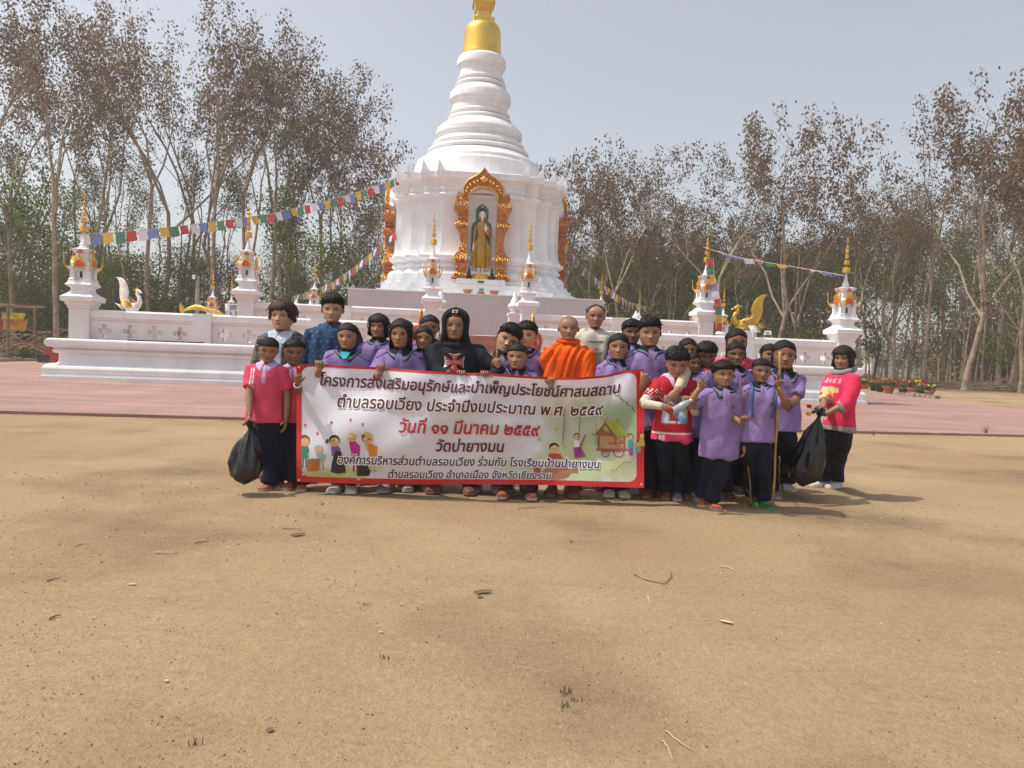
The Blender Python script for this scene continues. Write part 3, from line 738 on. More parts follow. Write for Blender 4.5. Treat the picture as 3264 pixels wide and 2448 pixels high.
for s_, lab in ((-1, 'small dark bronze seated figure left of the standing statue'), (1, 'small dark bronze seated figure right of the standing statue')):
    f = thing('seated_figurine', lab, 'figurine', archS(s_ * .47, -3.90, 4.222), TH, 'bronze figurines beside the standing statue', scale=.9)
    mb = MB(); mb.lathe([(.15, 0), (.15, .05), (.12, .08)], 14); mb.build('pedestal', BRZ, f, smooth=True, ang=40)
    mb = MB(); mb.ell((0, -.01, .13), (.15, .11, .06), 12, 6); mb.ell((0, .0, .24), (.085, .06, .14), 12, 8); mb.ell((0, -.01, .42), (.05, .05, .06), 12, 8)
    mb.tube([(0, 0, .46), (0, 0, .52), (0, 0, .6)], [.04, .03, .008], 8); mb.build('body', BRZ, f, smooth=True)
    mb = MB(); mb.ell((0, 0, .64), (.022, .022, .05), 8, 6); mb.build('flame', ORANGE, f, smooth=True)
# plaque, pots on the platform edge
o = MB().box(-.13, .13, -4.24, -4.222, 4.06, 4.15).build('plaque', M('grey_plaque', (.12, .11, .11), .3)); o.location = archS(0, 0); o.rotation_euler[2] = TH
tag(o, 'small grey oval plaque under the standing statue', 'plaque')
def pot(loc, lab, s=1.0, grp=None, mat=TERRA):
    t = thing('clay_pot', lab, 'pot', loc, 0, grp, s)
    mb = MB(); mb.lathe([(.12, 0), (.135, .03), (.17, .10), (.20, .14), (.215, .145), (.215, .18), (.195, .18), (.17, .12), (.11, .05)], 20); mb.build('bowl', mat, t, smooth=True, ang=35)
    return t
pot(archS(-.56, -4.72, 3.555), 'shallow terracotta pot left of the patterned incense bowl', .95, 'terracotta pots below the statue')
pot(archS(.52, -4.72, 3.555), 'shallow terracotta pot right of the patterned incense bowl', .95, 'terracotta pots below the statue')
t = thing('incense_bowl', 'blue and white patterned incense bowl on a terracotta saucer below the statue', 'bowl', archS(-.02, -4.72, 3.555), TH)
MB().lathe([(.12, 0), (.13, .03), (.19, .05), (.19, .07), (.1, .07)], 18).build('saucer', TERRA, t, smooth=True, ang=35)
MB().lathe([(.07, .07), (.11, .10), (.125, .17), (.115, .22), (.10, .23), (.115, .25), (.10, .25), (.09, .2)], 20).build('bowl', M('blue_white_glaze', (.05, .09, .12), .2, col2=(.6, .62, .6), vs=14), t, smooth=True, ang=35)

# white urn finials by the upper steps
def urn(loc, lab, s=1.0):
    t = thing('urn_finial', lab, 'finial', loc, TH, 'white urn shaped finials of the terraces', s)
    MB().sq([(.22, -.9), (.22, -.15), (.26, -.12), (.26, -.02), (.2, 0)]).build('pedestal', WHITE, t)
    MB().lathe([(.12, 0), (.14, .03), (.13, .06), (.22, .12), (.27, .2), (.27, .26), (.2, .34), (.17, .36), (.18, .38), (.155, .42), (.16, .44), (.13, .48), (.135, .5), (.1, .55), (.06, .68), (.01, .80)], 20).build('urn', WHITE, t, smooth=True, ang=40)
    return t
urn(at(1403, 985, 28.6), 'white urn finial right of the left gate post, beside the upper platform')
urn(at(1640, 997, 28.6), 'white urn finial left of the right gate post, beside the upper platform')
for (x, y, s_, lab) in ((944, 975, .5, 'small white cone finial right of the left corner post, behind the adults'), (990, 978, .5, 'small white cone finial nearest the head of the man in denim'), (2027, 1010, .5, 'small white cone finial behind the tall boy, right of the platform')):
    t = thing('cone_finial', lab, 'finial', at(x, y, 39.0), TH, 'white cone finials on the far balustrade')
    MB().lathe([(.2, -.2), (.2, 0), (.14, .08), (.02, .32)], 12).build('cone', WHITE, t, smooth=True, ang=40)
    MB().sq([(.2, -1.2), (.2, -.2)]).build('block', WHITE, t)
# ------------------------------------------------------------------ golden birds, lamps, wires
def bird(loc, rz, lab, tailmat, s=1.0, body=None):
    body = body or GOLD
    t = thing('hamsa_bird_statue', lab, 'statue', loc, rz, 'temple swan statues beside the lower terrace', s)
    mb = MB(); mb.ell((0, 0, .42), (.46, .22, .24), 16, 10); mb.tube([(-.38, 0, .5), (-.55, 0, .7), (-.50, 0, .95), (-.36, 0, 1.08), (-.40, 0, 1.22)], [.16, .12, .09, .08, .09], 10)
    mb.ell((-.44, 0, 1.22), (.13, .09, .1), 10, 8); mb.tube([(-.53, 0, 1.21), (-.66, 0, 1.15), (-.72, 0, 1.10)], [.06, .03, .008], 8)
    mb.build('body', body, t, smooth=True)
    mb = MB()
    for k in range(4): mb.tube([(-.42 + k * .06, 0, 1.28), (-.36 + k * .09, 0, 1.42 - k * .04)], [.035, .004], 6)
    mb.build('crest', GOLD, t)
    for s_ in (-1, 1):
        mb = MB()
        for k in range(4): mb.tube([(-.2, s_ * .2, .45 + k * .05), (.2, s_ * .27, .5 + k * .09), (.5, s_ * .24, .62 + k * .13)], [(.05, .03), (.07, .03), (.01, .01)], 8)
        mb.build('wing', GOLD, t, smooth=True)
    ol = [(.18, .42), (.45, .38), (.66, .62), (.78, .9), (.82, 1.2), (.80, 1.5), (.88, 1.75), (1.05, 1.93), (.80, 1.90), (.55, 1.72), (.38, 1.45), (.30, 1.15), (.36, .95), (.30, .8), (.22, .7)]
    mb = MB(); mb.prism([(x, z) for x, z in ol], -.07, .07); mb.build('tail', tailmat, t)
    mb = MB()
    for k in range(8):
        x, z = ol[4 + k // 2]; mb.tube([(.45, 0, .8 + k * .1), (.55 + .03 * k, 0, .95 + k * .1)], [(.09, .09), (.02, .02)], 8)
    for k in range(5): mb.tube([(.6 - .02 * k, 0, .5 + k * .02), (.8 - .03 * k, (k - 2) * .05, .36 + .04 * k), (1.0, (k - 2) * .08, .40 + .06 * k)], [.05, .035, .006], 6)
    mb.build('tail_scrolls', tailmat if tailmat is not GOLD else GOLD, t, smooth=True)
    MB().box(-.4, .4, -.3, .3, -1.9, .2).build('pedestal', WHITE, t)
    return t
p = at(2372, 1060, 34.5); bird(p + Vector((0, 0, -.1)), radians(8), 'golden swan statue with a tall curved tail, right of the gate flank', GOLD, .98)
p = at(420, 997, 31.0); bird(p + Vector((.0, 0, -.15)), radians(155), 'white swan statue with golden wings and crest, beyond the left balustrade', M('white_statue_tail', (.78, .74, .72), .5), .84, _mats['white_statue_tail'])
t = thing('coiled_serpent_statue', 'low golden serpent coil behind the left balustrade', 'statue', at(615, 1000, 30), 0)
MB().tube([(-.42, 0, .02), (-.34, 0, .12), (-.1, 0, .22), (.1, 0, .28), (.3, 0, .26), (.5, 0, .18), (1.0, 0, .1), (1.2, 0, .0), (1.3, 0, -.3)], [.02, .05, .07, .09, .10, .09, .08, .07, .06], 10).build('body', GOLD, t, smooth=True)
MB().prism([(-.44, 0), (-.34, .04), (-.36, .2), (-.44, .34), (-.50, .42), (-.54, .3), (-.52, .1)], -.03, .03).build('tail_fin', GOLD, t)
MB().box(-.4, 1.4, -.2, .2, -1.8, -.02).build('ledge_block', WHITE, t)

LAMPM = M('white_metal', (.7, .7, .7), .4); GLS = M('lamp_glass', (.35, .38, .4), .1, spec=.8)
def flood(loc, rz, lab, s=1.0, m=LAMPM):
    t = thing('flood_lamp', lab, 'lamp', loc, rz, 'flood lamps lighting the stupa', s)
    mb = MB(); mb.box(-.12, .12, -.07, .07, .14, .30); mb.v = [(x, y + (z - .2) * .6, z) for x, y, z in mb.v]; mb.build('housing', m, t)
    MB().box(-.09, .09, -.115, -.112, .15, .27).build('glass', GLS, t)
    mb = MB(); mb.tube([(-.14, 0, .22), (-.14, 0, .02), (.14, 0, .02), (.14, 0, .22)], .012, 6); mb.tube([(0, 0, 0), (0, 0, .02)], .05, 8); mb.build('bracket', m, t)
    return t
flood(archL(8.6, -11.6, 2.03), radians(55), 'white flood lamp on the right balustrade rail', 1.3)
flood(archL(9.05, -11.6, 2.03), radians(-20), 'tiny white lamp next to the larger one on the right rail', .8)
flood(archL(-7.5, -11.6, 2.03), radians(40), 'white flood lamp on the left balustrade by the pilaster', 1.2)
MB().tube([(-1.05, 0, 0), (1.05, 0, 0)], .022, 8).build('x', DARK)
o = bpy.data.objects['x']; o.name = 'tube_lamp'; o.location = archL(-9.2, -11.97, 1.215); o.rotation_euler[2] = TH; tag(o, 'thin black tube lamp lying on the left ledge', 'lamp')
t = thing('lamp_pole', 'slim concrete pole with two square flood lamps among the left trees', 'lamp pole', gnd(628, 1100) * 0 + Vector((at(628, 1000, 44).x, 44, 0)))
MB().tube([(0, 0, 0), (0, 0, 5.0)], [.14, .11], 8).build('pole', M('concrete', (.36, .33, .28), .9, var=.2), t)
MB().box(-.28, -.02, -.2, -.08, 4.75, 5.1).build('lamp_head', DARK, t); MB().box(.5, .7, -.1, .0, 4.2, 4.5).build('lamp_head', DARK, t)
MB().box(-.24, -.05, -.215, -.203, 4.8, 5.05).build('lamp_glass', M('bright_glass', (.8, .8, .78), .1), t)
MB().tube([(0, 0, 4.35), (.6, -.05, 4.35)], .025, 6).build('arm', DARK, t)

# ------------------------------------------------------------------ prayer flags
FC = {'blue': (.16, .21, .42), 'white': (.62, .60, .66), 'red': (.50, .07, .08), 'green': (.09, .22, .14), 'yellow': (.62, .40, .07)}
def fmat(n):
    m = M('flag_' + n, FC[n], .85, var=.18, vs=30)
    return m
FMAT = {k: fmat(k) for k in FC}
for m in FMAT.values():
    n, l = m.node_tree.nodes, m.node_tree.links
    t_ = n.new('ShaderNodeBsdfTranslucent'); mx = n.new('ShaderNodeMixShader'); mx.inputs[0].default_value = .35
    l.new(n['Principled BSDF'].inputs['Base Color'].links[0].from_socket, t_.inputs[0])
    l.new(n['Principled BSDF'].outputs[0], mx.inputs[1]); l.new(t_.outputs[0], mx.inputs[2]); l.new(mx.outputs[0], n['Material Output'].inputs[0])
_fl = {}
rf = random.Random(4)
def flagmesh(col, var):
    k = (col, var)
    if k not in _fl:
        mb = MB(); n = 5; vs = []
        r = random.Random(hash(var) + 7)
        a, b, c = r.uniform(-1, 1), r.uniform(-1, 1), r.uniform(0, 6)
        for j in range(4):
            for i in range(n):
                u, v = i / (n - 1), j / 3
                vs.append((u - .5 + .06 * v * a, .10 * v * sin(u * 5 + c) + .12 * v * b, -v * (1 + .06 * sin(u * 3 + c))))
        mb.add(vs, [(j * n + i, j * n + i + 1, (j + 1) * n + i + 1, (j + 1) * n + i) for j in range(3) for i in range(n - 1)])
        o = mb.build('flag', FMAT[col], None, smooth=True); _fl[k] = o.data; bpy.data.objects.remove(o)
    return _fl[k]
STR = M('string', (.5, .48, .42), .9)
def flagline(lab, pts, size, seq, lift=0.0, start=0, gapf=1.0, hscale=1.0, skip=None):
    """pts: world points of the string; flags hang from it"""
    t = thing('prayer_flag_string', lab, 'flags', pts[0], 0, 'strings of prayer flags')
    o0 = pts[0]
    P = [p - o0 for p in pts]
    MB().tube(P, .008, 4).build('string', STR, t)
    d = [0]
    for a, b in zip(P, P[1:]): d.append(d[-1] + (b - a).length)
    L = d[-1]; k = 0; s = size * .6
    while s < L - size * .4:
        i = max(j for j in range(len(d)) if d[j] <= s); i = min(i, len(P) - 2)
        f = (s - d[i]) / (d[i + 1] - d[i]); p = P[i].lerp(P[i + 1], f); tg = (P[i + 1] - P[i]).normalized()
        if not (skip and skip(k)):
            o = bpy.data.objects.new('flag', flagmesh(seq[(k + start) % len(seq)], rf.randint(0, 4))); COL.objects.link(o); o.parent = t
            up = Vector((0, 0, 1)); z = (up - tg * up.dot(tg)).normalized()
            if tg.z ** 2 > .9: z = Vector((1, 0, 0))
            y = z.cross(tg)
            w = size * rf.uniform(.88, 1.0); h_ = size * hscale * rf.uniform(.9, 1.08)
            sw = rf.uniform(-.25, .25) + lift
            R = Matrix(((tg.x, y.x, z.x), (tg.y, y.y, z.y), (tg.z, y.z, z.z))) @ Matrix.Rotation(sw, 3, 'X')
            o.matrix_local = Matrix.LocRotScale(p, R.to_quaternion(), Vector((w, w, h_)))
        k += 1; s += size * gapf * rf.uniform(.98, 1.05)
    return t
def curve(a, b, sag, n=24, via=None):
    out = []
    for i in range(n + 1):
        f = i / n; p = a.lerp(b, f); p.z -= sag * 4 * f * (1 - f); out.append(p)
    return out
lp = archL(-11.6, -11.6); sA = at(1312, 540, 33.2)
A = at(248, 745, lp.y)
# measured string: px rows along its length
pxs = [(248, 748), (400, 738), (560, 722), (700, 705), (870, 680), (1020, 645), (1150, 610), (1240, 578), (1312, 540)]
def between(pxs, Ya, Yb):
    x0, x1 = pxs[0][0], pxs[-1][0]
    out = []
    for x, y in pxs:
        # depth so that world x advances evenly
        f = (x - x0) / (x1 - x0); Xa, Xb = (x0 - 1632) * Ya, (x1 - 1632) * Yb
        c_ = x - 1632; g = (c_ * Ya - Xa) / ((Xb - Xa) - c_ * (Yb - Ya)) if abs((Xb - Xa) - c_ * (Yb - Ya)) > 1e-6 else f
        out.append(at(x, y, Ya + (Yb - Ya) * g))
    return out
S5 = ['white', 'blue', 'yellow', 'green', 'red']
flagline('long flag string from the left corner post up to the stupa cornice', between(pxs, lp.y, 33.2), .31, S5, gapf=1.10, hscale=1.0)
flagline('flag string sloping from the left side niche down to the rear left', between([(1262, 738), (1200, 790), (1130, 850), (1060, 900), (990, 930), (932, 945)], 33.0, 47.0), .36, S5, start=4)
flagline('flag string sloping down from the right side niche to the rear right', between([(1803, 772), (1830, 815), (1870, 860), (1920, 905), (1960, 935), (2010, 965), (2063, 978)], 33.0, 47.5), .34, ['yellow', 'green', 'red', 'white', 'blue'])
rp2, rp1 = arch(8.2, -8.2), archL(11.6, -11.6)
flagline('thin flag string between the two right hand posts, flags blown flat', between([(2243, 788), (2330, 815), (2440, 836), (2540, 852), (2625, 866), (2690, 878)], rp2.y - .3, rp1.y - .3), .40, ['red', 'white', 'blue', 'blue', 'white', 'red', 'green', 'yellow', 'blue'], lift=1.35, hscale=.7)
flagline('flags hanging down the right middle terrace post', [arch(8.28, -8.6, 5.0), arch(8.34, -8.62, 4.4), arch(8.45, -8.75, 3.9), arch(8.6, -8.85, 3.2), arch(8.68, -8.78, 2.3)], .30, ['red', 'green', 'yellow', 'blue', 'white', 'red', 'green', 'yellow'], hscale=.8)

# ------------------------------------------------------------------ trees
BARK = M('pale_bark', (.30, .235, .175), .9, var=.35, vs=3, bump=.4, bs=12)
BARKD = M('dark_bark', (.17, .14, .115), .9, var=.35, vs=3, bump=.4, bs=12)
LEAF = leafmat('leaves')
def leaves_mesh(name, pts, rng, size, cols, hang=.7, per=7, spread=.35):
    n = len(pts) * per
    P = np.repeat(np.array(pts, dtype=np.float32), per, axis=0)
    r = np.random.RandomState(rng.randint(0, 99999))
    off = r.normal(0, 1, (n, 3)) * spread
    off[:, 2] *= .8
    P = P + off
    d = r.normal(0, 1, (n, 3)); d[:, 2] = -np.abs(d[:, 2]) * hang * 2 - hang * .6
    d /= np.linalg.norm(d, axis=1)[:, None]
    w = np.cross(d, r.normal(0, 1, (n, 3))); w /= np.linalg.norm(w, axis=1)[:, None]
    L = size * r.uniform(.6, 1.35, (n, 1)); Wd = L * r.uniform(.22, .38, (n, 1))
    nrm = np.cross(d, w) * L * .12
    a, b, c, e = P, P + d * L * .45 + w * Wd + nrm, P + d * L, P + d * L * .45 - w * Wd + nrm
    V = np.stack([a, b, c, e], axis=1).reshape(-1, 3)
    me = bpy.data.meshes.new(name)
    me.vertices.add(4 * n); me.loops.add(4 * n); me.polygons.add(n)
    me.vertices.foreach_set('co', V.astype(np.float32).ravel())
    me.loops.foreach_set('vertex_index', np.arange(4 * n, dtype=np.int32))
    me.polygons.foreach_set('loop_start', np.arange(n, dtype=np.int32) * 4)
    me.update(calc_edges=True)
    ci = r.randint(0, len(cols), n); C = np.array(cols, dtype=np.float32)[ci] * r.uniform(.7, 1.3, (n, 1)).astype(np.float32)
    setcol(me, np.repeat(C, 4, axis=0)); me.materials.append(LEAF)
    return me

def tree(seed, h, fork, spread, nlimb, r0, cols, leaf, per, lspread, bark=BARK, upright=.8, levels=3, hang=.7, low=0.0, clusters=1.0, name='tree'):
    rng = random.Random(seed); mb = MB(); tips = []
    def grow(p, d, L, r, lev):
        n = 4; pts = [p]; rad = [r]
        for i in range(n):
            d = (d + Vector((rng.gauss(0, .10), rng.gauss(0, .10), rng.gauss(.03, .05))) * (1 + .4 * lev)).normalized()
            p = p + d * L / n; pts.append(p); rad.append(r * (1 - .55 * (i + 1) / n))
        mb.tube(pts, rad, (7, 6, 4, 3, 3)[min(lev, 4)], cap=(0, 0))
        if lev >= 1 and lev >= levels - 1:
            for q in pts[2:]: tips.append(q)
        if lev < levels:
            k = rng.choice((3, 4)) if lev else nlimb
            for j in range(k):
                f = rng.uniform(.35, 1.0) if j else 1.0
                i = min(n - 1, int(f * n)); q = pts[i].lerp(pts[i + 1], f * n - i) if f < 1 else pts[-1]
                az = rng.uniform(0, 2 * pi); out = Vector((cos(az), sin(az), 0))
                sp = spread * rng.uniform(.5, 1.2) * (1 if lev else .7)
                nd = (d * upright + out * sp + Vector((0, 0, .25))).normalized()
                grow(q, nd, L * rng.uniform(.5, .72), r * (.30 if lev else .5), lev + 1)
    # trunk
    p = Vector((0, 0, -.1)); pts = [p]; n = 7; d = Vector((rng.gauss(0, .03), rng.gauss(0, .03), 1))
    for i in range(n):
        d = (d + Vector((rng.gauss(0, .05), rng.gauss(0, .05), 0))).normalized(); p = p + d * (h * fork) / n; pts.append(p)
        if low and i > 2 and rng.random() < low:
            az = rng.uniform(0, 2 * pi); grow(p, Vector((cos(az), sin(az), .5)).normalized(), h * .14, r0 * .22, max(1, levels - 1))
    rad = [r0 * 1.25] + [r0 * (1 - .35 * i / n) for i in range(1, n + 1)]
    mb.tube(pts, rad, 9, cap=(0, 0))
    base = rng.uniform(0, 2 * pi)
    for j in range(nlimb):
        az = base + 2 * pi * j / nlimb + rng.uniform(-.4, .4)
        nd = (Vector((0, 0, 1)) + Vector((cos(az), sin(az), 0)) * spread * rng.uniform(.5, .95)).normalized()
        grow(pts[-1 if j < 2 else -2], nd, h * (1 - fork) * rng.uniform(.50, .62), r0 * (.62 if j == 0 else .5), 1)
    t = thing(name, None, None)
    mb.build('trunk', bark, t, smooth=True)
    if clusters < 1: rng.shuffle(tips); tips = tips[:int(len(tips) * clusters)]
    me = leaves_mesh('crown', [tuple(q) for q in tips], rng, leaf, cols, hang, per, lspread)
    o = bpy.data.objects.new('crown', me); COL.objects.link(o); o.parent = t
    return t, len(tips)
BR = [(.150, .095, .058), (.19, .125, .078), (.105, .067, .042), (.25, .175, .115), (.155, .10, .062)]
BG = BR + [(.10, .10, .04), (.13, .12, .05)]
GN = [(.07, .125, .018), (.12, .18, .022), (.045, .085, .015), (.18, .22, .03), (.12, .13, .025)]
OL = [(.12, .15, .045), (.17, .16, .055), (.10, .11, .04), (.21, .17, .08), (.08, .13, .03)]
protos = {
 'dryA': tree(11, 20, .42, .55, 3, .16, BR, .18, 16, .23),
 'dryB': tree(23, 20, .50, .42, 3, .14, BR, .17, 16, .22),
 'dryC': tree(35, 19, .38, .50, 3, .15, BG, .19, 20, .23, low=.3),
 'dryD': tree(41, 18, .55, .40, 2, .11, BR, .16, 14, .22),
 'wide': tree(57, 17, .28, .72, 4, .17, BR, .20, 22, .24, low=.2),
 'slim': tree(63, 16, .60, .30, 2, .085, BG + GN[:2], .16, 9, .34, low=.5),
 'green': tree(77, 11, .30, .70, 4, .12, GN, .19, 17, .38, BARKD, low=.6),
 'olive': tree(83, 10, .25, .7, 4, .10, OL, .17, 16, .40, BARKD, low=.6),
}
for k, (t, n) in protos.items(): pass
used = set()
rt = random.Random(99)
KIND = {'dryA': 'tall tree with brown withered leaves', 'dryB': 'slender tall tree topped with dry brown leaves', 'dryC': 'tall brown leaved tree with low side twigs', 'dryD': 'thin tall tree with sparse dry crown',
        'wide': 'broad crowned tree with dry brown leaves', 'slim': 'thin straight tree trunk with sparse leaves', 'green': 'leafy green tree', 'olive': 'low olive green tree'}
HT = {'dryA': 20, 'dryB': 20, 'dryC': 19, 'dryD': 18, 'wide': 17, 'slim': 16, 'green': 11, 'olive': 10}
NM = {'dryA': 'deciduous_tree', 'dryB': 'deciduous_tree', 'dryC': 'deciduous_tree', 'dryD': 'deciduous_tree', 'wide': 'deciduous_tree', 'slim': 'slim_tree', 'green': 'leafy_tree', 'olive': 'leafy_tree'}
REAL = {}
def put_tree(kind, px, top, Y, lab=None, rz=None, group='trees around the temple yard'):
    g = at(px, 1100, Y); X = g.x
    # crown top row -> height, iterate on x drift by roll
    zt = at(px, top, Y).z
    root = protos[kind][0]
    sc = zt / REAL.get(kind, HT[kind])
    rz = rt.uniform(0, 6.28) if rz is None else rz
    wsc = sc ** .8
    if kind in used: r = tcopy(root, (X, Y, 0), rz, scale=(wsc, wsc, sc))
    else:
        used.add(kind); r = root; r.location = (X, Y, 0); r.rotation_euler = (0, 0, rz); r.scale = (wsc, wsc, sc)
    r.name = NM[kind]
    tag(r, lab or KIND[kind], 'tree', group)
    return r
for k, (t, n) in protos.items():
    zs_ = np.empty(len(t.children[1].data.vertices) * 3, dtype=np.float32); t.children[1].data.vertices.foreach_get('co', zs_)
    REAL[k] = float(np.percentile(zs_[2::3], 99.7))
left = [('dryB', -60, -60, 40), ('dryA', 40, 60, 45), ('dryA', 178, -40, 42), ('dryC', 110, 200, 50), ('dryD', 313, 40, 46), ('slim', 374, 300, 48), ('dryB', 470, 70, 47), ('dryA', 520, 40, 50),
        ('dryD', 590, 250, 52), ('dryB', 651, 60, 49), ('dryC', 720, 130, 52), ('dryB', 762, 100, 50), ('dryD', 800, 250, 50), ('dryA', 858, 110, 50), ('dryC', 958, 225, 50), ('dryB', 1007, 225, 52), ('dryD', 1060, 300, 55), ('wide', 1169, 430, 50),
        ('slim', 250, 250, 50), ('slim', 430, 420, 45), ('slim', 905, 330, 48), ('dryC', 1100, 520, 58), ('slim', 1230, 620, 56), ('dryA', 600, 150, 58), ('dryC', 300, 150, 60), ('dryB', 900, 220, 60)]
right = [('wide', 1900, 545, 52), ('dryC', 1985, 475, 50), ('wide', 1790, 480, 56), ('dryA', 2080, 640, 54), ('wide', 2150, 720, 50), ('dryA', 2290, 440, 47), ('wide', 2460, 375, 50), ('dryC', 2380, 480, 54), ('wide', 2560, 600, 52), ('dryD', 2640, 740, 56),
         ('wide', 2710, 720, 58), ('dryA', 2950, 380, 50), ('wide', 3082, 280, 46), ('dryA', 3190, 300, 52), ('dryC', 3262, 290, 44), ('wide', 3330, 380, 50), ('dryC', 2860, 600, 54), ('dryC', 2230, 640, 58), ('dryB', 2000, 600, 60), ('wide', 2830, 700, 62), ('dryA', 3010, 480, 62), ('wide', 3230, 520, 60)]
pos_words = {}
def side_word(px): return 'far left' if px < 250 else 'left' if px < 800 else 'left of the stupa' if px < 1300 else 'right of the stupa' if px < 2100 else 'right' if px < 2800 else 'far right'
ORD = 'first second third fourth fifth sixth seventh eighth ninth tenth eleventh twelfth thirteenth fourteenth fifteenth sixteenth seventeenth eighteenth nineteenth twentieth'.split()
def ordn(i):
    if i < 20: return ORD[i]
    t_ = ['twenty', 'thirty', 'forty', 'fifty'][(i + 1) // 10 - 2]; u = (i + 1) % 10
    return t_ + '-' + ORD[u - 1] if u else {20: 'twentieth', 30: 'thirtieth', 40: 'fortieth', 50: 'fiftieth'}[i + 1]
KS = {'dryA': 'tall brown leaved tree', 'dryB': 'slender brown topped tree', 'dryC': 'brown tree with low side twigs', 'dryD': 'thin tree with sparse dry crown', 'wide': 'broad crowned brown tree', 'slim': 'thin bare trunked tree'}
for i, (k, px, top, Y) in enumerate(sorted(left, key=lambda q: q[1])):
    put_tree(k, px, top, Y, f'{KS[k]}, {ordn(i)} large tree counted from the left photo edge')
for i, (k, px, top, Y) in enumerate(sorted(right, key=lambda q: q[1])):
    put_tree(k, px, top, Y, f'{KS[k]}, {ordn(i)} large tree counted rightwards from the stupa')
for i in range(46):
    px = 2740 + i * 13 + rt.uniform(-5, 5); Y = rt.uniform(48, 80)
    put_tree('slim' if i % 4 else 'dryD', px, rt.uniform(560, 820), Y, f'{ordn(i)} thin plantation trunk rightwards from the lower terrace corner', group='thin plantation trees on the right')
for i in range(24):
    px = 1840 + i * 38 + rt.uniform(-12, 12)
    put_tree('slim', px, rt.uniform(640, 800), rt.uniform(50, 66), f'{ordn(i)} thin trunk from the stupa rightwards, behind the balustrades', group='thin trunks behind the right balustrade')
for i in range(20):
    put_tree('slim', i * 62 + rt.uniform(-20, 20), rt.uniform(380, 700), rt.uniform(50, 62), f'{ordn(i)} thin trunk from the left edge, behind the left balustrades', group='thin trunks behind the left balustrade')
for i in range(14):
    k = ('wide', 'dryC')[i % 2]
    put_tree(k, 1830 + i * 72 + rt.uniform(-20, 20), rt.uniform(720, 830), rt.uniform(56, 66), f'{KS[k]} of middle height, {ordn(i)} from the stupa, rear wood', group='mid height brown trees of the rear wood')
UC = [0]
for (px, top, Y, k) in [(10, 560, 46, 'green'), (110, 620, 48, 'green'), (-60, 480, 44, 'green'), (220, 700, 52, 'olive'), (310, 780, 46, 'green'), (420, 800, 54, 'green'), (570, 800, 50, 'olive'), (660, 780, 54, 'green'), (760, 800, 56, 'green'), (960, 600, 52, 'green'), (1030, 730, 48, 'green'),
                        (900, 790, 54, 'olive'), (1100, 780, 58, 'green'), (1200, 760, 54, 'olive'), (1860, 820, 58, 'green'), (1960, 790, 56, 'green'), (2060, 800, 60, 'olive'), (2180, 800, 58, 'green'), (2290, 820, 55, 'green'), (2420, 780, 58, 'green'), (2540, 760, 60, 'green'), (2640, 800, 56, 'olive'),
                        (2790, 760, 64, 'green'), (2900, 800, 60, 'olive'), (3160, 800, 62, 'green'), (3250, 740, 50, 'green'), (3010, 820, 66, 'green')]:
    UC[0] += 1; put_tree(k, px, top, Y, f'low {"bright green" if k == "green" else "olive green"} understorey tree by {("the left photo edge" if px < 500 else "the left middle post" if px < 850 else "the stupa left side" if px < 1400 else "the stupa right side" if px < 2150 else "the right middle post" if px < 2700 else "the right photo edge")}, {ordn(UC[0] - 1)} of its row', group='green understorey trees')
for k, (t, n) in protos.items():
    if k not in used: print('unused', k)

# undergrowth and far wood: uncountable foliage
def cloud(name, boxes, n, size, cols, seed):
    r = random.Random(seed); pts = []
    for _ in range(n):
        x0, x1, y0, y1, h0, h1 = r.choice(boxes)
        x = r.uniform(x0, x1); y = r.uniform(y0, y1)
        top = h0 + (h1 - h0) * (.5 + .5 * sin(x * .45 + y) * sin(x * .21 + 2)); pts.append((x, y, max(.1, top * r.random() ** .8)))
    me = leaves_mesh(name, pts, r, size, cols, .4, 5, .5)
    o = bpy.data.objects.new(name, me); COL.objects.link(o)
    return tag(o, kind='stuff')
cloud('undergrowth', [(-36, -23, 47, 53, 4, 8.5), (-36, -23, 47, 53, 2, 6), (-15, -9, 49, 54, 3, 6.5), (-34, -12, 47, 56, 1.5, 4.5), (-24, -6, 50, 60, 2.0, 5.5), (2, 16, 48, 58, 2.0, 6.0), (12, 21, 50, 60, 2.0, 5.0)], 24000, .20, GN + OL, 5)
cloud('far_wood', [(-62, -38, 62, 80, 4, 9), (-42, -20, 66, 84, 2, 6.5), (-20, 2, 66, 84, 2, 6), (4, 30, 62, 80, 8, 13), (4, 26, 60, 76, 6, 12), (46, 58, 60, 80, 4, 10), (44, 66, 66, 90, 4, 10)], 26000, .38, OL + BR + BG, 8)

# ------------------------------------------------------------------ far houses, left shelter, junk, flower pots
def house(px, py, Y, w, d, h, roofh, wallc, roofc, lab):
    g = at(px, py, Y)
    t = thing('house', lab, 'house', (g.x, Y, 0), 0)
    MB().box(-w / 2, w / 2, 0, d, 0, h).build('wall', M('wall_' + lab[:6].strip(), wallc, .8), t)
    mb = MB(); e = .8
    v = [(-w / 2 - e, -e, h), (w / 2 + e, -e, h), (w / 2 + e, d + e, h), (-w / 2 - e, d + e, h), (-w / 4, d / 2, h + roofh), (w / 4, d / 2, h + roofh)]
    mb.add(v, [(0, 1, 5, 4), (1, 2, 5), (2, 3, 4, 5), (3, 0, 4), (3, 2, 1, 0)]); mb.build('roof', M('roof_' + lab[:6].strip(), roofc, .8, var=.2), t)
    for k in range(3):
        x = -w * .32 + k * w * .32
        f = MB().box(x - .7, x + .7, -.04, .02, 1.0, 2.3).build('window', M('dark_glass', (.03, .035, .04), .2), t)
        MB().box(x - .8, x + .8, -.08, -.042, .9, 1.0).build('sill', LAMPM, f)
    return t
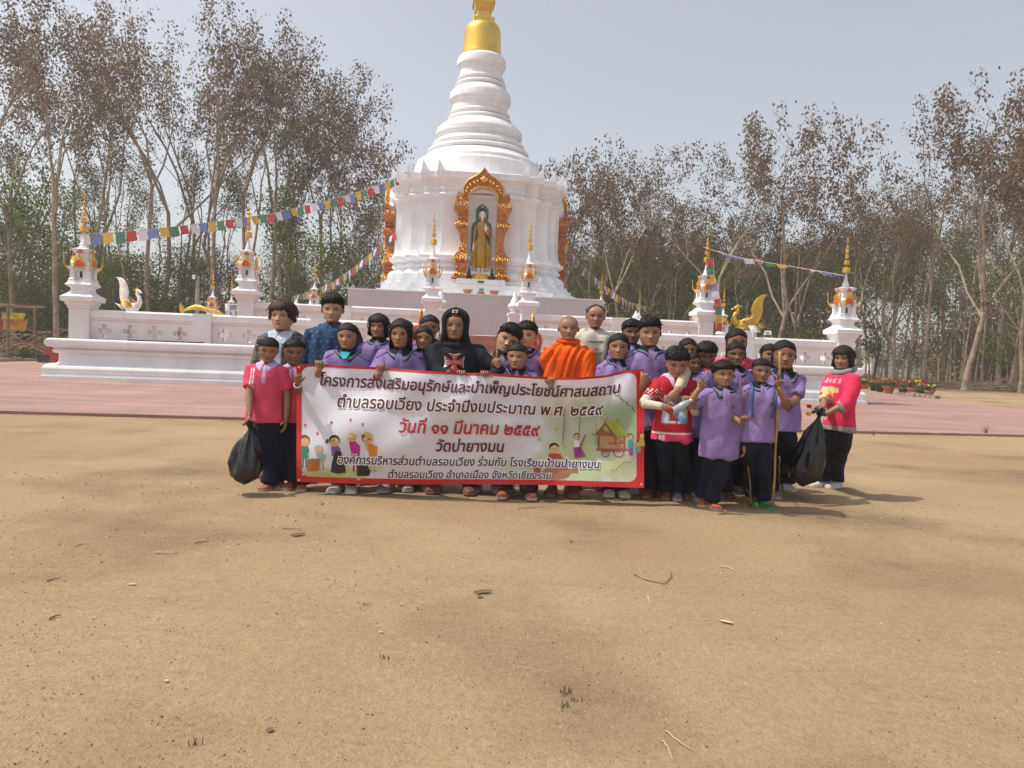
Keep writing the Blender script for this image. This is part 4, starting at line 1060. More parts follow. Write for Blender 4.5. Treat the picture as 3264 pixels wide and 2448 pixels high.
house(2868, 1160, 120, 9, 7, 2.9, 2.2, (.62, .60, .56), (.13, .12, .13), 'white bungalow under a grey roof, far away between the right trees')
house(3030, 1165, 150, 10, 7, 2.7, 2.6, (.55, .47, .38), (.42, .12, .07), 'orange roofed bungalow, far away behind the forked right tree')
WD = M('weathered_wood', (.20, .13, .08), .9, var=.3, vs=6)
t = thing('bamboo_shelter', 'open bamboo frame shelter at the left edge beside the trees', 'shelter', (at(25, 1080, 36).x, 36, 0))
for x in (-2.6, 0): MB().tube([(x, 0, 0), (x, 0, 2.6)], .07, 8).build('post', WD, t)
for x in (-2.6, 0): MB().tube([(x, 2, 0), (x, 2, 2.6)], .07, 8).build('post', WD, t)
MB().tube([(-3, 0, 2.6), (.5, 0, 2.62)], .05, 8).build('beam', WD, t); MB().tube([(-3, 2, 2.6), (.5, 2, 2.62)], .05, 8).build('beam', WD, t)
for x in (-2.8, -2.1, -1.4, -.7, 0, .4): MB().tube([(x, -.3, 2.68), (x, 2.3, 2.7)], .03, 6).build('rafter', WD, t)
def sheet(px, py, Y, w, h, col, lab, nm='plastic_sheet', cat='sheet'):
    g = at(px, py, Y); mb = MB(); n = 8; vs = []
    for j in range(4):
        for i in range(n):
            vs.append((w * (i / (n - 1) - .5), .12 * sin(i * 1.7 + j), h * j / 3 - h / 2))
    mb.add(vs, [(j * n + i, j * n + i + 1, (j + 1) * n + i + 1, (j + 1) * n + i) for j in range(3) for i in range(n - 1)])
    o = mb.build(nm, M('sheet_%d' % px, col, .6, var=.3, vs=2), None, smooth=True); o.location = g; return tag(o, lab, cat)
sheet(40, 1007, 40, 1.2, .35, (.55, .42, .02), 'yellow plastic sheet hanging at the left edge under the trees')
sheet(45, 1035, 40.3, 1.3, .6, (.50, .22, .03), 'orange cloth banner below the yellow sheet at the left edge')
sheet(10, 1030, 40.6, .5, .9, (.35, .03, .03), 'dark red cloth at the extreme left edge', 'hanging_cloth', 'cloth')
def crate(px, py, Y, w, h, col, lab):
    g = gnd(px, py); k = Y / g.y; X = at(px, py, Y).x
    t = thing('plastic_crate', lab, 'crate', (X, Y, 0), .1)
    mb = MB(); mb.sq([(w / 2 * .86, 0), (w / 2, h), (w / 2 * 1.06, h), (w / 2 * 1.06, h + .03), (w / 2 * .96, h + .03), (w / 2 * .84, .05)], cap=(1, 1)); mb.build('tub', M('crate_%d' % px, col, .5), t)
    for s_ in (-1, 1): MB().tube([(s_ * w * .53, -.08, h * .9), (s_ * w * .58, 0, h * .92), (s_ * w * .53, .08, h * .9)], .015, 6).build('handle', M('crate_%d' % px, col), t)
    return t
crate(176, 1075, 34, .62, .62, (.40, .05, .04), 'red plastic tub standing left of the corner post')
crate(138, 1095, 33, .36, .36, (.03, .02, .05), 'small dark purple tub at the left end of the ledge')
crate(2925, 1225, 44, .75, .55, (.42, .05, .03), 'red plastic crate behind the flower pots on the right')
crate(2850, 1222, 46, .6, .3, (.35, .03, .03), 'low red tub left of the taller red crate, right side')
# brush piles
def brush(px, py, Y, w, h, n, seed, lab, L=1.4):
    r = random.Random(seed); mb = MB(); g = at(px, py, Y)
    for _ in range(n):
        x, y = r.gauss(0, w * .3), r.gauss(0, .5); z = abs(r.gauss(0, h * .4)) + .03
        a = r.uniform(-.5, .5); b = r.uniform(-.3, .6); l = L * r.uniform(.4, 1)
        d = Vector((cos(a) * cos(b), sin(a), sin(b))) * l * r.choice((-1, 1)); p = Vector((x, y, z))
        q = p + d; q.z = max(.02, q.z); mb.tube([p, (p + q) / 2 + Vector((0, 0, r.uniform(-.1, .1))), q], [r.uniform(.015, .04), .02, .008], 4)
    o = mb.build('brush_pile', WD, None); o.location = (g.x, Y, 0); return tag(o, lab, 'brush pile')
brush(100, 1050, 37.5, 3.2, 1.6, 130, 3, 'heap of cut branches left of the corner post', 2.4)
brush(3180, 1230, 47, 6, .5, 120, 4, 'low scatter of cut branches under the far right trees', 2.0)
brush(2780, 1205, 50, 5, .9, 110, 6, 'heap of dry branches behind the flower pots on the right')
# flower pots
PET = {'orange': (.75, .22, .01), 'yellow': (.75, .55, .02), 'red': (.55, .03, .04), 'pink': (.6, .15, .3)}
def flowerpot(X, Y, col, lab, s=1.0, potc=TERRA, seed=1, z=0.0):
    t = thing('potted_flowers', lab, 'plant pot', (X, Y, z), 0, 'potted flowers along the kerb', s)
    MB().lathe([(.16, 0), (.24, .26), (.27, .27), (.27, .32), (.22, .32), (.2, .2)], 16).build('pot', potc, t, smooth=True, ang=35)
    r = random.Random(seed)
    pts = [(r.gauss(0, .15), r.gauss(0, .15), r.uniform(.36, .58)) for _ in range(40)]
    me = leaves_mesh('foliage', pts, r, .10, [(.06, .11, .03), (.09, .14, .04)], .1, 6, .05); o = bpy.data.objects.new('foliage', me); COL.objects.link(o); o.parent = t
    for k in range(9):
        x, y = r.gauss(0, .17), r.gauss(0, .15); z_ = .60 + r.uniform(-.06, .08)
        MB().ell((x, y, z_), (.045, .045, .028), 8, 4).build('blossom', M('petal_' + col, PET[col], .7), t)
    return t
for i, (px, py, col, c) in enumerate([(2738, 1238, 'yellow', DARK), (2757, 1240, 'yellow', TERRA), (2785, 1246, 'orange', DARK), (2805, 1250, 'orange', DARK), (2832, 1254, 'orange', TERRA), (2878, 1257, 'red', DARK), (2909, 1259, 'yellow', TERRA), (2934, 1262, 'pink', DARK), (2962, 1264, 'yellow', TERRA)]):
    g = gnd(px, py); names = ['by the terrace corner', 'second from the terrace corner', 'in a dark bag', 'in a dark bag beside the big clay pot', 'in a big terracotta pot', 'beside a grey stone', 'in a mid sized terracotta pot', 'in a dark bag near the end', 'in the last clay pot of the row']
    flowerpot(g.x, g.y, col, f'{col} flowers {names[i]}, right kerb row', 1.05 if i in (4, 6) else .8, c, i)
for i, (px, py) in enumerate([(8, 1128), (22, 1130), (48, 1133), (62, 1138), (82, 1148)]):
    g = gnd(px, py); flowerpot(g.x, g.y, 'orange', f'orange marigolds in the left kerb row, {["first from the photo edge", "second from the edge", "third from the edge", "fourth from the edge", "nearest the white terrace"][i]}', 1.0, DARK, 20 + i)
KST = M('kerb_stone', (.28, .22, .19), .95, var=.3, vs=4, bump=.4)
def kerb(p0, p1, n, lab):
    t = thing('stone_kerb', lab, 'kerb', p0); d = (p1 - p0); L = d.length; a = math.atan2(d.y, d.x); r = random.Random(n)
    for k in range(n):
        x0, x1 = L * k / n + .02, L * (k + 1) / n - .02
        mb = MB(); h_ = .16 + r.uniform(-.03, .04); mb.box(x0, x1, -.12 + r.uniform(-.02, .02), .12, 0, h_); Rm = Matrix.Rotation(a, 3, 'Z'); mb.v = [tuple(Rm @ Vector(v)) for v in mb.v]; mb.build('kerb_block', KST, t)
kerb(gnd(-120, 1160), gnd(162, 1152), 16, 'rough stone kerb of the flower bed at the left edge')
kerb(gnd(2860, 1260), gnd(2990, 1272), 8, 'low stone kerb in front of the potted flowers on the right')
# ------------------------------------------------------------------ people
SKINM = M('skin', (.3, .15, .09), .45, attr=True, var=.05, vs=20, spec=.35)
SKINM.node_tree.nodes['Principled BSDF'].inputs['Subsurface Weight'].default_value = 0.0
HAIRM = M('hair', (.012, .01, .009), .55, attr=True, var=.35, vs=60, bump=.4, bs=90, spec=.22)
CLOTH = M('cloth', attr=True, var=.10, vs=9, rough=.85, bump=.5, bs=13, spec=.2, bdist=.02)
SATIN = M('polished_shoe_and_plastic', attr=True, var=.15, vs=18, rough=.55)
EYEM = M('eye', attr=True, var=.0, rough=.12, spec=.6)
U_ = [0, .05, .12, .2, .3, .4, .5, .6, .7, .8, .88, .94, .98, 1.0]
A_ = [.215, .242, .276, .312, .352, .378, .388, .394, .388, .350, .278, .19, .10, .01]
F_ = [.30, .385, .395, .40, .405, .40, .395, .405, .395, .345, .27, .185, .10, .01]
B_ = [.20, .20, .22, .27, .35, .42, .455, .465, .45, .39, .30, .20, .10, .01]
FV = dict(nose=1.0, eye=1.0, lip=1.0, jaw=1.0)
def headpt(th, u, hh, round_=1.0):
    """th 0 = front (-y), u 0 chin .. 1 crown; returns numpy arrays in units of metres from the chin level, axis through the ears"""
    a = np.interp(u, U_, A_) * round_ * (1 + (FV['jaw'] - 1) * np.clip((.45 - u) / .3, 0, 1)); f = np.interp(u, U_, F_); b = np.interp(u, U_, B_)
    c, s = np.cos(th), np.sin(th)
    sq = .92
    x = a * np.sign(s) * np.abs(s) ** sq; d = np.where(c > 0, f, b)
    y = -d * np.sign(c) * np.abs(c) ** sq
    fr = (c > 0)
    g = lambda x0, sx, u0, su: np.exp(-((x - x0) / sx) ** 2 - ((u - u0) / su) ** 2)
    nose = FV['nose'] * np.interp(u, [.26, .29, .325, .36, .42, .50, .58], [0, .045, .088, .075, .045, .018, 0]) * np.exp(-(x / np.interp(u, [.3, .5], [.062, .04])) ** 2)
    al = .030 * (g(.055, .03, .31, .03) + g(-.055, .03, .31, .03))
    eye = -.034 * (g(.16, .08, .475, .05) + g(-.16, .08, .475, .05))
    brow = .014 * (g(.15, .10, .56, .03) + g(-.15, .10, .56, .03))
    lips = .030 * g(0, .10, .205, .035) + .006 * g(0, .07, .165, .02) - .014 * g(0, .09, .188, .009)
    chin = .022 * g(0, .10, .06, .05); cheek = .016 * (g(.21, .09, .36, .08) + g(-.21, .09, .36, .08))
    y = y - np.where(fr, nose + al + eye + brow + lips + chin + cheek, 0)
    return x * hh, y * hh, u * hh

def rot3(yaw, pitch, roll): return Matrix.Rotation(yaw, 3, 'Z') @ Matrix.Rotation(roll, 3, 'Y') @ Matrix.Rotation(pitch, 3, 'X')

DEFER = []
def defer(o, voxel, it, after):
    r = o.modifiers.new('r', 'REMESH'); r.mode = 'VOXEL'; r.voxel_size = voxel; r.use_smooth_shade = True
    s = o.modifiers.new('s', 'SMOOTH'); s.factor = .5; s.iterations = it
    DEFER.append((o, after))
def run_deferred():
    bpy.context.view_layer.update(); dg = bpy.context.evaluated_depsgraph_get()
    new = [(o, bpy.data.meshes.new_from_object(o.evaluated_get(dg)), f) for o, f in DEFER]
    for o, me, f in new:
        old = o.data; mats = [m for m in old.materials]; o.modifiers.clear(); o.data = me; me.materials.clear()
        for m in mats: me.materials.append(m)
        me.name = o.name; bpy.data.meshes.remove(old); me.update()
        f(o, me)
    DEFER.clear()

def wrinkle(me, amp, seed, fx=1.0, band=None):
    n = len(me.vertices); V = np.empty(n * 3, dtype=np.float32); me.vertices.foreach_get('co', V); V = V.reshape(-1, 3)
    N = np.empty(n * 3, dtype=np.float32); me.vertices.foreach_get('normal', N); N = N.reshape(-1, 3)
    r = np.random.RandomState(seed); d = np.zeros(n)
    for k in range(6):
        q = r.normal(0, 1, 3) * (13 + 6 * k) * fx; q[2] *= .32
        w = r.normal(0, 1, 3) * 7
        d += np.sin(V @ q + 1.3 * np.sin(V @ w + r.rand() * 6) + r.rand() * 6) / (1 + .45 * k)
    d = d * .55 + .25 * np.abs(d) + .25
    if band is not None: d = d * band(V)
    V2 = V + N * (d * amp)[:, None]
    me.vertices.foreach_set('co', V2.astype(np.float32).ravel()); me.update(); shade(me)
    return V2

def ik(S_, T, l1, l2, pole):
    d = T - S_; L = d.length
    if L > (l1 + l2) * .995: T = S_ + d.normalized() * (l1 + l2) * .995; d = T - S_; L = d.length
    if L < abs(l1 - l2) * 1.2 + .02: L = abs(l1 - l2) * 1.2 + .02
    c = (l1 * l1 + L * L - l2 * l2) / (2 * l1 * L); c = max(-1, min(1, c)); h = l1 * math.sqrt(max(0, 1 - c * c))
    dn = d.normalized(); p = pole - dn * pole.dot(dn)
    p = p.normalized() if p.length > 1e-5 else Vector((1, 0, 0))
    return S_ + dn * (l1 * c) + p * h, T

def hand_mesh(mb, W, D, Np, hs, pose, side, col):
    """W wrist, D finger direction, Np palm normal, hs hand length; side +1: thumb towards +S"""
    D = D.normalized(); Np = (Np - D * Np.dot(D)).normalized(); Sd = D.cross(Np) * side
    def P(a, b, c): return W + Sd * (a * hs) + D * (b * hs) + Np * (c * hs)
    n = 10; rings = []
    for b, w, t in ((-.12, .15, .12), (0, .155, .115), (.12, .20, .12), (.28, .235, .115), (.42, .235, .10), (.50, .21, .08), (.53, .16, .05)):
        rings.append([P(w * cos(2 * pi * k / n) + (.01 if b > .1 else 0), b, t * sin(2 * pi * k / n)) for k in range(n)])
    mb.loft(rings, 0, (1, 1), col)
    C = {'relax': [(18, 22, 15)] * 4, 'grip': [(72, 75, 40)] * 4, 'fist': [(85, 95, 60)] * 4, 'over': [(80, 62, 20)] * 4, 'peace': [(78, 95, 60), (80, 95, 60), (2, 4, 3), (2, 4, 3)], 'peace3': [(78, 95, 60), (4, 6, 5), (2, 4, 3), (2, 4, 3)], 'flat': [(8, 8, 5)] * 4}[pose]
    for i, (a0, ln, r) in enumerate(((-.165, .34, .042), (-.055, .43, .048), (.055, .47, .050), (.165, .42, .048))):
        spl = (i - 1.5) * .07 + ((i - 2.5) * .34 if pose.startswith('peace') and i >= 2 else 0) + (-.3 if pose == 'peace3' and i == 1 else 0)
        p = P(a0, .46, 0); dv = (D + Sd * spl).normalized(); pts = [P(a0 * .95, .38, 0), p]; ax = dv.cross(Np)
        for j, cu in enumerate(C[i]):
            dv = (Matrix.Rotation(radians(cu), 3, ax) @ dv); p = p + dv * (ln * hs * (.45, .32, .23)[j]); pts.append(p)
        mb.tube(pts, [r * hs, r * hs * 1.05, r * hs, r * hs * .9, r * hs * .62], 7, 0, (1, 1), col)
    th = {'relax': (.55, .55, .35), 'grip': (.35, .55, .65), 'fist': (.1, .5, .8), 'over': (.4, .4, .6), 'peace': (-.2, .75, .75), 'peace3': (-.2, .7, .7), 'flat': (.7, .6, .1)}[pose]
    p0 = P(.15, .10, .03); d1 = (Sd * .75 + D * .7 + Np * .25).normalized(); p1 = p0 + d1 * .17 * hs
    d2 = (Sd * th[0] + D * th[1] + Np * th[2]).normalized(); p2 = p1 + d2 * .17 * hs; p3 = p2 + (d2 + (D * .3 - Sd * .25 + Np * .2)).normalized() * .13 * hs
    mb.tube([p0, p1, p2, p3], [.065 * hs, .06 * hs, .052 * hs, .032 * hs], 7, 0, (1, 1), col)

PUR = (.245, .175, .39); NAVY = (.010, .013, .032); PINK = (.62, .07, .125); CREAM = (.50, .46, .39)
SK_ = {'mid': (.36, .195, .115), 'dark': (.20, .100, .060), 'tan': (.29, .150, .086), 'light': (.46, .265, .165)}
ERR = []; LATE = []
def person(label, x, top, chin, Y, skin='mid', hair='short', shirt=PUR, collar=NAVY, yaw=0, hyaw=0, hpitch=0, hroll=0, lean=0, H=None, hands=(None, None), shirtlen=.0, sleeve='short', wide=1.0,
           trousers=NAVY, shoe=(.16, .06, .03), feet=None, col_fn=None, hairc=(.008, .0065, .006), outfit='polo', cheek=1.0, mouth=0, fromx=None, group='pupils and adults posing with the banner', foot_dy=(0, 0), stance=1.0, seed=0, hscale=1.0, wr=1.0, smile=0):
    rng = random.Random(seed + int(x))
    FV.update(nose=rng.uniform(.75, 1.2), eye=rng.uniform(-.012, .012), lip=rng.uniform(.85, 1.15), jaw=rng.uniform(.92, 1.10)); cheek = cheek * rng.uniform(.95, 1.04); bt = rng.uniform(-.25, .25); bk = rng.uniform(.014, .024)
    sk_m = rng.uniform(.85, 1.15)
    topw, chinw = at(x, top, Y), at(x, chin, Y)
    hh = (topw.z - chinw.z); skull = hh * (.955 if hair not in ('bald', 'hood') else (1.0 if hair == 'bald' else .90)) * hscale
    chin_z = chinw.z if abs(hroll) < .2 else chinw.z
    Hh = chin_z + skull
    fx = fromx if fromx is not None else x
    gx = at(fx, top, Y).x
    t = thing('person', label, 'person', (gx, Y, 0), yaw, group)
    Rz = Matrix.Rotation(-yaw, 3, 'Z')
    def loc(p): return Rz @ (p - Vector((gx, Y, 0)))
    hx = (Rz @ Vector((topw.x * .0 + chinw.x - gx, 0, 0)))
    sk = Vector(SK_[skin]) * sk_m; skt = tuple(sk)
    Bf = H or Hh                                    # body scale
    zs = chin_z - .030 * Bf                         # shoulder line
    kid = 1.0
    sw = .096 * Bf * wide
    lx = hx.x                                       # sideways offset of the head from the feet
    cz = .47 * Bf
    lz = lambda z: lx * smooth01((z - cz * .9) / (zs - cz * .9)) if z > 0 else 0
    ly = -.0
    # ---------------- body: torso, neck and head in one loft
    HR = rot3(hyaw - 0, hpitch, hroll); piv = Vector((float(lz(zs)), .012 * Bf, zs + .02 * Bf))
    hax = Vector((lx, .0, chin_z))
    nth = 60; ths = []
    for k in range(nth):
        q = k / nth * 2 - 1; ths.append(pi * (q * .62 + .38 * q ** 3))
    ths = np.array(ths); rings = []; cols = []
    tors = [(.50, .074, .055, 0), (.60, .070, .052, 0), (.70, .078, .056, 0), (.775, .080, .048, 0)]
    for zf, w, d, yy in tors:
        z = zf * Bf if zf < .72 else zs - (.80 - zf) * Bf * .6
        z = cz + (zs - cz) * (zf - .47) / (.80 - .47) * .97
        rings.append(np.stack([w * Bf * wide * np.sin(ths) + float(lz(z)), -d * Bf * np.cos(ths), np.full(nth, z)], 1)); cols.append(np.tile(skt, (nth, 1)))
    nr = .172 * skull
    for z, w, dF, dB in ((zs + .002 * Bf, .052 * Bf, .038 * Bf, .042 * Bf), (zs + .018 * Bf, nr * 1.35, nr * 1.15, nr * 1.35), (zs + .030 * Bf, nr * 1.1, nr * .95, nr * 1.2), (chin_z - .015 * skull, nr * 1.08, nr * .80, nr * 1.15)):
        y = np.where(np.cos(ths) > 0, -dF * np.cos(ths), -dB * np.cos(ths)) + .012 * Bf * (1 if z > zs + .01 * Bf else .6)
        rings.append(np.stack([w * np.sin(ths) + float(lz(z)), y, np.full(nth, z)], 1)); cols.append(np.tile(np.array(skt) * .93, (nth, 1)))
    us = np.concatenate([[0], np.linspace(.02, .66, 46), np.linspace(.69, .97, 12), [.985, 1.0]])
    hc = Vector(hairc)
    off = Vector((0, .035 * skull, 0))
    for u in us:
        X, Yv, Z = headpt(ths, np.full(nth, u), skull, cheek)
        c = np.tile(skt, (nth, 1)); xr = X / skull; fr = np.cos(ths) > .2
        def m(x0, sx, u0, su): return np.exp(-(((np.abs(xr) - x0) / sx) ** 4) - (((u - u0) / su) ** 4)) * fr
        lip = np.exp(-(xr / (.095 * FV['lip'] if not mouth else .085)) ** 4 - ((u - .19) / (.036 if not mouth else .05)) ** 4) * fr
        c = c * (1 - .75 * lip[:, None]) + np.array((sk.x * .95, sk.y * .58, sk.z * .62)) * .75 * lip[:, None]
        ml = np.exp(-(xr / .095) ** 4 - ((u - .188 + (.01 if not smile else -.03) * (xr / .1) ** 2) / (.009 if not mouth else .028)) ** 4) * fr; c = c * (1 - .8 * ml[:, None]) + np.array((.035, .01, .01) if smile != 2 else (.5, .45, .42)) * .8 * ml[:, None]
        bw = np.exp(-(((np.abs(xr) - .16) / .092) ** 4) - (((u - .570 - FV['eye'] - bt * (np.abs(xr) - .16)) / bk) ** 4)) * fr; c = c * (1 - .85 * bw[:, None]) + np.array((.02, .014, .011)) * .85 * bw[:, None]
        ls = m(.16, .086, .485 + FV['eye'], .021); c = c * (1 - .85 * ls[:, None]) + np.array((.018, .012, .01)) * .85 * ls[:, None]
        sh = m(.16, .085, .475, .045); c = c * (1 - .25 * sh[:, None])  # socket shade painted into the skin colour
        ns = m(.035, .018, .285, .010); c = c * (1 - .5 * ns[:, None])  # nostril shade, darkened in the vertex colour too
        if hair == 'bald' and u > .5:
            w_ = np.clip((u - .62 - .14 * (np.cos(ths) > .3) * np.cos(ths) + .25 * (np.cos(ths) < 0)) / .08, 0, 1)[:, None]; c = c * (1 - .45 * w_) + np.array((.06, .05, .045)) * .45 * w_
        P = np.stack([X, Yv, Z], 1); Rm = np.array(HR)
        P = (P - np.array((0, 0, .0))) @ Rm.T + np.array((lx, .035 * skull, chin_z))
        # keep the nape joined to the neck when the head turns
        rings.append(P); cols.append(c)
    V = np.concatenate(rings); CC = np.concatenate(cols); nr_ = len(rings)
    mb = MB(); mb.v = [tuple(map(float, p)) for p in V]; mb.c = [tuple(map(float, c)) for c in CC]
    for i in range(nr_ - 1):
        for j in range(nth): a, b = i * nth + j, i * nth + (j + 1) % nth; mb.f.append((a, b, b + nth, a + nth))
    mb.f.append(tuple(range(nth - 1, -1, -1))); mb.f.append(tuple((nr_ - 1) * nth + k for k in range(nth)))
    mb.m = [0] * len(mb.f)
    def hp(x_, y_, z_): return HR @ Vector((x_ * skull, y_ * skull, z_ * skull)) + Vector((lx, .035 * skull, chin_z))
    if hair != 'hood':
        for s_ in (-1, 1):
            Re = HR @ Matrix.Rotation(s_ * .35, 3, 'Z')
            mb.ell(hp(s_ * .398, .03, .45), (.035 * skull, .065 * skull, .105 * skull), 10, 8, 0, tuple(sk * .92), Re)
            mb.ell(hp(s_ * .425, .00, .45), (.018 * skull, .038 * skull, .065 * skull), 8, 6, 0, tuple(sk * .6), Re)
    # arms
    arms = []
    hs = .105 * Bf
    for s_, hd in zip((-1, 1), hands):             # -1 = the side at the left of the picture
        Sh = Vector((float(lz(zs)) + s_ * sw * 1.0, .0, zs - .036 * Bf))
        l1, l2 = [q * Bf * ((hd or {}).get('ls', 1)) for q in (.172, .150)]
        pose, Np, D = 'relax', Vector((-s_, 0, 0)), None; pole = Vector((s_ * .5, .6, -.6))
        if hd is None:
            T = Sh + Vector((s_ * .035 * Bf, -.02 * Bf, -.315 * Bf))
        else:
            T = loc(Vector(hd['p'])) if 'p' in hd else Sh + Vector(hd['r']) * Bf
            pose = hd.get('pose', 'relax'); pole = Vector(hd.get('pole', pole))
            if 'n' in hd: Np = Vector(hd['n'])
            if 'd' in hd: D = Vector(hd['d'])
        El, T = ik(Sh, T, l1, l2, pole)
        if hd is not None and (El + (T - El) - loc(Vector(hd['p'])) if 'p' in hd else Vector()).length > .03: ERR.append((label[:30], round((T - loc(Vector(hd['p']))).length, 3)))
        fd = (T - El).normalized()
        if D is None: D = fd
        ain = Vector((float(lz(zs)) + s_ * sw * .55, 0, zs - .036 * Bf))
        mb.tube([ain, Sh, Sh.lerp(El, .5), El - (El - Sh) * .08, El + fd * .04 * Bf, El.lerp(T, .55), T - fd * .012 * Bf, T + D * .010 * Bf], [.028 * Bf, .028 * Bf, .026 * Bf, .0245 * Bf, .0255 * Bf, .022 * Bf, (.0175 * Bf), .016 * Bf], 12, 0, (1, 1), skt)
        hand_mesh(mb, T, D, Np, hs, pose, (-s_ if (D.z < 0) == (Np.dot(Vector((-s_, 0, 0))) > .5 or hd is None) else s_) if 'th' not in (hd or {}) else hd['th'], tuple(sk * .95))
        arms.append((Sh, El, T, fd))
    body = mb.build('body', SKINM, t, smooth=True, colors=True)
    # eyes
    for s_ in (-1, 1):
        ec = hp(s_ * .16, -.338, .468 + FV['eye']); eb = MB(); n = 12
        rx, ry, rz_ = .068 * skull, .020 * skull, .020 * skull * (1 if not hpitch > .3 else .5)
        rings = []
        for i in range(7):
            tt = pi * i / 6; tt = min(max(tt, .05), pi - .05)
            rings.append([ec + HR @ (Matrix.Rotation(s_ * -.35, 3, 'Z') @ Vector((-rx * cos(tt), ry * sin(tt) * cos(2 * pi * k / n), rz_ * sin(tt) * sin(2 * pi * k / n)))) for k in range(n)])
        cl = []
        for i in range(7):
            cl += [((.014, .009, .008) if 2 <= i <= 4 else (.45, .40, .38))] * n
        eb.loft(rings, 0, (1, 1), cl); eb.build('eye', EYEM, t, smooth=True, colors=True)
    # ---------------- hair
    def shell(name, ubf, thk, mat_, col, nv=18, spiky=0.0, nh=72, clampu=None, cols_fn=None, umax=1.0):
        vs, cs = [], []
        ce = np.array((0, .02, .5)) * skull
        thv = np.linspace(-pi, pi, nh, endpoint=False); r_ = np.random.RandomState(seed + int(x))
        ph = r_.rand(8) * 6
        for j in range(nv):
            f = j / (nv - 1)
            ub = np.array([ubf(q) for q in thv]); u = ub + (umax - ub) * f
            uc = np.clip(u, 0 if clampu is None else clampu, 1)
            X, Yv, _ = headpt(thv, uc, skull, cheek); Z = u * skull
            # ignore facial relief for hair
            P = np.stack([X, Yv, Z], 1)
            cc = np.stack([0 * u, np.full(nh, .02 * skull), np.minimum(u, .55) * skull], 1); d = P - cc; ln = np.linalg.norm(d, axis=1, keepdims=True); d = d / np.maximum(ln, 1e-6)
            tk = np.array([thk(q, uu) for q, uu in zip(thv, u)]) * skull
            st = .10 * np.sin(thv * 23 + ph[0] + 3 * f) + .10 * np.sin(thv * 41 + ph[1] - 4 * f) + .08 * np.sin(thv * 67 + ph[2])
            tk = tk * (1 + st) + (spiky * skull * r_.rand(nh) * (f > .1))
            if j == 0: tk = tk * .0 - .012 * skull
            P = P + d * tk[:, None]
            P = P @ np.array(HR).T + np.array((lx, .035 * skull, chin_z))
            vs += [tuple(map(float, p)) for p in P]
            k_ = 1 + .8 * st + r_.normal(0, .12, nh)
            base = np.array(col)[None] * np.clip(k_, .5, 1.8)[:, None]
            if cols_fn: base = cols_fn(thv, u, base)
            cs += [tuple(map(float, c)) for c in base]
        m_ = MB(); m_.v = vs; m_.c = cs
        for j in range(nv - 1):
            for i in range(nh): a, b = j * nh + i, j * nh + (i + 1) % nh; m_.f.append((a, b, b + nh, a + nh))
        m_.f.append(tuple((nv - 1) * nh + k for k in range(nh))); m_.m = [0] * len(m_.f)
        return m_.build(name, mat_, t, smooth=True, colors=True)
    ip = lambda q, xs, ys: float(np.interp(abs(q), xs, ys))
    jg = lambda q: .014 * sin(q * 19 + x) + .012 * sin(q * 37 + 2 * x) + .010 * sin(q * 61)
    if hair == 'short':
        shell('hair', lambda q: ip(q, [0, .5, .9, 1.25, 1.5, 1.8, 2.3, pi], [.69, .69, .66, .60, .52, .42, .28, .20]) + jg(q), lambda q, u: .022 + .05 * smooth01((u - .55) / .3), HAIRM, hairc, 16, .035)
    elif hair == 'crop':
        shell('hair', lambda q: ip(q, [0, .5, .9, 1.25, 1.5, 1.8, 2.3, pi], [.715, .71, .68, .63, .55, .45, .32, .25]) + jg(q), lambda q, u: .014 + .028 * smooth01((u - .6) / .3), HAIRM, tuple(c * 1.4 for c in hairc), 16, .015)
    elif hair == 'quiff':
        shell('hair', lambda q: ip(q, [0, .5, .9, 1.25, 1.5, 1.8, 2.3, pi], [.70, .70, .67, .60, .52, .42, .28, .20]) + jg(q), lambda q, u: .022 + (.11 if abs(q) < 1.3 else .07) * smooth01((u - .68) / .22), HAIRM, hairc, 18, .05)
    elif hair == 'older':
        shell('hair', lambda q: ip(q, [0, .35, .7, 1.1, 1.4, 1.8, 2.3, pi], [.955, .93, .86, .66, .54, .44, .30, .22]) + jg(q) * .5, lambda q, u: .012 + .018 * smooth01((u - .5) / .3), HAIRM, (.045, .042, .04), 14, .008)
    elif hair in ('bob', 'bowl'):
        lo = .10 if hair == 'bob' else .34
        shell('hair', lambda q: ip(q, [0, .35, .62, .80, 1.0, 1.4, 2.2, pi], [.66, .67, .66, .45, lo + .04, lo, lo - .08, lo - .10]) + 2 * jg(q), lambda q, u: .045 + .045 * smooth01((u - .5) / .4) + .05 * smooth01((.5 - u) / .4), HAIRM, hairc, 22, .012, clampu=.42)
    elif hair in ('long', 'tied', 'parted'):
        if hair == 'long':
            shell('hair', lambda q: ip(q, [0, .3, .6, .85, 1.05, 1.4, 2.2, pi], [.755, .72, .67, .55, .22, -.10, -.30, -.32]) + jg(q), lambda q, u: .028 + .03 * smooth01((u - .6) / .3) + .03 * smooth01((.4 - u) / .3), HAIRM, hairc, 24, .006, clampu=.40)
        else:
            shell('hair', lambda q: ip(q, [0, .3, .7, 1.1, 1.45, 1.8, 2.3, pi], [.755 if hair == 'tied' else .78, .73, .67, .62, .52, .40, .24, .20]) + .6 * jg(q), lambda q, u: .020 + .026 * smooth01((u - .6) / .3), HAIRM, hairc, 18, .004)
            pts = [hp(.0, .44, .60), hp(.12, .52, .45), hp(.30, .46, .15), hp(.36, .40, -.15), hp(.34, .36, -.32)] if hair == 'parted' else [hp(0, .44, .62), hp(.02, .58, .55), hp(.05, .60, .25), hp(.08, .50, -.05)]
            m_ = MB(); m_.tube(pts, [.07 * skull, .10 * skull, .11 * skull, .09 * skull, .02 * skull][:len(pts)], 10, col=tuple(hairc)); m_.build('ponytail', HAIRM, t, smooth=True, colors=True)
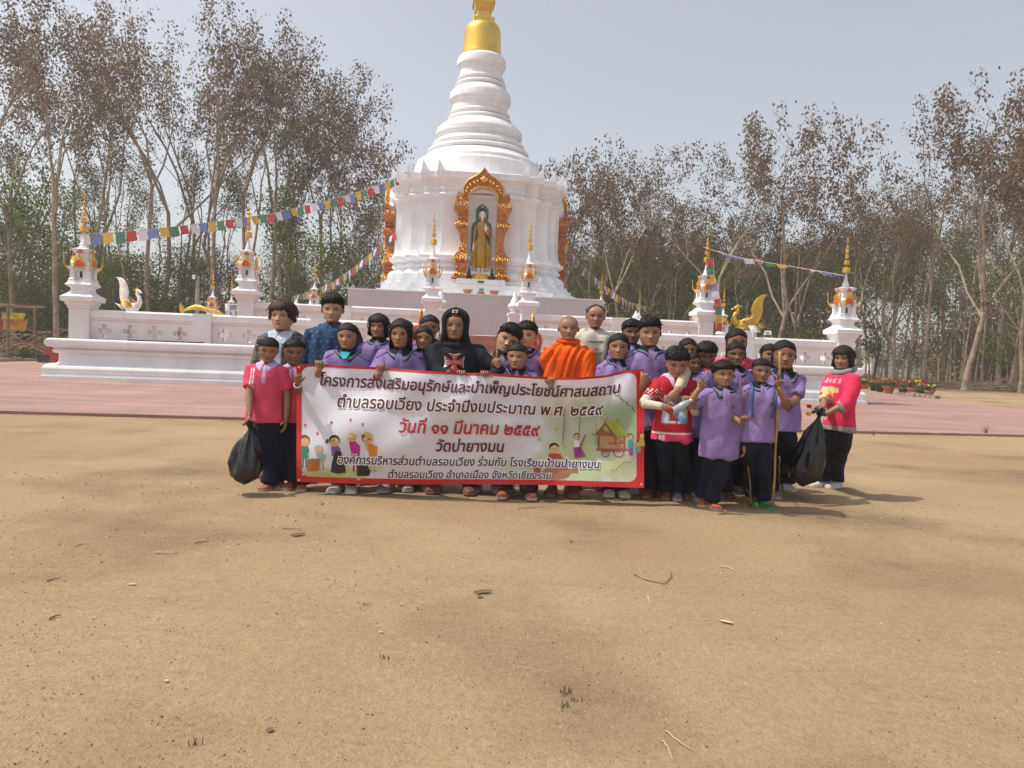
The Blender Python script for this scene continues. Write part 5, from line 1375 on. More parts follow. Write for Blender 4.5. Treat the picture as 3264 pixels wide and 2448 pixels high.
            m_ = MB(); m_.ell(pts[0].lerp(pts[1], .3), (.09 * skull, .04 * skull, .09 * skull), 10, 6, 0, (.02, .02, .06)); m_.build('hair_tie', SATIN, t, smooth=True, colors=True)
    elif hair == 'hood':
        def hc2(thv, u, b): return b
        shell('hood', lambda q: ip(q, [0, .45, .75, .92, 1.05, 1.4, pi], [.90, .88, .78, .35, -.12, -.30, -.38]) , lambda q, u: .10 + .03 * smooth01((u - .5) / .4) + .05 * smooth01((.3 - u) / .4), CLOTH, (.012, .013, .020), 24, .0, clampu=.38)
        shell('hair', lambda q: ip(q, [0, .5, .9, 1.2, pi], [.80, .78, .68, .6, .5]) + jg(q), lambda q, u: .025, HAIRM, hairc, 10, .01)
    # loose strands and tufts
    if hair not in ('bald', 'hood'):
        m_ = MB(); hr_ = random.Random(seed * 7 + int(x)); short = hair in ('short', 'crop', 'quiff', 'older')
        nt = {'short': 150, 'crop': 130, 'quiff': 190, 'older': 40}.get(hair, 90)
        for _ in range(nt):
            q = hr_.uniform(-pi, pi); u_ = hr_.uniform(.70, .99) if short else hr_.uniform(.45, .95)
            if hair == 'older' and abs(q) < 1.2: continue
            if not short and abs(q) < (1.25 if hair in ('tied', 'parted') else 1.0): continue
            X_, Y_, Z_ = headpt(np.array([q]), np.array([u_]), skull, cheek); p_ = Vector((float(X_[0]), float(Y_[0]), float(Z_[0])))
            rd = (p_ - Vector((0, .02 * skull, .5 * skull))).normalized()
            th_ = {'short': .075, 'crop': .042, 'quiff': .12 if abs(q) < 1.3 else .08, 'older': .03, 'bob': .09, 'bowl': .09, 'long': .06, 'tied': .045, 'parted': .045}[hair] * skull
            b_ = p_ + rd * th_ * .7
            if short: dr = (rd * 1.0 + Vector((hr_.gauss(0, .35), -.35 + hr_.gauss(0, .3), .35))).normalized(); L_ = skull * hr_.uniform(.05, .11) * (.6 if hair == 'crop' else 1)
            else: dn_ = Vector((0, 0, -1)) if hair in ('bob', 'bowl', 'long') else Vector((0, 1, -.1)); dr = (dn_ - rd * dn_.dot(rd) + Vector((hr_.gauss(0, .08), hr_.gauss(0, .06), 0))).normalized(); L_ = skull * hr_.uniform(.12, .22); b_ = p_ + rd * th_ * 1.0
            Rh = lambda v: HR @ v + Vector((lx, .035 * skull, chin_z))
            m_.tube([Rh(b_), Rh(b_ + dr * L_ * .6), Rh(b_ + dr * L_ + rd * (.0 if short else -.02 * skull))], [.016 * skull, .012 * skull, .002 * skull], 4, col=tuple(c * hr_.uniform(.6, 1.7) for c in hairc))
        if hair in ('tied', 'parted', 'long', 'bob'):
            for s_ in (-1, 1):
                for k in range(3): m_.tube([hp(s_ * (.37 + .01 * k), -.12 + .05 * k, .68), hp(s_ * (.41 + .01 * k), -.10 + .05 * k, .45), hp(s_ * .39, -.08 + .05 * k, .22 - .05 * k)], [.012 * skull, .012 * skull, .003 * skull], 4, col=tuple(hairc))
        m_.build('hair_strands', HAIRM, t, smooth=True, colors=True)['kind'] = 'stuff'
    # ---------------- shirt
    sh = MB(); k_ = 1.13 * wide
    hem = (.445 - shirtlen) * Bf
    def tr(z, w, d, n=24, yo=0): return [(w * Bf * sin(2 * pi * q / n) * 1.0 + float(lz(z)), -d * Bf * cos(2 * pi * q / n) + yo * Bf, z) for q in range(n)]
    zt = lambda f: hem + (zs - hem) * f
    wz = .100 * k_ if outfit != 'robe' else .12
    rings = [tr(zt(0), (.110 if shirtlen < .05 else .104) * k_, .088), tr(zt(.12), .104 * k_, .084), tr(zt(.4), .094 * k_, .074), tr(zt(.62), .094 * k_, .078), tr(zt(.80), .098 * k_, .078), tr(zt(.90), .094 * k_, .070), tr(zt(.955), .080 * k_, .060), tr(zs - .002 * Bf, .056 * k_, .050, yo=.008), tr(zs + .014 * Bf, .036 * k_, .040, yo=.012)]
    sh.loft(rings)
    for (Sh, El, T, fd), s_ in zip(arms, (-1, 1)):
        ain = Vector((float(lz(zs)) + s_ * sw * .45, 0, zs - .022 * Bf))
        if sleeve == 'short':
            E2 = Sh.lerp(El, .72); sh.tube([ain, Sh + Vector((0, 0, .002)), Sh.lerp(El, .4), E2], [.036 * Bf, .041 * Bf, .042 * Bf, .045 * Bf], 14)
        elif sleeve == 'three': 
            sh.tube([ain, Sh, Sh.lerp(El, .5), El, El.lerp(T, .35)], [.038 * Bf, .043 * Bf, .040 * Bf, .037 * Bf, .034 * Bf], 14)
        else:
            sh.tube([ain, Sh, Sh.lerp(El, .5), El, El.lerp(T, .5), El.lerp(T, .93)], [.040 * Bf, .044 * Bf, .041 * Bf, .036 * Bf, .031 * Bf, .026 * Bf], 14)
    if outfit == 'robe':
        sh.loft([tr(.10 * Bf, .105, .085), tr(.3 * Bf, .112, .088), tr(.5 * Bf, .118, .092), tr(.62 * Bf, .12, .09)])
        Sh, El, T, fd = arms[1]; sh.tube([Sh, Sh.lerp(El, .5), El, El.lerp(T, .6), El.lerp(T, .6) + Vector((0, .02, -.12))], [.055 * Bf, .055 * Bf, .05 * Bf, .045 * Bf, .05 * Bf], 12)
        Sh, El, T, fd = arms[0]; sh.tube([Sh, Sh.lerp(El, .5), El, El.lerp(T, .4)], [.058 * Bf, .055 * Bf, .05 * Bf, .042 * Bf], 12)
        for q in range(3):   # rolled shawl over the left shoulder and round the neck
            pass
    so_ = sh.build('robe' if outfit == 'robe' else 'shirt' if outfit not in ('hoodie', 'jacket') else 'sweatshirt' if outfit == 'hoodie' else 'jacket', CLOTH, t)
    def after(o, me, shirt=shirt, col_fn=col_fn, arms=arms):
        V = np.empty(len(me.vertices) * 3, dtype=np.float32); me.vertices.foreach_get('co', V); V = V.reshape(-1, 3)
        if outfit == 'robe':
            N = np.empty(len(V) * 3, dtype=np.float32); me.vertices.foreach_get('normal', N); N = N.reshape(-1, 3)
            ph = V[:, 0] * 1.0 * 34 - (V[:, 2] - zs) * 24 + 2.2 * np.sin(V[:, 0] * 9) + 1.2 * np.sin(V[:, 2] * 11)
            ph2 = V[:, 0] * 30 + 1.5 * np.sin(V[:, 2] * 6)
            top_ = smooth01((V[:, 2] - .45 * Bf) / .1)
            d = (np.abs(np.sin(ph * .9)) ** .7 - .5) * .020 * top_ + (np.abs(np.sin(ph2)) - .5) * .016 * (1 - top_) + .005 * np.sin(ph * 2.3 + 1)
            me.vertices.foreach_set('co', (V + N * d[:, None]).astype(np.float32).ravel()); me.update(); shade(me)
        else:
            V = wrinkle(me, .0150 * wr, seed + int(x), 1.0)
        z = V[:, 2]; xx = V[:, 0] - np.array([float(lz(q)) for q in z])
        C = np.tile(np.array(shirt), (len(V), 1))
        if col_fn: C = col_fn(V, xx / Bf, (z - zs) / Bf, C, arms, Bf)
        setcol(me, C)
        o['zs'] = 0; del o['zs']
    defer(so_, .0115 if Bf > 1.1 else .010, 3, after)
    # ---------------- collar (laid on the finished shirt)
    if outfit in ('polo', 'jacket', 'shirt') and collar is not None:
        def mkcollar():
            T_ = BVHTree.FromPolygons([v.co for v in so_.data.vertices], [p.vertices for p in so_.data.polygons])
            m_ = MB(); n = 44; cs = []; vs = []
            c2 = tuple(collar); edge = (.22, .22, .30) if collar == NAVY else tuple(min(1, c * 1.1) for c in collar)
            rows = [(1.28, .030, 0), (1.42, .036, 0), (1.75, .030, 0), (2.2, None, 1), (2.55, None, 1), (2.75, None, 2), (2.95, None, 1), (2.98, -1, 1)]
            yo = .016 * Bf; lzz = float(lz(zs)); zlast = zs
            for r_, dz, tg in rows:
                for k in range(n + 1):
                    a = (-pi + .22) + (2 * pi - .44) * k / n
                    fr = max(0, -cos(a)); pt = smooth01((abs(a) - 1.9) / .9)
                    rr = nr * (r_ + (.55 * pt if tg else 0) * (r_ - 1.7) / 1.2)
                    X_ = lzz + rr * sin(a) * 1.02; Y_ = rr * cos(a) * .90 + yo - .006 * Bf * fr
                    z_ = zs + (dz or 0) * Bf - .012 * Bf * fr
                    if tg:
                        h = T_.ray_cast(Vector((X_, Y_, zs + .08)), Vector((0, 0, -1)))
                        h2 = h[0].z if h[0] is not None and h[0].z > zs - .09 * Bf else zs - .05 * Bf
                        z_ = h2 + (.008 if dz is None else .001)
                        if fr > .25:      # front points hang down the chest
                            z_ = max(z_, zs - .050 * Bf); h = T_.ray_cast(Vector((X_, -.6, z_)), Vector((0, 1, 0)))
                            if h[0] is not None: Y_ = min(Y_, h[0].y - (.006 if dz is None else .001))
                    vs.append((X_, Y_, z_)); cs.append(edge if tg == 2 else c2)
            m_.add(vs, [(i * (n + 1) + k, i * (n + 1) + k + 1, (i + 1) * (n + 1) + k + 1, (i + 1) * (n + 1) + k) for i in range(len(rows) - 1) for k in range(n)], 0, cs)
            m_.build('collar', CLOTH, t, smooth=True, colors=True)
        LATE.append(mkcollar)
    # ---------------- trousers
    if outfit != 'robe':
        tm = MB(); ankle = .035 * Bf; L = []
        st = .058 * Bf * stance
        fdy = [foot_dy[0] * Bf, foot_dy[1] * Bf]
        fpos = [Vector((-st, fdy[0], 0)), Vector((st, fdy[1], 0))]
        if feet:
            for i, fp in enumerate(feet):
                if fp: g = gnd(*fp); gy = max(g.y + .06, 6.70) if 925 < fp[0] < 2058 else g.y + .05; fpos[i] = loc(Vector((at(fp[0], fp[1], gy).x, gy, 0)))
        wide_ = wide * (.86 if shirtlen > .05 else 1)
        tm.loft([tr(.42 * Bf, .092 * wide_, .064 if shirtlen < .05 else .056), tr(.47 * Bf, .096 * wide_, .066 if shirtlen < .05 else .056), tr(.53 * Bf, .084 * wide_, .062 if shirtlen < .05 else .05), tr(.57 * Bf, .070 * wide_, .05)])
        for i, s_ in enumerate((-1, 1)):
            hipp = Vector((s_ * .050 * Bf, 0, .47 * Bf)); fp = fpos[i]; kn = hipp.lerp(Vector((fp.x, fp.y, 0)), .45); kn.z = .26 * Bf; kn.y -= .012 * Bf
            tm.tube([hipp + Vector((0, 0, .03 * Bf)), hipp - Vector((0, 0, .06 * Bf)), kn.lerp(hipp, .5), kn, Vector((fp.x, fp.y + .005, .13 * Bf)), Vector((fp.x, fp.y, ankle + .02))], [.048 * Bf, .055 * Bf, .052 * Bf, .047 * Bf, .046 * Bf, .051 * Bf], 14)
        to_ = tm.build('trousers', CLOTH, t)
        def after2(o, me, c=trousers):
            V = wrinkle(me, .0130, seed + 5 + int(x), .8)
            C = np.tile(np.array(c), (len(V), 1)); setcol(me, C)
        defer(to_, .0125, 2, after2)
    else:
        fpos = [Vector((-.05 * Bf, 0, 0)), Vector((.05 * Bf, 0, 0))]
    # ---------------- shoes
    for i, s_ in enumerate((-1, 1)):
        fp = fpos[i]; fl = .150 * Bf; fw = .030 * Bf; a = s_ * .22
        def Q(x_, y_, z_): 
            v = Matrix.Rotation(a, 3, 'Z') @ Vector((x_, y_, 0)); return Vector((fp.x + v.x, fp.y + v.y, z_))
        if shoe == 'sandal':
            m_ = MB(); GRN_ = (.04, .30, .10); sec = [(.35, .55), (.25, .9), (0, .95), (-.3, 1.1), (-.55, 1.15), (-.68, .9), (-.74, .4)]
            m_.loft([[Q(w * fw * 1.1 * cx, yy * fl, z) for cx, z in ((-1, .002), (1, .002), (1.02, .028), (-1.02, .028))] for yy, w in sec], 0, (1, 1), GRN_)
            m_.loft([[Q(-fw * 1.2, yy * fl, .022), Q(-fw * .8, yy * fl, .052), Q(0, yy * fl, .068), Q(fw * .8, yy * fl, .052), Q(fw * 1.2, yy * fl, .022), Q(fw * .8, yy * fl, .046), Q(0, yy * fl, .061), Q(-fw * .8, yy * fl, .046)] for yy in (-.10, -.42)], 0, (1, 1), GRN_)
            m_.build('sandal', SATIN, t, colors=True)
            m_ = MB(); m_.tube([Q(0, .05 * fl, .12), Q(0, .02 * fl, .06), Q(0, -.2 * fl, .048), Q(0, -.5 * fl, .040)], [.026, .030, (.034, .018), (.036, .012)], 10, col=skt)
            for k in range(5): m_.tube([Q((k - 2) * fw * .42, -.48 * fl, .040), Q((k - 2) * fw * .45, -.66 * fl + abs(k - 2 + s_) * .006, .036)], [.011, .008], 6, col=skt)
            m_.build('foot', SKINM, t, smooth=True, colors=True)
        else:
            m_ = MB(); sole = tuple(min(.6, c * .5 + .28) for c in shoe) if sum(shoe) < .8 else (.6, .58, .52)
            if sum(shoe) < .4: sole = tuple(c * 1.5 for c in shoe)
            sec = [(.34, .5, .045), (.28, .8, .075), (.12, .9, .085), (-.05, .92, .080), (-.25, 1.05, .062), (-.45, 1.15, .050), (-.6, 1.0, .043), (-.7, .6, .034)]
            R1, cs = [], []
            for yy, w, h_ in sec:
                hh_ = h_ * Bf / 1.4
                R1.append([Q(w * fw * cx, yy * fl, .018 + (hh_ - .018) * zz_) for cx, zz_ in ((-1, 0), (-1.03, .3), (-.85, .75), (-.4, 1), (.4, 1), (.85, .75), (1.03, .3), (1, 0))])
                cs += [tuple(shoe)] * 8
            m_.loft(R1, 0, (1, 1), cs); m_.build('shoe', SATIN, t, smooth=True, colors=True, ang=50)
            m_ = MB(); m_.loft([[Q(w * fw * 1.08 * cx, yy * fl * 1.02, z) for cx, z in ((-1, .001), (1, .001), (1, .022), (-1, .022))] for yy, w, h_ in sec], 0, (1, 1), sole); m_.build('sole', SATIN, t, colors=True)
    return dict(t=t, shirt=so_, arms=arms, Bf=Bf, zs=zs, skull=skull, lx=lx, chin=chin_z, HR=HR, loc=loc, hp=hp, gx=gx, Y=Y, yaw=yaw, label=label)

def hold(px, py, dz=.045):       # wrist just behind the banner top edge, fingers folded over it
    p = at(px, py, BY + .04) + Vector((0, 0, -.062)); return p
BY = 6.5
def H_(x_, y_, px=0): return dict(p=tuple(hold(x_, y_)), pose='over', d=(0, .0, 1), n=(0, -1, 0), pole=(px, .3, -1))

def polo(V, x, z, C, arms, B):
    m = (np.abs(x) < .011) & (z < -.0) & (z > -.095) & (V[:, 1] < 0); C[m] = C[m] * .72
    for s_ in (-1, 1):       # piping line on the shoulders
        l = np.abs((z + .028) - (.118 - np.abs(x)) * .55) < .0028
        C[l & (V[:, 1] < -.01) & (np.abs(x) > .05)] = (.015, .015, .04)
    b = np.exp(-(((x - .05) / .012) ** 2 + ((z + .105) / .012) ** 2)); C = C * (1 - .7 * b[:, None] * (V[:, 1] < 0)[:, None]) + np.array((.01, .01, .03)) * (.7 * b * (V[:, 1] < 0))[:, None]
    return C
def pinkpolo(V, x, z, C, arms, B):
    for d in (0, .016): C[(np.abs(x + .070 + d) < .0035) & (z < -.02)] = (.75, .72, .74)
    m = (np.abs(x) < .013) & (z < .0) & (z > -.12) & (V[:, 1] < 0); C[m] = (.50, .30, .52)
    m = (np.abs(x) < .004) & (z < .0) & (z > -.11) & (V[:, 1] < 0); C[m] = (.62, .45, .62)
    return C
def plaid(V, x, z, C, arms, B):
    X_, Z_ = V[:, 0], V[:, 2]
    g = (np.sin(X_ * 190) > .8) | (np.sin(Z_ * 190) > .8); C[g] = (.16, .15, .14)
    g = (np.sin(X_ * 95) > .95) | (np.sin(Z_ * 95) > .95); C[g] = (.22, .20, .12)
    m = (np.abs(x + .0) < .024 - .03 * z) & (V[:, 1] < 0); C[m] = (.50, .56, .66)
    m = (np.abs(x) < .004) & (V[:, 1] < 0); C[m] = (.40, .45, .55)
    return C
def denim(V, x, z, C, arms, B):
    X_, Z_ = V[:, 0], V[:, 2]
    q = (np.sin(X_ * 95 + np.floor(Z_ * 22) * 2) > .80) & (np.sin(Z_ * 138) > .62); C[q] = (.14, .20, .28)
    m = (np.abs(np.abs(x) - .013) < .002) & (V[:, 1] < 0); C[m] = (.03, .06, .13)
    m = (np.abs(x - .062) < .03) & (np.abs(z + .085) < .032) & (V[:, 1] < 0) & ((np.abs(np.abs(x - .062) - .03) < .003) | (z > -.060)); C[m] = (.03, .06, .13)
    return C
def cream(V, x, z, C, arms, B):
    m = (np.abs(x) < .003) & (V[:, 1] < 0); C[m] = (.28, .25, .20)
    for k in (-.045, -.105, -.165, -.225): C[(np.abs(z - k) < .0035) & (np.abs(x) < .045) & (V[:, 1] < 0)] = (.30, .27, .22)
    return C
def redsport(V, x, z, C, arms, B):
    m = z < -.338; C[m] = (.55, .05, .14)
    C[np.abs(z + .335) < .0055] = (.72, .70, .68)
    for k in (-.082, -.072, -.062): C[(np.abs(x - k) < .0032) & (z < -.345) & (z > -.385)] = (.75, .7, .72)
    m = (np.abs(x) < .078) & (z < -.10) & (z > -.27) & (V[:, 1] < 0); C[m] = (.46, .58, .64)
    m2 = m & (np.abs((x + .02) * .8 + (z + .2)) < .025); C[m2] = (.12, .28, .52)
    m2 = m & (np.sin(x * 70 + z * 30) > .55) & (z > -.19); C[m2] = (.10, .25, .50)
    m2 = m & (np.abs(x - .012) < .006); C[m2] = (.25, .03, .03)
    m2 = (np.abs(x) > .088) & (z > -.13) & (z < -.06) & (np.sin(x * 240) * np.sin(z * 260) > .35); C[m2] = (.7, .66, .62)
    return C
def hood_pink(V, x, z, C, arms, B):
    m = z < -.345; C[m] = (.30, .28, .27)
    C[np.abs(z + .345) < .004] = (.4, .05, .08)
    for (Sh, El, T, fd) in arms:
        d = (V - np.array(El.lerp(T, .30))) @ np.array(fd); m = (d > -.005) & (np.linalg.norm(V - np.array(El.lerp(T, .38)), axis=1) < .075); C[m] = (.32, .30, .29)
    m = (V[:, 1] < -.02) & (np.abs(x + .005) < .05) & (z < -.085) & (z > -.20) & ((np.abs(x + .005) < .016) | (np.abs(z + .11) < .018) | (np.abs(z + .16) < .012) & (x < 0)); C[m] = (.72, .52, .25)
    m = (V[:, 1] < -.02) & (np.abs(x + .005) < .07) & (np.abs(z + .05) < .014) & (np.sin(x * 180) > 0); C[m] = (.72, .35, .45)
    m = (((x + .06) / .032) ** 2 + ((z + .275) / .040) ** 2 < 1) & (V[:, 1] < 0); C[m] = (.42, .39, .36)
    return C

PEOPLE = {}
def add(k, *a, **kw): PEOPLE[k] = person(*a, **kw); return PEOPLE[k]
OR = (.30, .09, .035); GRYS = (.24, .22, .21); CANVS = (.50, .44, .36)
# back adults
add('teacher', 'woman teacher with short brown hair, dark checked jacket over pale blue polo', 899, 957, 1050, 7.25, 'light', 'bowl', (.045, .043, .045), (.42, .50, .62), hyaw=-.10, outfit='jacket', col_fn=plaid, sleeve='long', hairc=(.035, .016, .012), wide=1.10, shirtlen=.06, seed=1, cheek=1.06, hands=(None, None))
add('denim', 'young man in dark blue patterned denim shirt, tallest at the left back', 1059, 941, 1028, 7.15, 'light', 'quiff', (.022, .055, .125), (.03, .07, .15), smile=1, hyaw=.12, outfit='shirt', col_fn=denim, sleeve='three', wide=1.15, trousers=(.02, .03, .06), shirtlen=.02, seed=2)
# left boys
bagp = at(795, 1352, 6.38)
add('pinkL', 'boy in pink polo holding a black rubbish bag at the left end', 853, 1073, 1149, 6.62, 'tan', 'crop', PINK, (.48, .36, .62), hyaw=.28, hpitch=.22, hroll=.06, yaw=.0, col_fn=pinkpolo, hands=(dict(p=tuple(bagp), pose='grip', n=(1, 0, 0), d=(0, -.1, -1), pole=(-.8, .5, -.2)), None), feet=((858, 1563), (893, 1556)), shoe=OR, stance=1.1, wide=1.05, seed=3)
add('pinkR', 'boy in pink polo with white wristbands gripping the left end of the banner', 936, 1076, 1160, 6.76, 'dark', 'crop', PINK, (.48, .36, .62), hyaw=.35, hpitch=.10, col_fn=pinkpolo, hands=(None, dict(p=tuple(at(947, 1222, 6.43)), pose='grip', d=(.1, -.15, 1), n=(0, 1, .0), pole=(-.2, .1, -1))), feet=((930, 1560), (962, 1572)), shoe=OR, seed=4)
# purple row left of the hooded teenager
add('girlA', 'girl with tied hair and turquoise neckline, leftmost purple shirt at the banner', 1107, 1028, 1112, 6.84, 'tan', 'tied', hyaw=-.05, col_fn=polo, hands=(H_(1018, 1157, px=-.5), None), feet=((1077, 1578), (1118, 1572)), shoe=CANVS, seed=5)
add('bobgirl', 'pupil with thick bob haircut in purple, standing behind the banner gap', 1206, 1001, 1076, 7.15, 'mid', 'bob', hyaw=-.1, col_fn=polo, seed=6, shoe=GRYS)
add('girlB', 'frowning girl with long hair in purple, one hand on the banner edge', 1277, 1015, 1107, 6.86, 'mid', 'long', hyaw=-.1, hpitch=.05, col_fn=polo, hands=(H_(1212, 1168, px=-.6), None), feet=((1238, 1566), (1296, 1562)), shoe=GRYS, seed=7)
add('girlC', 'girl half hidden with loose hair, just left of the hooded teenager, rear row', 1368, 1002, 1080, 7.20, 'mid', 'tied', hyaw=.15, col_fn=polo, seed=8, shoe=GRYS)
add('girlD', 'smiling smaller girl squeezed between the long haired girl and the hooded teenager', 1346, 1037, 1113, 6.98, 'mid', 'parted', hyaw=.1, hroll=.08, smile=1, col_fn=polo, seed=9, shoe=GRYS)
add('hood', 'teenager in black hooded sweatshirt with red cross emblem in the banner middle', 1450, 982, 1082, 6.84, 'tan', 'hood', (.013, .014, .021), None, hyaw=.0, outfit='hoodie', sleeve='long', wide=1.34, hands=(dict(H_(1470, 1190), pole=(-1, .1, -.4)), dict(H_(1545, 1192), pole=(1, .1, -.4))), feet=((1388, 1568), (1490, 1572)), shoe=(.17, .07, .035), seed=10, H=1.62, wr=1.2)
add('lean', 'boy leaning his head over and making a peace sign in purple', 1600, 1030, 1122, 6.98, 'mid', 'quiff', smile=2, hroll=.42, hyaw=.12, hpitch=.05, fromx=1570, col_fn=polo, hands=(None, dict(p=tuple(at(1585, 1172, 6.70)), pose='peace', d=(-.05, -.05, 1), n=(0, -1, 0), pole=(-.3, .1, -1))), seed=11, shoe=GRYS)
add('boyE', 'boy with thick black hair in purple, behind the small boy', 1674, 1024, 1107, 7.02, 'light', 'short', hyaw=-.15, hroll=.06, col_fn=polo, wide=1.12, seed=12, shoe=GRYS)
add('smallboy', 'small boy peering sideways just above the banner centre, orange brown shoes', 1648, 1093, 1176, 6.76, 'tan', 'crop', hyaw=-.22, col_fn=polo, hands=(H_(1548, 1193, px=-.5), H_(1757, 1207, px=.5)), feet=((1607, 1590), (1687, 1590)), shoe=(.36, .11, .04), seed=13, trousers=(.02, .022, .03))
add('monk', 'shaven headed monk wrapped in a bright orange robe', 1811, 1006, 1085, 6.92, 'tan', 'bald', (.74, .095, .006), None, outfit='robe', wide=1.06, hands=(dict(p=tuple(at(1800, 1330, 6.75)), pose='relax', pole=(-1, .2, -.3)), dict(p=tuple(at(1850, 1330, 6.75)), pole=(1, .2, -.3))), seed=14, trousers=(.5, .1, .01))
add('oldman', 'older man with receding hair in cream shirt with knotted fastenings', 1897, 968, 1044, 7.35, 'tan', 'older', CREAM, None, outfit='hoodie', sleeve='three', col_fn=cream, wide=1.12, trousers=(.05, .045, .04), seed=15, shirtlen=.04)
add('girlF', 'smiling girl with side ponytail holding the right corner of the banner', 1970, 1060, 1146, 6.84, 'tan', 'parted', hyaw=-.1, smile=2, col_fn=polo, hands=(None, dict(p=tuple(at(2050, 1222, 6.50)), pose='grip', d=(.1, -.1, 1), n=(0, 1, 0), pole=(.3, .3, -1))), feet=((1945, 1580), (1978, 1582)), shoe=(.50, .45, .38), seed=16)
add('boyG', 'boy glimpsed behind the smiling girl, in purple, beside the tallest boy', 2013, 1018, 1096, 7.22, 'dark', 'short', col_fn=polo, seed=17, wide=1.05, shoe=GRYS)
add('tall', 'tallest boy with ruffled hair and purple shirt, arm in a beige sleeve around his friend', 2071, 1013, 1104, 6.86, 'mid', 'quiff', hyaw=-.05, hroll=-.05, col_fn=polo, hands=(None, dict(p=tuple(at(2158, 1246, 6.33)), pose='relax', ls=1.2, d=(-.65, -.1, -.8), n=(0, 1, 0), pole=(1.0, .0, .35))), feet=((2062, 1582), (2090, 1575)), shoe=(.15, .06, .03), wide=1.08, shirtlen=.04, seed=18)
add('redboy', 'boy looking down in red sports shirt with printed blue panel', 2153, 1100, 1192, 6.55, 'mid', 'short', (.42, .018, .03), (.62, .50, .60), hpitch=.42, hyaw=-.05, outfit='polo', sleeve='short', col_fn=redsport, hands=(dict(p=tuple(at(2122, 1297, 6.33)), pose='fist', d=(.9, -.2, -.15), n=(0, -1, 0), pole=(-1, .2, -.4)), dict(p=tuple(at(2200, 1272, 6.34)), pose='grip', d=(-.9, -.25, -.1), n=(0, 1, 0), pole=(.35, .3, -1))), feet=((2122, 1590), (2180, 1588)), shoe=(.17, .065, .035), seed=19, shirtlen=.03, wide=1.06)
add('girlH', 'girl whose face shows above the others, between red shirted boy and dark boy', 2191, 1076, 1150, 7.25, 'tan', 'tied', col_fn=polo, seed=20, shoe=GRYS)
add('kidI', 'short pupil almost hidden behind the shoulder of the boy in red', 2209, 1121, 1190, 6.92, 'dark', 'parted', hyaw=.2, col_fn=polo, seed=21, shoe=GRYS)
add('boyJ', 'boy bowing his head in purple with a red undershirt', 2249, 1086, 1163, 6.95, 'dark', 'short', hpitch=.35, hyaw=-.1, col_fn=polo, seed=22, feet=((2215, 1565), (2309, 1588)), shoe=(.15, .06, .035))
add('woman', 'woman in pink shirt at the back, face half covered by the girl in front', 2346, 1046, 1128, 7.45, 'tan', 'tied', (.55, .06, .11), (.5, .06, .10), seed=23, wide=1.12, shoe=GRYS)
add('girlK', 'girl with hair pulled back in purple, directly before the woman in pink', 2344, 1088, 1166, 7.05, 'dark', 'tied', hyaw=-.1, col_fn=polo, seed=24, feet=(None, (2350, 1560)), shoe=(.12, .12, .14))
add('tongue', 'boy sticking out his tongue in an oversized long purple polo', 2306, 1149, 1231, 6.42, 'tan', 'short', hyaw=.08, hroll=-.06, col_fn=polo, shirtlen=.085, wide=1.18, mouth=1, hands=(dict(p=tuple(at(2228, 1240, 6.30)), pose='peace3', d=(.35, -.1, 1), n=(0, -1, 0), pole=(-.7, .1, -1)), None), feet=((2238, 1612), (2268, 1622)), shoe=(.40, .10, .04), seed=25)
add('stick', 'boy in green sandals holding two sticks, blue backpack straps', 2424, 1141, 1219, 6.42, 'dark', 'crop', hyaw=-.05, hroll=.03, col_fn=polo, hands=(dict(p=tuple(at(2366, 1352, 6.26)), pose='grip', d=(-.05, -.3, 1), n=(.5, -.6, 0), pole=(-.9, .5, -.3)), dict(p=tuple(at(2482, 1238, 6.25)), pose='peace', d=(-.15, -.05, 1), n=(0, -1, 0), pole=(.6, .1, -1))), feet=((2402, 1606), (2434, 1620)), shoe='sandal', seed=26, shirtlen=-.02)
add('girlL', 'tall girl with side ponytail and folded arm in purple, white shoes', 2497, 1082, 1176, 6.95, 'tan', 'parted', hyaw=-.15, col_fn=polo, hands=(None, dict(p=tuple(at(2475, 1275, 6.72)), pose='relax', d=(-1, -.1, 0), n=(0, 1, 0), pole=(1, .3, -.6))), feet=((2470, 1556), (2503, 1562)), shoe=(.55, .52, .47), seed=27, wide=1.1)
add('girlM', 'girl peeking from behind the tall ponytailed girl, in purple', 2449, 1094, 1163, 7.2, 'tan', 'tied', hyaw=.1, hroll=.06, col_fn=polo, seed=28, shoe=GRYS)
add('pinkgirl', 'girl in bright pink hooded jumper holding flowers and a black bag, right end', 2688, 1103, 1176, 7.35, 'tan', 'bob', (.72, .04, .11), None, yaw=-1.18, hyaw=.45, hpitch=.05, outfit='hoodie', sleeve='three', col_fn=hood_pink, hands=(dict(p=tuple(at(2618, 1322, 7.12)), pose='grip', d=(0, -1, -.1), n=(0, 0, 1), pole=(-.8, .3, -.5)), dict(p=tuple(at(2632, 1320, 7.16)), pose='grip', d=(-.2, -1, -.1), n=(0, 0, 1), pole=(.8, .6, -.6))), feet=((2625, 1553), (2665, 1556)), shoe=(.6, .57, .52), seed=29, hairc=(.016, .010, .009), trousers=(.014, .016, .030))
run_deferred()
for f_ in LATE: f_()
print('HANDERR', ERR)

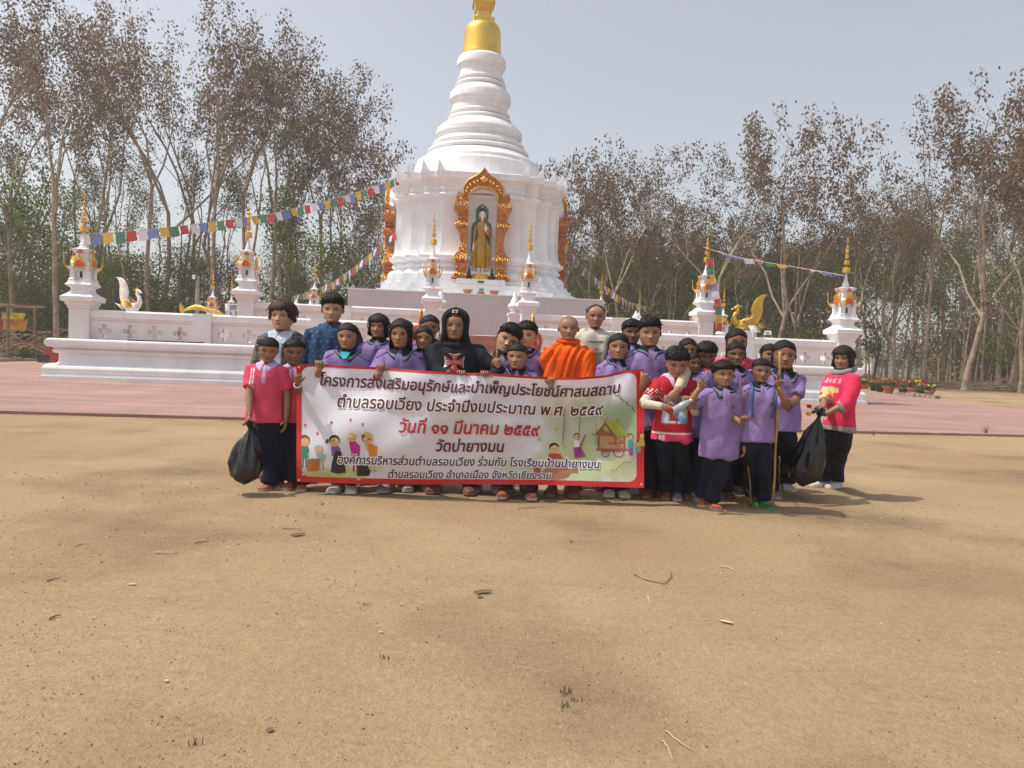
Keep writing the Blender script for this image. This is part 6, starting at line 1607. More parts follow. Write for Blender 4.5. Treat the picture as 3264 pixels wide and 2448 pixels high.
# ------------------------------------------------------------------ clothing details and carried things
def bvh(o): return BVHTree.FromPolygons([v.co for v in o.data.vertices], [p.vertices for p in o.data.polygons])
def drape(P, name, polys, mat_, off=.002, d=Vector((0, 1, 0))):
    """polys: list of outlines in local (x,z) projected on the shirt from the front"""
    tr_ = bvh(P['shirt']); vs, fs = [], []
    for V, F in polys:
        b = len(vs); last = -.12
        for x, z in V:
            h = tr_.ray_cast(Vector((x, -.6, z)), Vector((0, 1, 0)))
            if h[0] is not None: last = h[0].y
            vs.append((x, last - off, z))
        fs += [tuple(b + i for i in f) for f in F]
    mb = MB(); mb.add(vs, fs); return mb.build(name, mat_, P['shirt'])
def outl(pts, sub=3):
    o = []
    for i in range(len(pts)):
        a, b = pts[i], pts[(i + 1) % len(pts)]
        for k in range(sub): o.append((a[0] + (b[0] - a[0]) * k / sub, a[1] + (b[1] - a[1]) * k / sub))
    return o, fill_poly(o)
hd = PEOPLE['hood']; ec = hd['loc'](at(1446, 1155, 6.65)); K = .072
def iron(k, ex, ez):
    a = []
    arm = [(-.22, .16), (-.62, 1.0), (.62, 1.0), (.22, .16)]
    pts = [(-.16, .16), (-.34, .55), (-.66, 1.0), (0, .90), (.66, 1.0), (.34, .55), (.16, .16), (.55, .34), (1.12, .66), (1.02, 0), (1.12, -.66), (.55, -.34), (.16, -.16), (.34, -.55), (.66, -1.0), (0, -.90), (-.66, -1.0), (-.34, -.55), (-.16, -.16), (-.55, -.34), (-1.12, -.66), (-1.02, 0), (-1.12, .66), (-.55, .34)]
    return [(ex + x * k, ez + z * k) for x, z in pts][::-1]
WPR = M('white_shirt_print', (.72, .70, .70), .6, var=.03); RPR = M('red_shirt_print', (.38, .02, .03), .6, var=.08)
def grow_(pts, c, g): return [(c[0] + (x - c[0]) * g, c[1] + (z - c[1]) * g) for x, z in pts]
base_ = iron(K, ec.x, ec.z)
drape(hd, 'emblem_outline', [outl(grow_(base_, (ec.x, ec.z), 1.10))], WPR, .0025)
drape(hd, 'emblem_black_line', [outl(grow_(base_, (ec.x, ec.z), 1.03))], M('black_shirt_print', (.01, .01, .012), .6), .0035)
drape(hd, 'emblem_cross', [outl(grow_(base_, (ec.x, ec.z), .97))], RPR, .0045)
def shirt_text(P, txt, cx, cz, w, h, off, vertical=False):
    if vertical:
        n = len(txt)
        for i, ch in enumerate(txt):
            if ch == ' ': continue
            shirt_text(P, ch, cx, cz + h * (.5 - (i + .5) / n), w, h / n * .82, off)
        return
    V, F = text_tris(txt, 0, .02, 3)
    x0, x1, y0, y1 = V[:, 0].min(), V[:, 0].max(), V[:, 1].min(), V[:, 1].max()
    drape(P, 'emblem_lettering', [([(cx + ((x - x0) / (x1 - x0) - .5) * w, cz + ((y - y0) / (y1 - y0) - .5) * h) for x, y in V], F)], WPR, off)
TEXT_JOBS = lambda: (shirt_text(hd, 'CHOPPERS', ec.x, ec.z, K * 1.95, K * .42, .006), shirt_text(hd, 'WEST', ec.x, ec.z + K * .60, K * .26, K * .60, .006, True), shirt_text(hd, 'COAST', ec.x, ec.z - K * .58, K * .26, K * .62, .006, True))
# small badge on the hood front
hb = hd['hp'](0, -.40, .97)
mb = MB()
for (w, h_, c, dy) in ((.024, .014, (.7, .7, .7), 0), (.018, .009, (.4, .02, .03), -.002), (.005, .013, (.4, .02, .03), -.003)):
    mb.add([(hb.x - w, hb.y - .016 + dy, hb.z - h_), (hb.x + w, hb.y - .016 + dy, hb.z - h_), (hb.x + w, hb.y - .010 + dy + .006, hb.z + h_), (hb.x - w, hb.y - .010 + dy + .006, hb.z + h_)], [(0, 1, 2, 3)], 0, c)
mb.build('hood_badge', CLOTH, hd['t'], colors=True)
# hood bulk round the neck, drawstring
z0 = hd['zs']; mb = MB()
mb.tube([(hd['lx'] + .12 * cos(a), .02 + .105 * sin(a), z0 + .020 + .03 * sin(a)) for a in [2 * pi * k / 20 for k in range(21)]], .030, 10, cap=(0, 0), col=(.012, .013, .020)); mb.build('hood_collar', CLOTH, hd['t'], smooth=True, colors=True)
# girl in pink: grey hood on the shoulders
g = PEOPLE['pinkgirl']; mb = MB(); z0 = g['zs']
mb.tube([(g['lx'] + .085 * cos(a), .02 + .080 * sin(a), z0 + .032 + .028 * sin(a)) for a in [2 * pi * k / 20 for k in range(21)]], [.030 + .014 * max(0, sin(2 * pi * k / 20)) for k in range(21)], 10, cap=(0, 0), col=(.26, .25, .24)); mb.build('hood_collar', CLOTH, g['t'], smooth=True, colors=True)
# old man: stand collar, knotted fastenings
g = PEOPLE['oldman']; mb = MB(); z0 = g['zs']; nr = .19 * g['skull']
mb.loft([[(g['lx'] + r * sin(a), r * cos(a) * .95 + .02, z0 + dz - .014 * max(0, -cos(a))) for a in [(-pi + .12) + (2 * pi - .24) * k / 30 for k in range(31)]] for r, dz in ((nr * 1.75, .022), (nr * 1.5, .05), (nr * 1.42, .05), (nr * 1.55, .015))], 0, (0, 0), CREAM, close=False); mb.build('stand_collar', CLOTH, g['t'], smooth=True, colors=True)
for k in (-.045, -.105, -.165, -.225):
    zz_ = z0 + k * g['Bf']; tr_ = bvh(g['shirt']); pts = []
    for q in range(9):
        xx_ = g['lx'] + (-.06 + .015 * q); h = tr_.ray_cast(Vector((xx_, -.6, zz_)), Vector((0, 1, 0))); pts.append((xx_, (h[0].y if h[0] else -.12) - .004, zz_ + .002 * (q % 2)))
    mb = MB(); mb.tube(pts, .0045, 6, col=(.45, .42, .34)); mb.ell(pts[4], (.008, .006, .007), 8, 6, 0, (.45, .42, .34)); mb.build('knot_fastening', CLOTH, g['shirt'], smooth=True, colors=True)
# monk: shawl roll over the left shoulder and round the neck
g = PEOPLE['monk']; B = g['Bf']; z0 = g['zs']; ORG = (.74, .09, .006)
for k in range(0):
    mb = MB(); o_ = k * .016
    mb.tube([(g['lx'] - .12 * B, -.02, z0 - .055 * B - o_ * 1.8), (g['lx'] - .06 * B, -.075 * B, z0 - .015 * B - o_ * 1.5), (g['lx'] + .0, -.088 * B, z0 - .03 * B - o_ * 1.4), (g['lx'] + .06 * B, -.080 * B, z0 + .005 * B - o_ * .9), (g['lx'] + .098 * B, -.03 * B, z0 + .022 * B - o_ * .3), (g['lx'] + .085 * B, .05 * B, z0 + .02 * B)], [.012, .014, .013, .014, .016, .012], 8, col=ORG)
    mb.build('robe_fold', CLOTH, g['shirt'], smooth=True, colors=True)
mb = MB(); mb.tube([(g['lx'] + .062 * B * cos(a), .02 + .05 * B * sin(a), z0 + .028 * B + .012 * sin(a)) for a in [2 * pi * k / 20 for k in range(21)]], .015, 8, cap=(0, 0), col=ORG); mb.build('robe_neck_roll', CLOTH, g['t'], smooth=True, colors=True)
# wristbands
g = PEOPLE['pinkR']; Sh, El, T, fd = g['arms'][1]
for k in (.02, .032):
    mb = MB(); c = T - fd * k; a_ = fd.orthogonal().normalized(); b_ = fd.cross(a_); mb.tube([c + a_ * .030 * cos(q) + b_ * .026 * sin(q) for q in [2 * pi * j / 16 for j in range(17)]], .0048, 6, cap=(0, 0), col=(.75, .74, .72)); mb.build('wristband', SATIN, g['t'], smooth=True, colors=True)
mb = MB(); c = T - fd * .045; mb.tube([c + a_ * .027 * cos(q) + b_ * .024 * sin(q) for q in [2 * pi * j / 16 for j in range(17)]], .004, 6, cap=(0, 0), col=(.05, .08, .3)); mb.build('wristband', SATIN, g['t'], smooth=True, colors=True)
# arm sleeves
def cuff(g, side, f0, f1, col, name='arm_sleeve'):
    Sh, El, T, fd = g['arms'][side]; B = g['Bf']; mb = MB(); n = 8
    mb.tube([El.lerp(T, f0 + (f1 - f0) * k / n) for k in range(n + 1)], [(.030 - .0085 * (f0 + (f1 - f0) * k / n)) * B + .0012 * sin(k * 2.3) for k in range(n + 1)], 12, col=col)
    if f0 <= 0: mb.tube([Sh.lerp(El, .55), El - (El - Sh) * .05, El + fd * .01], [.034 * B, .031 * B, .030 * B], 12, col=col)
    mb.build(name, CLOTH, g['t'], smooth=True, colors=True)
cuff(PEOPLE['tall'], 1, -.0, .92, (.55, .47, .33)); cuff(PEOPLE['redboy'], 0, 0, .90, (.52, .47, .40)); cuff(PEOPLE['redboy'], 1, 0, .80, (.56, .51, .44))
# red undershirt and turquoise neckline
for k, c in (('boyJ', (.45, .02, .03)), ('girlA', (.03, .42, .44)), ('tongue', (.6, .6, .62))):
    g = PEOPLE[k]; B = g['Bf']; z0 = g['zs']; nr = .19 * g['skull']; mb = MB()
    mb.add([(g['lx'] - nr * 1.1, -.052 * B, z0 + .012 * B), (g['lx'] + nr * 1.1, -.052 * B, z0 + .012 * B), (g['lx'] + nr * .4, -.078 * B, z0 - .028 * B), (g['lx'] - nr * .4, -.078 * B, z0 - .028 * B)], [(0, 3, 2, 1)], 0, c)
    mb.build('undershirt', CLOTH, g['t'], colors=True)
# tongue
g = PEOPLE['tongue']; mb = MB(); mb.ell(g['hp'](.02, -.425, .165), (.035 * g['skull'], .035 * g['skull'], .030 * g['skull']), 10, 6, 0, (.60, .16, .16)); mb.build('tongue', SATIN, g['t'], smooth=True, colors=True)
# trouser stripes and badges
for k, px, py in (('girlL', 2526, 1347), ('stick', 2366, 1418), ('pinkgirl', 2638, 1382), ('pinkR', 918, 1382)):
    pass
# rubbish bags
def ragbag(name, lab, neck, bot, w, d, seed, sx=0.0):
    r = random.Random(seed); t = thing(name, lab, 'bag', neck, 0, 'black rubbish bags'); L = neck.z - bot; n = 44; rings = []
    prof = [(0, .10), (.06, .09), (.12, .22), (.25, .5), (.45, .80), (.65, .98), (.80, 1.0), (.92, .85), (.98, .55), (1.0, .2)]
    ph = [r.uniform(0, 6) for _ in range(4)]
    P = []
    for k in range(25):
        f = k / 24; w_ = float(np.interp(f, [p[0] for p in prof], [p[1] for p in prof])); rg = []
        for j in range(n):
            a = 2 * pi * j / n; pl = 1 + (.16 * sin(a * 7 + ph[0] + f * 2) + .12 * sin(a * 11 + ph[1] - f * 3)) * (1.25 - f) + .09 * sin(a * 3 + f * 7 + ph[2]) + .05 * sin(a * 5 - f * 17 + ph[3])
            rg.append((w / 2 * w_ * pl * cos(a) + sx * f, d / 2 * w_ * pl * sin(a), -L * f + .02 * sin(a * 2 + ph[3]) * f))
        rings.append(rg)
    MB().loft(rings).build('sack', BLACKP, t, smooth=True)
    mb = MB()
    for k in range(5):
        a = 2 * pi * k / 5 + .3; mb.tube([(0, 0, -.01), (.03 * cos(a), .03 * sin(a), .02 + .01 * k), (.07 * cos(a), .05 * sin(a), .015 * (k - 1))], [(.012, .02), (.022, .004), (.012, .003)], 6)
    mb.build('knotted_neck', BLACKP, t, smooth=True); return t
a = PEOPLE['pinkL']['arms'][0]; nk = at(797, 1362, 6.33)
ragbag('rubbish_bag', 'black rubbish bag hanging from the hand of the leftmost boy', nk, .11, .27, .24, 2, -.045)
nk = at(2612, 1322, 7.08)
ragbag('rubbish_bag', 'larger dull black rubbish bag held by the girl in pink', nk, .15, .31, .26, 6, -.13)
# sticks held by the boy in sandals
BAM = M('bamboo', (.42, .26, .10), .6, var=.25, vs=9)
def pole(a, b, r0, r1, lab, nodes=0, m=BAM):
    o = MB(); n = 14; P = [a.lerp(b, k / n) + Vector((.004 * sin(k * 1.3), 0, 0)) for k in range(n + 1)]
    o0 = b.copy(); R = [r0 + (r1 - r0) * k / n + (.0018 if nodes and k % 3 == 0 else 0) for k in range(n + 1)]
    q = o.tube([p - o0 for p in P], R, 8).build('bamboo_stick', m, None, smooth=True); q.location = o0; return tag(q, lab, 'stick', 'bamboo sticks held by the boy in sandals')
pole(at(2487, 1122, 6.20), gnd(2463, 1625), .0125, .009, 'thick yellow bamboo stick in the raised hand of the boy in sandals', 1)
pole(at(2358, 1218, 6.28), gnd(2397, 1617), .006, .008, 'thin brown stick in the lowered hand of the boy in sandals', 0, M('brown_stick', (.24, .16, .09), .7))
pole(at(2484, 1455, 6.42), gnd(2483, 1562), .006, .006, 'short second bamboo end beside the thick stick near the white shoes', 0)
# backpack
g = PEOPLE['stick']; B = g['Bf']; z0 = g['zs']
t = thing('backpack', 'blue backpack on the back of the boy in sandals', 'backpack', g['t'].location, 0)
BLU = M('blue_nylon', (.02, .09, .26), .6, var=.15)
mb = MB(); mb.ell((g['lx'], .15, z0 - .20), (.15, .09, .21), 18, 12); mb.build('pack', BLU, t, smooth=True)
tr_ = bvh(g['shirt'])
for s_ in (-1, 1):
    pts = []
    for k in range(12):
        zz_ = z0 + .012 - k * .024; xx_ = g['lx'] + s_ * (.082 + .012 * sin(k * .3)); h = tr_.ray_cast(Vector((xx_, -.6, zz_)), Vector((0, 1, 0)))
        pts.append(Vector((xx_, (h[0].y if h[0] is not None else -.05) - .004, zz_)))
    pts = [Vector((g['lx'] + s_ * .075, .09, z0 + .01))] + pts
    mb = MB(); mb.tube(pts, [(.014, .004)] * len(pts) if False else .011, 6); mb.build('strap', BLU, t, smooth=True)
# bottle and red cloth in the hands of the boy in red
bp = at(2166, 1298, 6.235); t = thing('plastic_bottle', 'clear plastic bottle in the hands of the boy in red', 'bottle', bp)
CLR = M('clear_plastic', (.62, .72, .78), .12, trans=.55, var=.0, spec=.7)
ax = Vector((.62, -.05, .42)).normalized(); mb = MB(); prof = [(-.10, .026), (-.095, .031), (-.03, .031), (-.025, .028), (-.02, .031), (.05, .031), (.085, .018), (.10, .012)]
mb.tube([ax * q for q, r in prof], [r for q, r in prof], 14); mb.build('bottle_body', CLR, t, smooth=True)
MB().tube([ax * .10, ax * .118], .014, 10).build('bottle_cap', M('white_cap', (.7, .7, .72), .4), t, smooth=True)
cp = at(2140, 1312, 6.22); mb = MB(); r = random.Random(8); n = 12
for k in range(4): pass
rings = []
for k in range(9):
    f = k / 8; rings.append([(-.03 + .055 * f + (.024 + .012 * sin(k)) * cos(2 * pi * j / n) * (1.1 + .25 * sin(j * 3 + k)), (.018) * sin(2 * pi * j / n) * (1.1 + .3 * sin(j * 2 + k * 2)), .035 - .11 * f) for j in range(n)])
o = MB().loft(rings).build('red_cloth', M('red_rag', (.36, .03, .025), .9, var=.15), None, smooth=True); o.location = cp; tag(o, 'crumpled red glove cloth in the hand of the boy in red', 'cloth')
# flowers in the hand of the girl in pink
fp_ = at(2606, 1316, 6.98)
for (dx, dz, c, lab) in ((-.085, .055, (.62, .05, .14), 'red artificial flower held by the girl in pink'), (-.085, -.015, (.75, .55, .02), 'yellow artificial flower held by the girl in pink')):
    t = thing('held_flower', lab, 'flower', fp_, 0, 'flowers held by the girl in pink')
    MB().tube([(0, 0, 0), (dx * .6, -.01, dz * .5), (dx, -.01, dz)], .003, 6).build('stem', M('stem_green', (.06, .14, .04), .7), t)
    for k in range(5):
        a = 2 * pi * k / 5; MB().ell((dx + .012 * cos(a), -.012 + .010 * sin(a), dz + .004), (.013, .011, .018), 8, 6).build('petal', M('petal_%s' % lab[:3], c, .7), t, smooth=True)
# ------------------------------------------------------------------ banner
BY = 6.5
TOPX = [940, 1018, 1100, 1215, 1330, 1457, 1548, 1640, 1757, 1850, 1930, 2000, 2053]
TOPY = [1162, 1160, 1166, 1171, 1180, 1188, 1189, 1196, 1203, 1203, 1196, 1180, 1176]
def banner_px(px, py_t):   # t 0..1 top->bottom
    top = np.interp(px, TOPX, TOPY); bot = 1536 + (px - 945) / 1108 * 18 + 3 * sin((px - 945) / 160)
    return px, top + (bot - top) * py_t
def b_t(px, py):
    top = np.interp(px, TOPX, TOPY); bot = 1536 + (px - 945) / 1108 * 18 + 3 * sin((px - 945) / 160)
    return (py - top) / (bot - top)
def banner_pt(px, py, off=0.0):
    s = (px - 945) / 1108; t = float(b_t(px, py))
    y = BY + .03 * s
    y += .036 * sin(7 * s + 3.6 * t + .5) + .022 * sin(15 * s - 8 * t) * (1 - .45 * t) + .014 * sin(29 * s + 12 * t) * (1 - .6 * t) + .030 * sin(6.5 * t + 11 * s * (1 - t)) + .004 * sin(70 * s - 16 * t)
    for hx in (1018, 1215, 1457, 1548, 1757, 1950, 2050):
        q = (px - hx) / 60.0
        y += .018 * math.exp(-q * q - (t * 3.2) ** 2)
        q2 = (px - hx) / (30.0 + 260 * t)
        y += .012 * cos(q2 * 3) * math.exp(-q2 * q2) * math.exp(-t * 2.5)
    return at(px, py, y - off)
CANV = M('vinyl_cloth', (.8, .8, .8), .58, var=.02, attr=True, spec=.5)
_tn, _tl = CANV.node_tree.nodes, CANV.node_tree.links
_tt = _tn.new('ShaderNodeBsdfTranslucent'); _mx = _tn.new('ShaderNodeMixShader'); _mx.inputs[0].default_value = .22
_tl.new(_tn['Principled BSDF'].inputs['Base Color'].links[0].from_socket, _tt.inputs[0]); _tl.new(_tn['Principled BSDF'].outputs[0], _mx.inputs[1]); _tl.new(_tt.outputs[0], _mx.inputs[2]); _tl.new(_mx.outputs[0], _tn['Material Output'].inputs[0])
BN = thing('banner', 'long white printed vinyl banner with red edge held across the group', 'banner', (0, 0, 0))
nx, ny = 190, 66; vs, cs = [], []
rw = random.Random(3)
def wash(px, py):
    c = np.array([.82, .81, .90])
    def blob(cx, cy, rx, ry, col, k):
        nonlocal c
        d = ((px - cx) / rx) ** 2 + ((py - cy) / ry) ** 2
        w = k * max(0, 1 - d) ** .7 if d < 1 else 0
        c = c * (1 - w) + np.array(col) * w
    n = 12 * sin(px * .05 + py * .03) + 9 * sin(px * .11 - py * .07)
    blob(1890 + n, 1390, 190, 150, (.42, .52, .22), .75); blob(1790, 1500 + n, 220, 60, (.50, .62, .24), .8); blob(1990, 1500 + n, 80, 50, (.62, .62, .28), .7)
    blob(1990 + n, 1330, 70, 70, (.22, .42, .16), .7); blob(1870, 1310 + n, 80, 40, (.30, .48, .28), .5); blob(1760 + n, 1310, 60, 80, (.50, .62, .40), .5)
    blob(1820, 1440, 100, 50, (.60, .66, .30), .6); blob(2030, 1400, 50, 60, (.35, .52, .2), .6)
    blob(1050 + n, 1515, 150, 26, (.52, .56, .08), 1.0); blob(1150, 1500 + n * .4, 80, 16, (.52, .56, .08), .8)
    blob(1730, 1525, 60, 26, (.45, .22, .10), .6)
    return tuple(c)
for j in range(ny):
    for i in range(nx):
        px = 945 + 1108 * i / (nx - 1); _, py = banner_px(px, j / (ny - 1)); py = float(py)
        vs.append(banner_pt(px, py)); cs.append(wash(px, py))
mb = MB(); mb.v = [tuple(v) for v in vs]; mb.c = cs
mb.f = [(j * nx + i, (j + 1) * nx + i, (j + 1) * nx + i + 1, j * nx + i + 1) for j in range(ny - 1) for i in range(nx - 1)]; mb.m = [0] * len(mb.f)
mb.build('cloth', CANV, BN, smooth=True, colors=True)
# red border following the cloth
def border(mb, inset0, inset1, off):
    n = 220
    outer, inner = [], []
    x0, x1 = 945 + inset0, 2053 - inset0
    def rr(ins, rad):
        pts = []; X0, X1 = 945 + ins[0], 2053 - ins[2]
        T0, T1 = ins[1] / 375.0, 1 - ins[3] / 375.0
        rx, rt_ = rad, rad / 375.0
        for k in range(90): pts.append((X0 + rx + (X1 - X0 - 2 * rx) * k / 90, T0))
        for k in range(10): a = pi / 2 * k / 10; pts.append((X1 - rx + rx * sin(a), T0 + rt_ - rt_ * cos(a)))
        for k in range(30): pts.append((X1, T0 + rt_ + (T1 - T0 - 2 * rt_) * k / 30))
        for k in range(10): a = pi / 2 * k / 10; pts.append((X1 - rx + rx * cos(a), T1 - rt_ + rt_ * sin(a)))
        for k in range(90): pts.append((X1 - rx - (X1 - X0 - 2 * rx) * k / 90, T1))
        for k in range(10): a = pi / 2 * k / 10; pts.append((X0 + rx - rx * sin(a), T1 - rt_ + rt_ * cos(a)))
        for k in range(30): pts.append((X0, T1 - rt_ - (T1 - T0 - 2 * rt_) * k / 30))
        for k in range(10): a = pi / 2 * k / 10; pts.append((X0 + rx - rx * cos(a), T0 + rt_ - rt_ * sin(a)))
        return pts
    A, B = rr((0, 0, 0, 0), .5), rr((16, 8, 24, 18), 26)
    rows = []
    for f in (0, .33, .66, 1):
        row = []
        for a, b in zip(A, B):
            px = a[0] + (b[0] - a[0]) * f; tt = a[1] + (b[1] - a[1]) * f
            row.append(banner_pt(px, float(banner_px(px, tt)[1]), off))
        rows.append(row)
    N = len(A); vs = [p for r in rows for p in r]
    mb.add(vs, [(r * N + k, (r + 1) * N + k, (r + 1) * N + (k + 1) % N, r * N + (k + 1) % N) for r in range(3) for k in range(N)])
mb = MB(); border(mb, 0, 1, .003); mb.build('red_border', M('red_print', (.52, .018, .022), .38, var=.06), BN, smooth=True)
for px, py in ((953, 1170), (953, 1530), (2044, 1187), (2044, 1544)):
    p = banner_pt(px, py, .006); mb = MB(); mb.tube([p, p + Vector((0, -.004, 0))], .008, 10); mb.build('eyelet', LAMPM, BN)

SGN = 1
def text_tris(txt, shear=.2, offset=0.0, res=3, font_size=1.0):
    c = bpy.data.curves.new('t', 'FONT'); c.body = txt; c.size = font_size; c.shear = shear; c.resolution_u = res; c.fill_mode = 'NONE'
    o = bpy.data.objects.new('t', c); COL.objects.link(o)
    dg = bpy.context.evaluated_depsgraph_get(); me = bpy.data.meshes.new_from_object(o.evaluated_get(dg))
    V = np.array([v.co[:2] for v in me.vertices]); E = [tuple(e.vertices) for e in me.edges]
    bpy.data.objects.remove(o); bpy.data.curves.remove(c); bpy.data.meshes.remove(me)
    # order edges into loops so that directions agree
    nb = {}
    for a, b in E: nb.setdefault(a, []).append(b); nb.setdefault(b, []).append(a)
    seen, loops = set(), []
    for s0 in range(len(V)):
        if s0 in seen or s0 not in nb: continue
        lp = [s0]; seen.add(s0); cur = s0
        nxt = min(nb[cur])       # curve vertices are stored in spline order
        nxt = s0 + 1 if (s0 + 1) in nb[cur] else nxt
        while nxt is not None and nxt not in seen:
            lp.append(nxt); seen.add(nxt); cur = nxt
            cand = [q for q in nb[cur] if q not in seen]; nxt = cand[0] if cand else None
        loops.append(lp)
    V0 = V.copy()
    if offset:
        for lp in loops:
            P = V0[lp]; n = len(P)
            if n < 3: continue
            e = np.roll(P, -1, 0) - P; L = np.linalg.norm(e, axis=1, keepdims=True); e = e / np.maximum(L, 1e-9)
            nn = np.stack([-e[:, 1], e[:, 0]], 1); m = nn + np.roll(nn, 1, 0); q = np.sum(m * m, 1, keepdims=True) / 2; m = m / np.maximum(q, .35)
            V[lp] = P + SGN * offset * m
    # split by connected x-range so that the winding test stays cheap
    infos = sorted([(V[l][:, 0].min(), V[l][:, 0].max(), l) for l in loops], key=lambda q: q[0])
    groups, cur, xm = [], [], -1e9
    for a, b, l in infos:
        if cur and a > xm: groups.append(cur); cur = []
        cur.append(l); xm = max(xm, b) if len(cur) > 1 else b
    if cur: groups.append(cur)
    OV, OF = [], []
    for g in groups:
        vs = [Vector(V[i]) for l in g for i in l]; es = []; k = 0
        for l in g:
            es += [(k + i, k + (i + 1) % len(l)) for i in range(len(l))]; k += len(l)
        r = delaunay_2d_cdt(vs, es, [], 0, 1e-6)
        RV = np.array([tuple(v) for v in r[0]]); F = r[2]
        if not F: continue
        cen = np.array([RV[list(f)].mean(axis=0) for f in F])
        wnum = np.zeros(len(F))
        A = np.array([vs[a] for a, b in es]); B = np.array([vs[b] for a, b in es])
        for ti in range(len(F)):
            cx, cy = cen[ti]
            up = (A[:, 1] <= cy) & (B[:, 1] > cy); dn = (A[:, 1] > cy) & (B[:, 1] <= cy)
            cr = (B[:, 0] - A[:, 0]) * (cy - A[:, 1]) - (cx - A[:, 0]) * (B[:, 1] - A[:, 1])
            wnum[ti] = np.sum(up & (cr > 0)) - np.sum(dn & (cr < 0))
        base = len(OV); OV += [tuple(v) for v in RV]
        OF += [tuple(base + i for i in f) for f, w in zip(F, wnum) if w != 0]
    return np.array(OV), OF
MAROON = M('maroon_print', (.085, .01, .018), .45, var=.05); REDP = M('bright_red_print', (.42, .012, .03), .45, var=.05)
NAVYP = M('navy_print', (.035, .014, .06), .45, var=.05); HALO = M('white_print', (.82, .82, .84), .45, var=.01)
LINES = [("โครงการส่งเสริมอนุรักษ์และบำเพ็ญประโยชน์ศาสนสถาน", 1020, 1978, .177, MAROON, .022, 0.0),
         ("ตำบลรอบเวียง ประจำปีงบประมาณ พ.ศ. ๒๕๕๙", 1075, 1924, .352, MAROON, .020, .06),
         ("วันที่ ๑๑ มีนาคม ๒๕๕๙", 1270, 1722, .548, REDP, .022, 0),
         ("วัดป่ายางมน", 1388, 1608, .705, MAROON, .022, 0),
         ("องค์การบริหารส่วนตำบลรอบเวียง ร่วมกับ โรงเรียนบ้านป่ายางมน", 1077, 1912, .832, NAVYP, .020, .08),
         ("ตำบลรอบเวียง อำเภอเมือง จังหวัดเชียงราย", 1237, 1757, .945, NAVYP, .020, .07)]
for txt, x0, x1, tb, mat_, off, halo in LINES:
    lay = [(off, mat_, .0100)]
    if halo: lay.insert(0, (off + halo, HALO, .0075))
    xa = xb = None
    for o_, m_, dz in reversed(lay):
        V, F = text_tris(txt, .18, o_, 3)
        if xa is None: xa, xb = V[:, 0].min(), V[:, 0].max()
        k = (x1 - x0) / (xb - xa)
        vs = []
        for x, y in V:
            px = x0 + (x - xa) * k; t = tb - y * k * 1.12 / 372.0
            vs.append(banner_pt(px, float(banner_px(px, t)[1]), dz))
        mb = MB(); mb.add(vs, F); mb.build('lettering' if m_ is not HALO else 'lettering_outline', m_, BN)['kind'] = 'stuff'
# printed picture: simple generic figures
PICM = M('printed_colours', (.8, .8, .8), .45, attr=True, var=.04)
pic = MB()
def pe(cx, cy, rx, ry, col, lay=0, n=18, rot=0):
    c, s_ = cos(rot), sin(rot)
    pts = [(cx + rx * cos(a) * c - ry * sin(a) * s_, cy + rx * cos(a) * s_ + ry * sin(a) * c) for a in [2 * pi * k / n for k in range(n)]]
    pp(pts, col, lay)
def pp(pts, col, lay=0):
    vs = [banner_pt(x, y, .0018 + .0003 * lay) for x, y in pts]; c = sum((Vector(v) for v in vs), Vector()) / len(vs)
    c = banner_pt(sum(p[0] for p in pts) / len(pts), sum(p[1] for p in pts) / len(pts), .0018 + .0003 * lay)
    pic.add([c] + vs, [(0, i + 1, (i + 1) % len(vs) + 1) for i in range(len(vs))], 0, col)
SKN = (.62, .36, .16); BLK = (.012, .01, .012); GRY = (.25, .25, .28)
def zE(x, y): return 940 + x / 3.95, 1150 + y / 3.95
def fig(hx, hy, hr, hair, shirt, pants, by, fy, lean=0, cap=None, scarf=None, tail=False):
    hx, hy = zE(hx, hy); hr /= 3.95; by = 1150 + by / 3.95; fy = 1150 + fy / 3.95; bx = hx + lean
    for s_ in (-1, 1): pp([(bx + s_ * 4 - 3, by), (bx + s_ * 4 + 3, by), (bx + s_ * 6 + 3, fy), (bx + s_ * 6 - 3, fy)], pants, 1); pe(bx + s_ * 7, fy, 5, 2.4, GRY, 2)
    pp([(hx - 7, hy + hr * .7), (hx + 7, hy + hr * .7), (bx + 15, (hy + by) / 2), (bx + 13, by + 3), (bx - 13, by + 3), (bx - 15, (hy + by) / 2)], shirt, 2)
    for s_ in (-1, 1): pp([(hx + s_ * 6, hy + hr), (hx + s_ * 9, hy + hr + 1), (bx + s_ * 14, by - 10), (bx + s_ * 10, by - 8)], shirt, 3); pe(bx + s_ * 11, by - 8, 3, 3, SKN, 4)
    pe(hx, hy - 2, hr * 1.06, hr * 1.06, scarf or hair, 3); 
    if tail: pe(hx - hr * 1.4, hy + 1, 4, 8, hair, 3, rot=.3)
    pe(hx + 1, hy + 3, hr * .88, hr * .86, SKN, 4)
    for s_ in (-1, 1): pe(hx + 1 + s_ * hr * .35, hy + 1, 1.6, 1.8, (.8, .8, .8), 5, 8); pe(hx + 1 + s_ * hr * .35, hy + 1, .8, .9, BLK, 6, 6); pe(hx + 1 + s_ * hr * .5, hy + hr * .5, 1.8, 1.2, (.6, .15, .1), 5, 8)
    pe(hx + 1, hy + hr * .62, 2, 1.1, (.4, .03, .03), 5, 8)
    if cap: pp([(hx - hr * 1.4, hy - hr * .5), (hx - hr * .9, hy - hr * 1.0), (hx, hy - hr * 1.3), (hx + hr, hy - hr * .7), (hx + hr * 1.1, hy + hr * .1), (hx + hr * .3, hy - hr * .5)], cap, 6)
fig(120, 1010, 66, (.16, .05, .04), (.04, .20, .12), (.16, .15, .25), 1210, 1345)
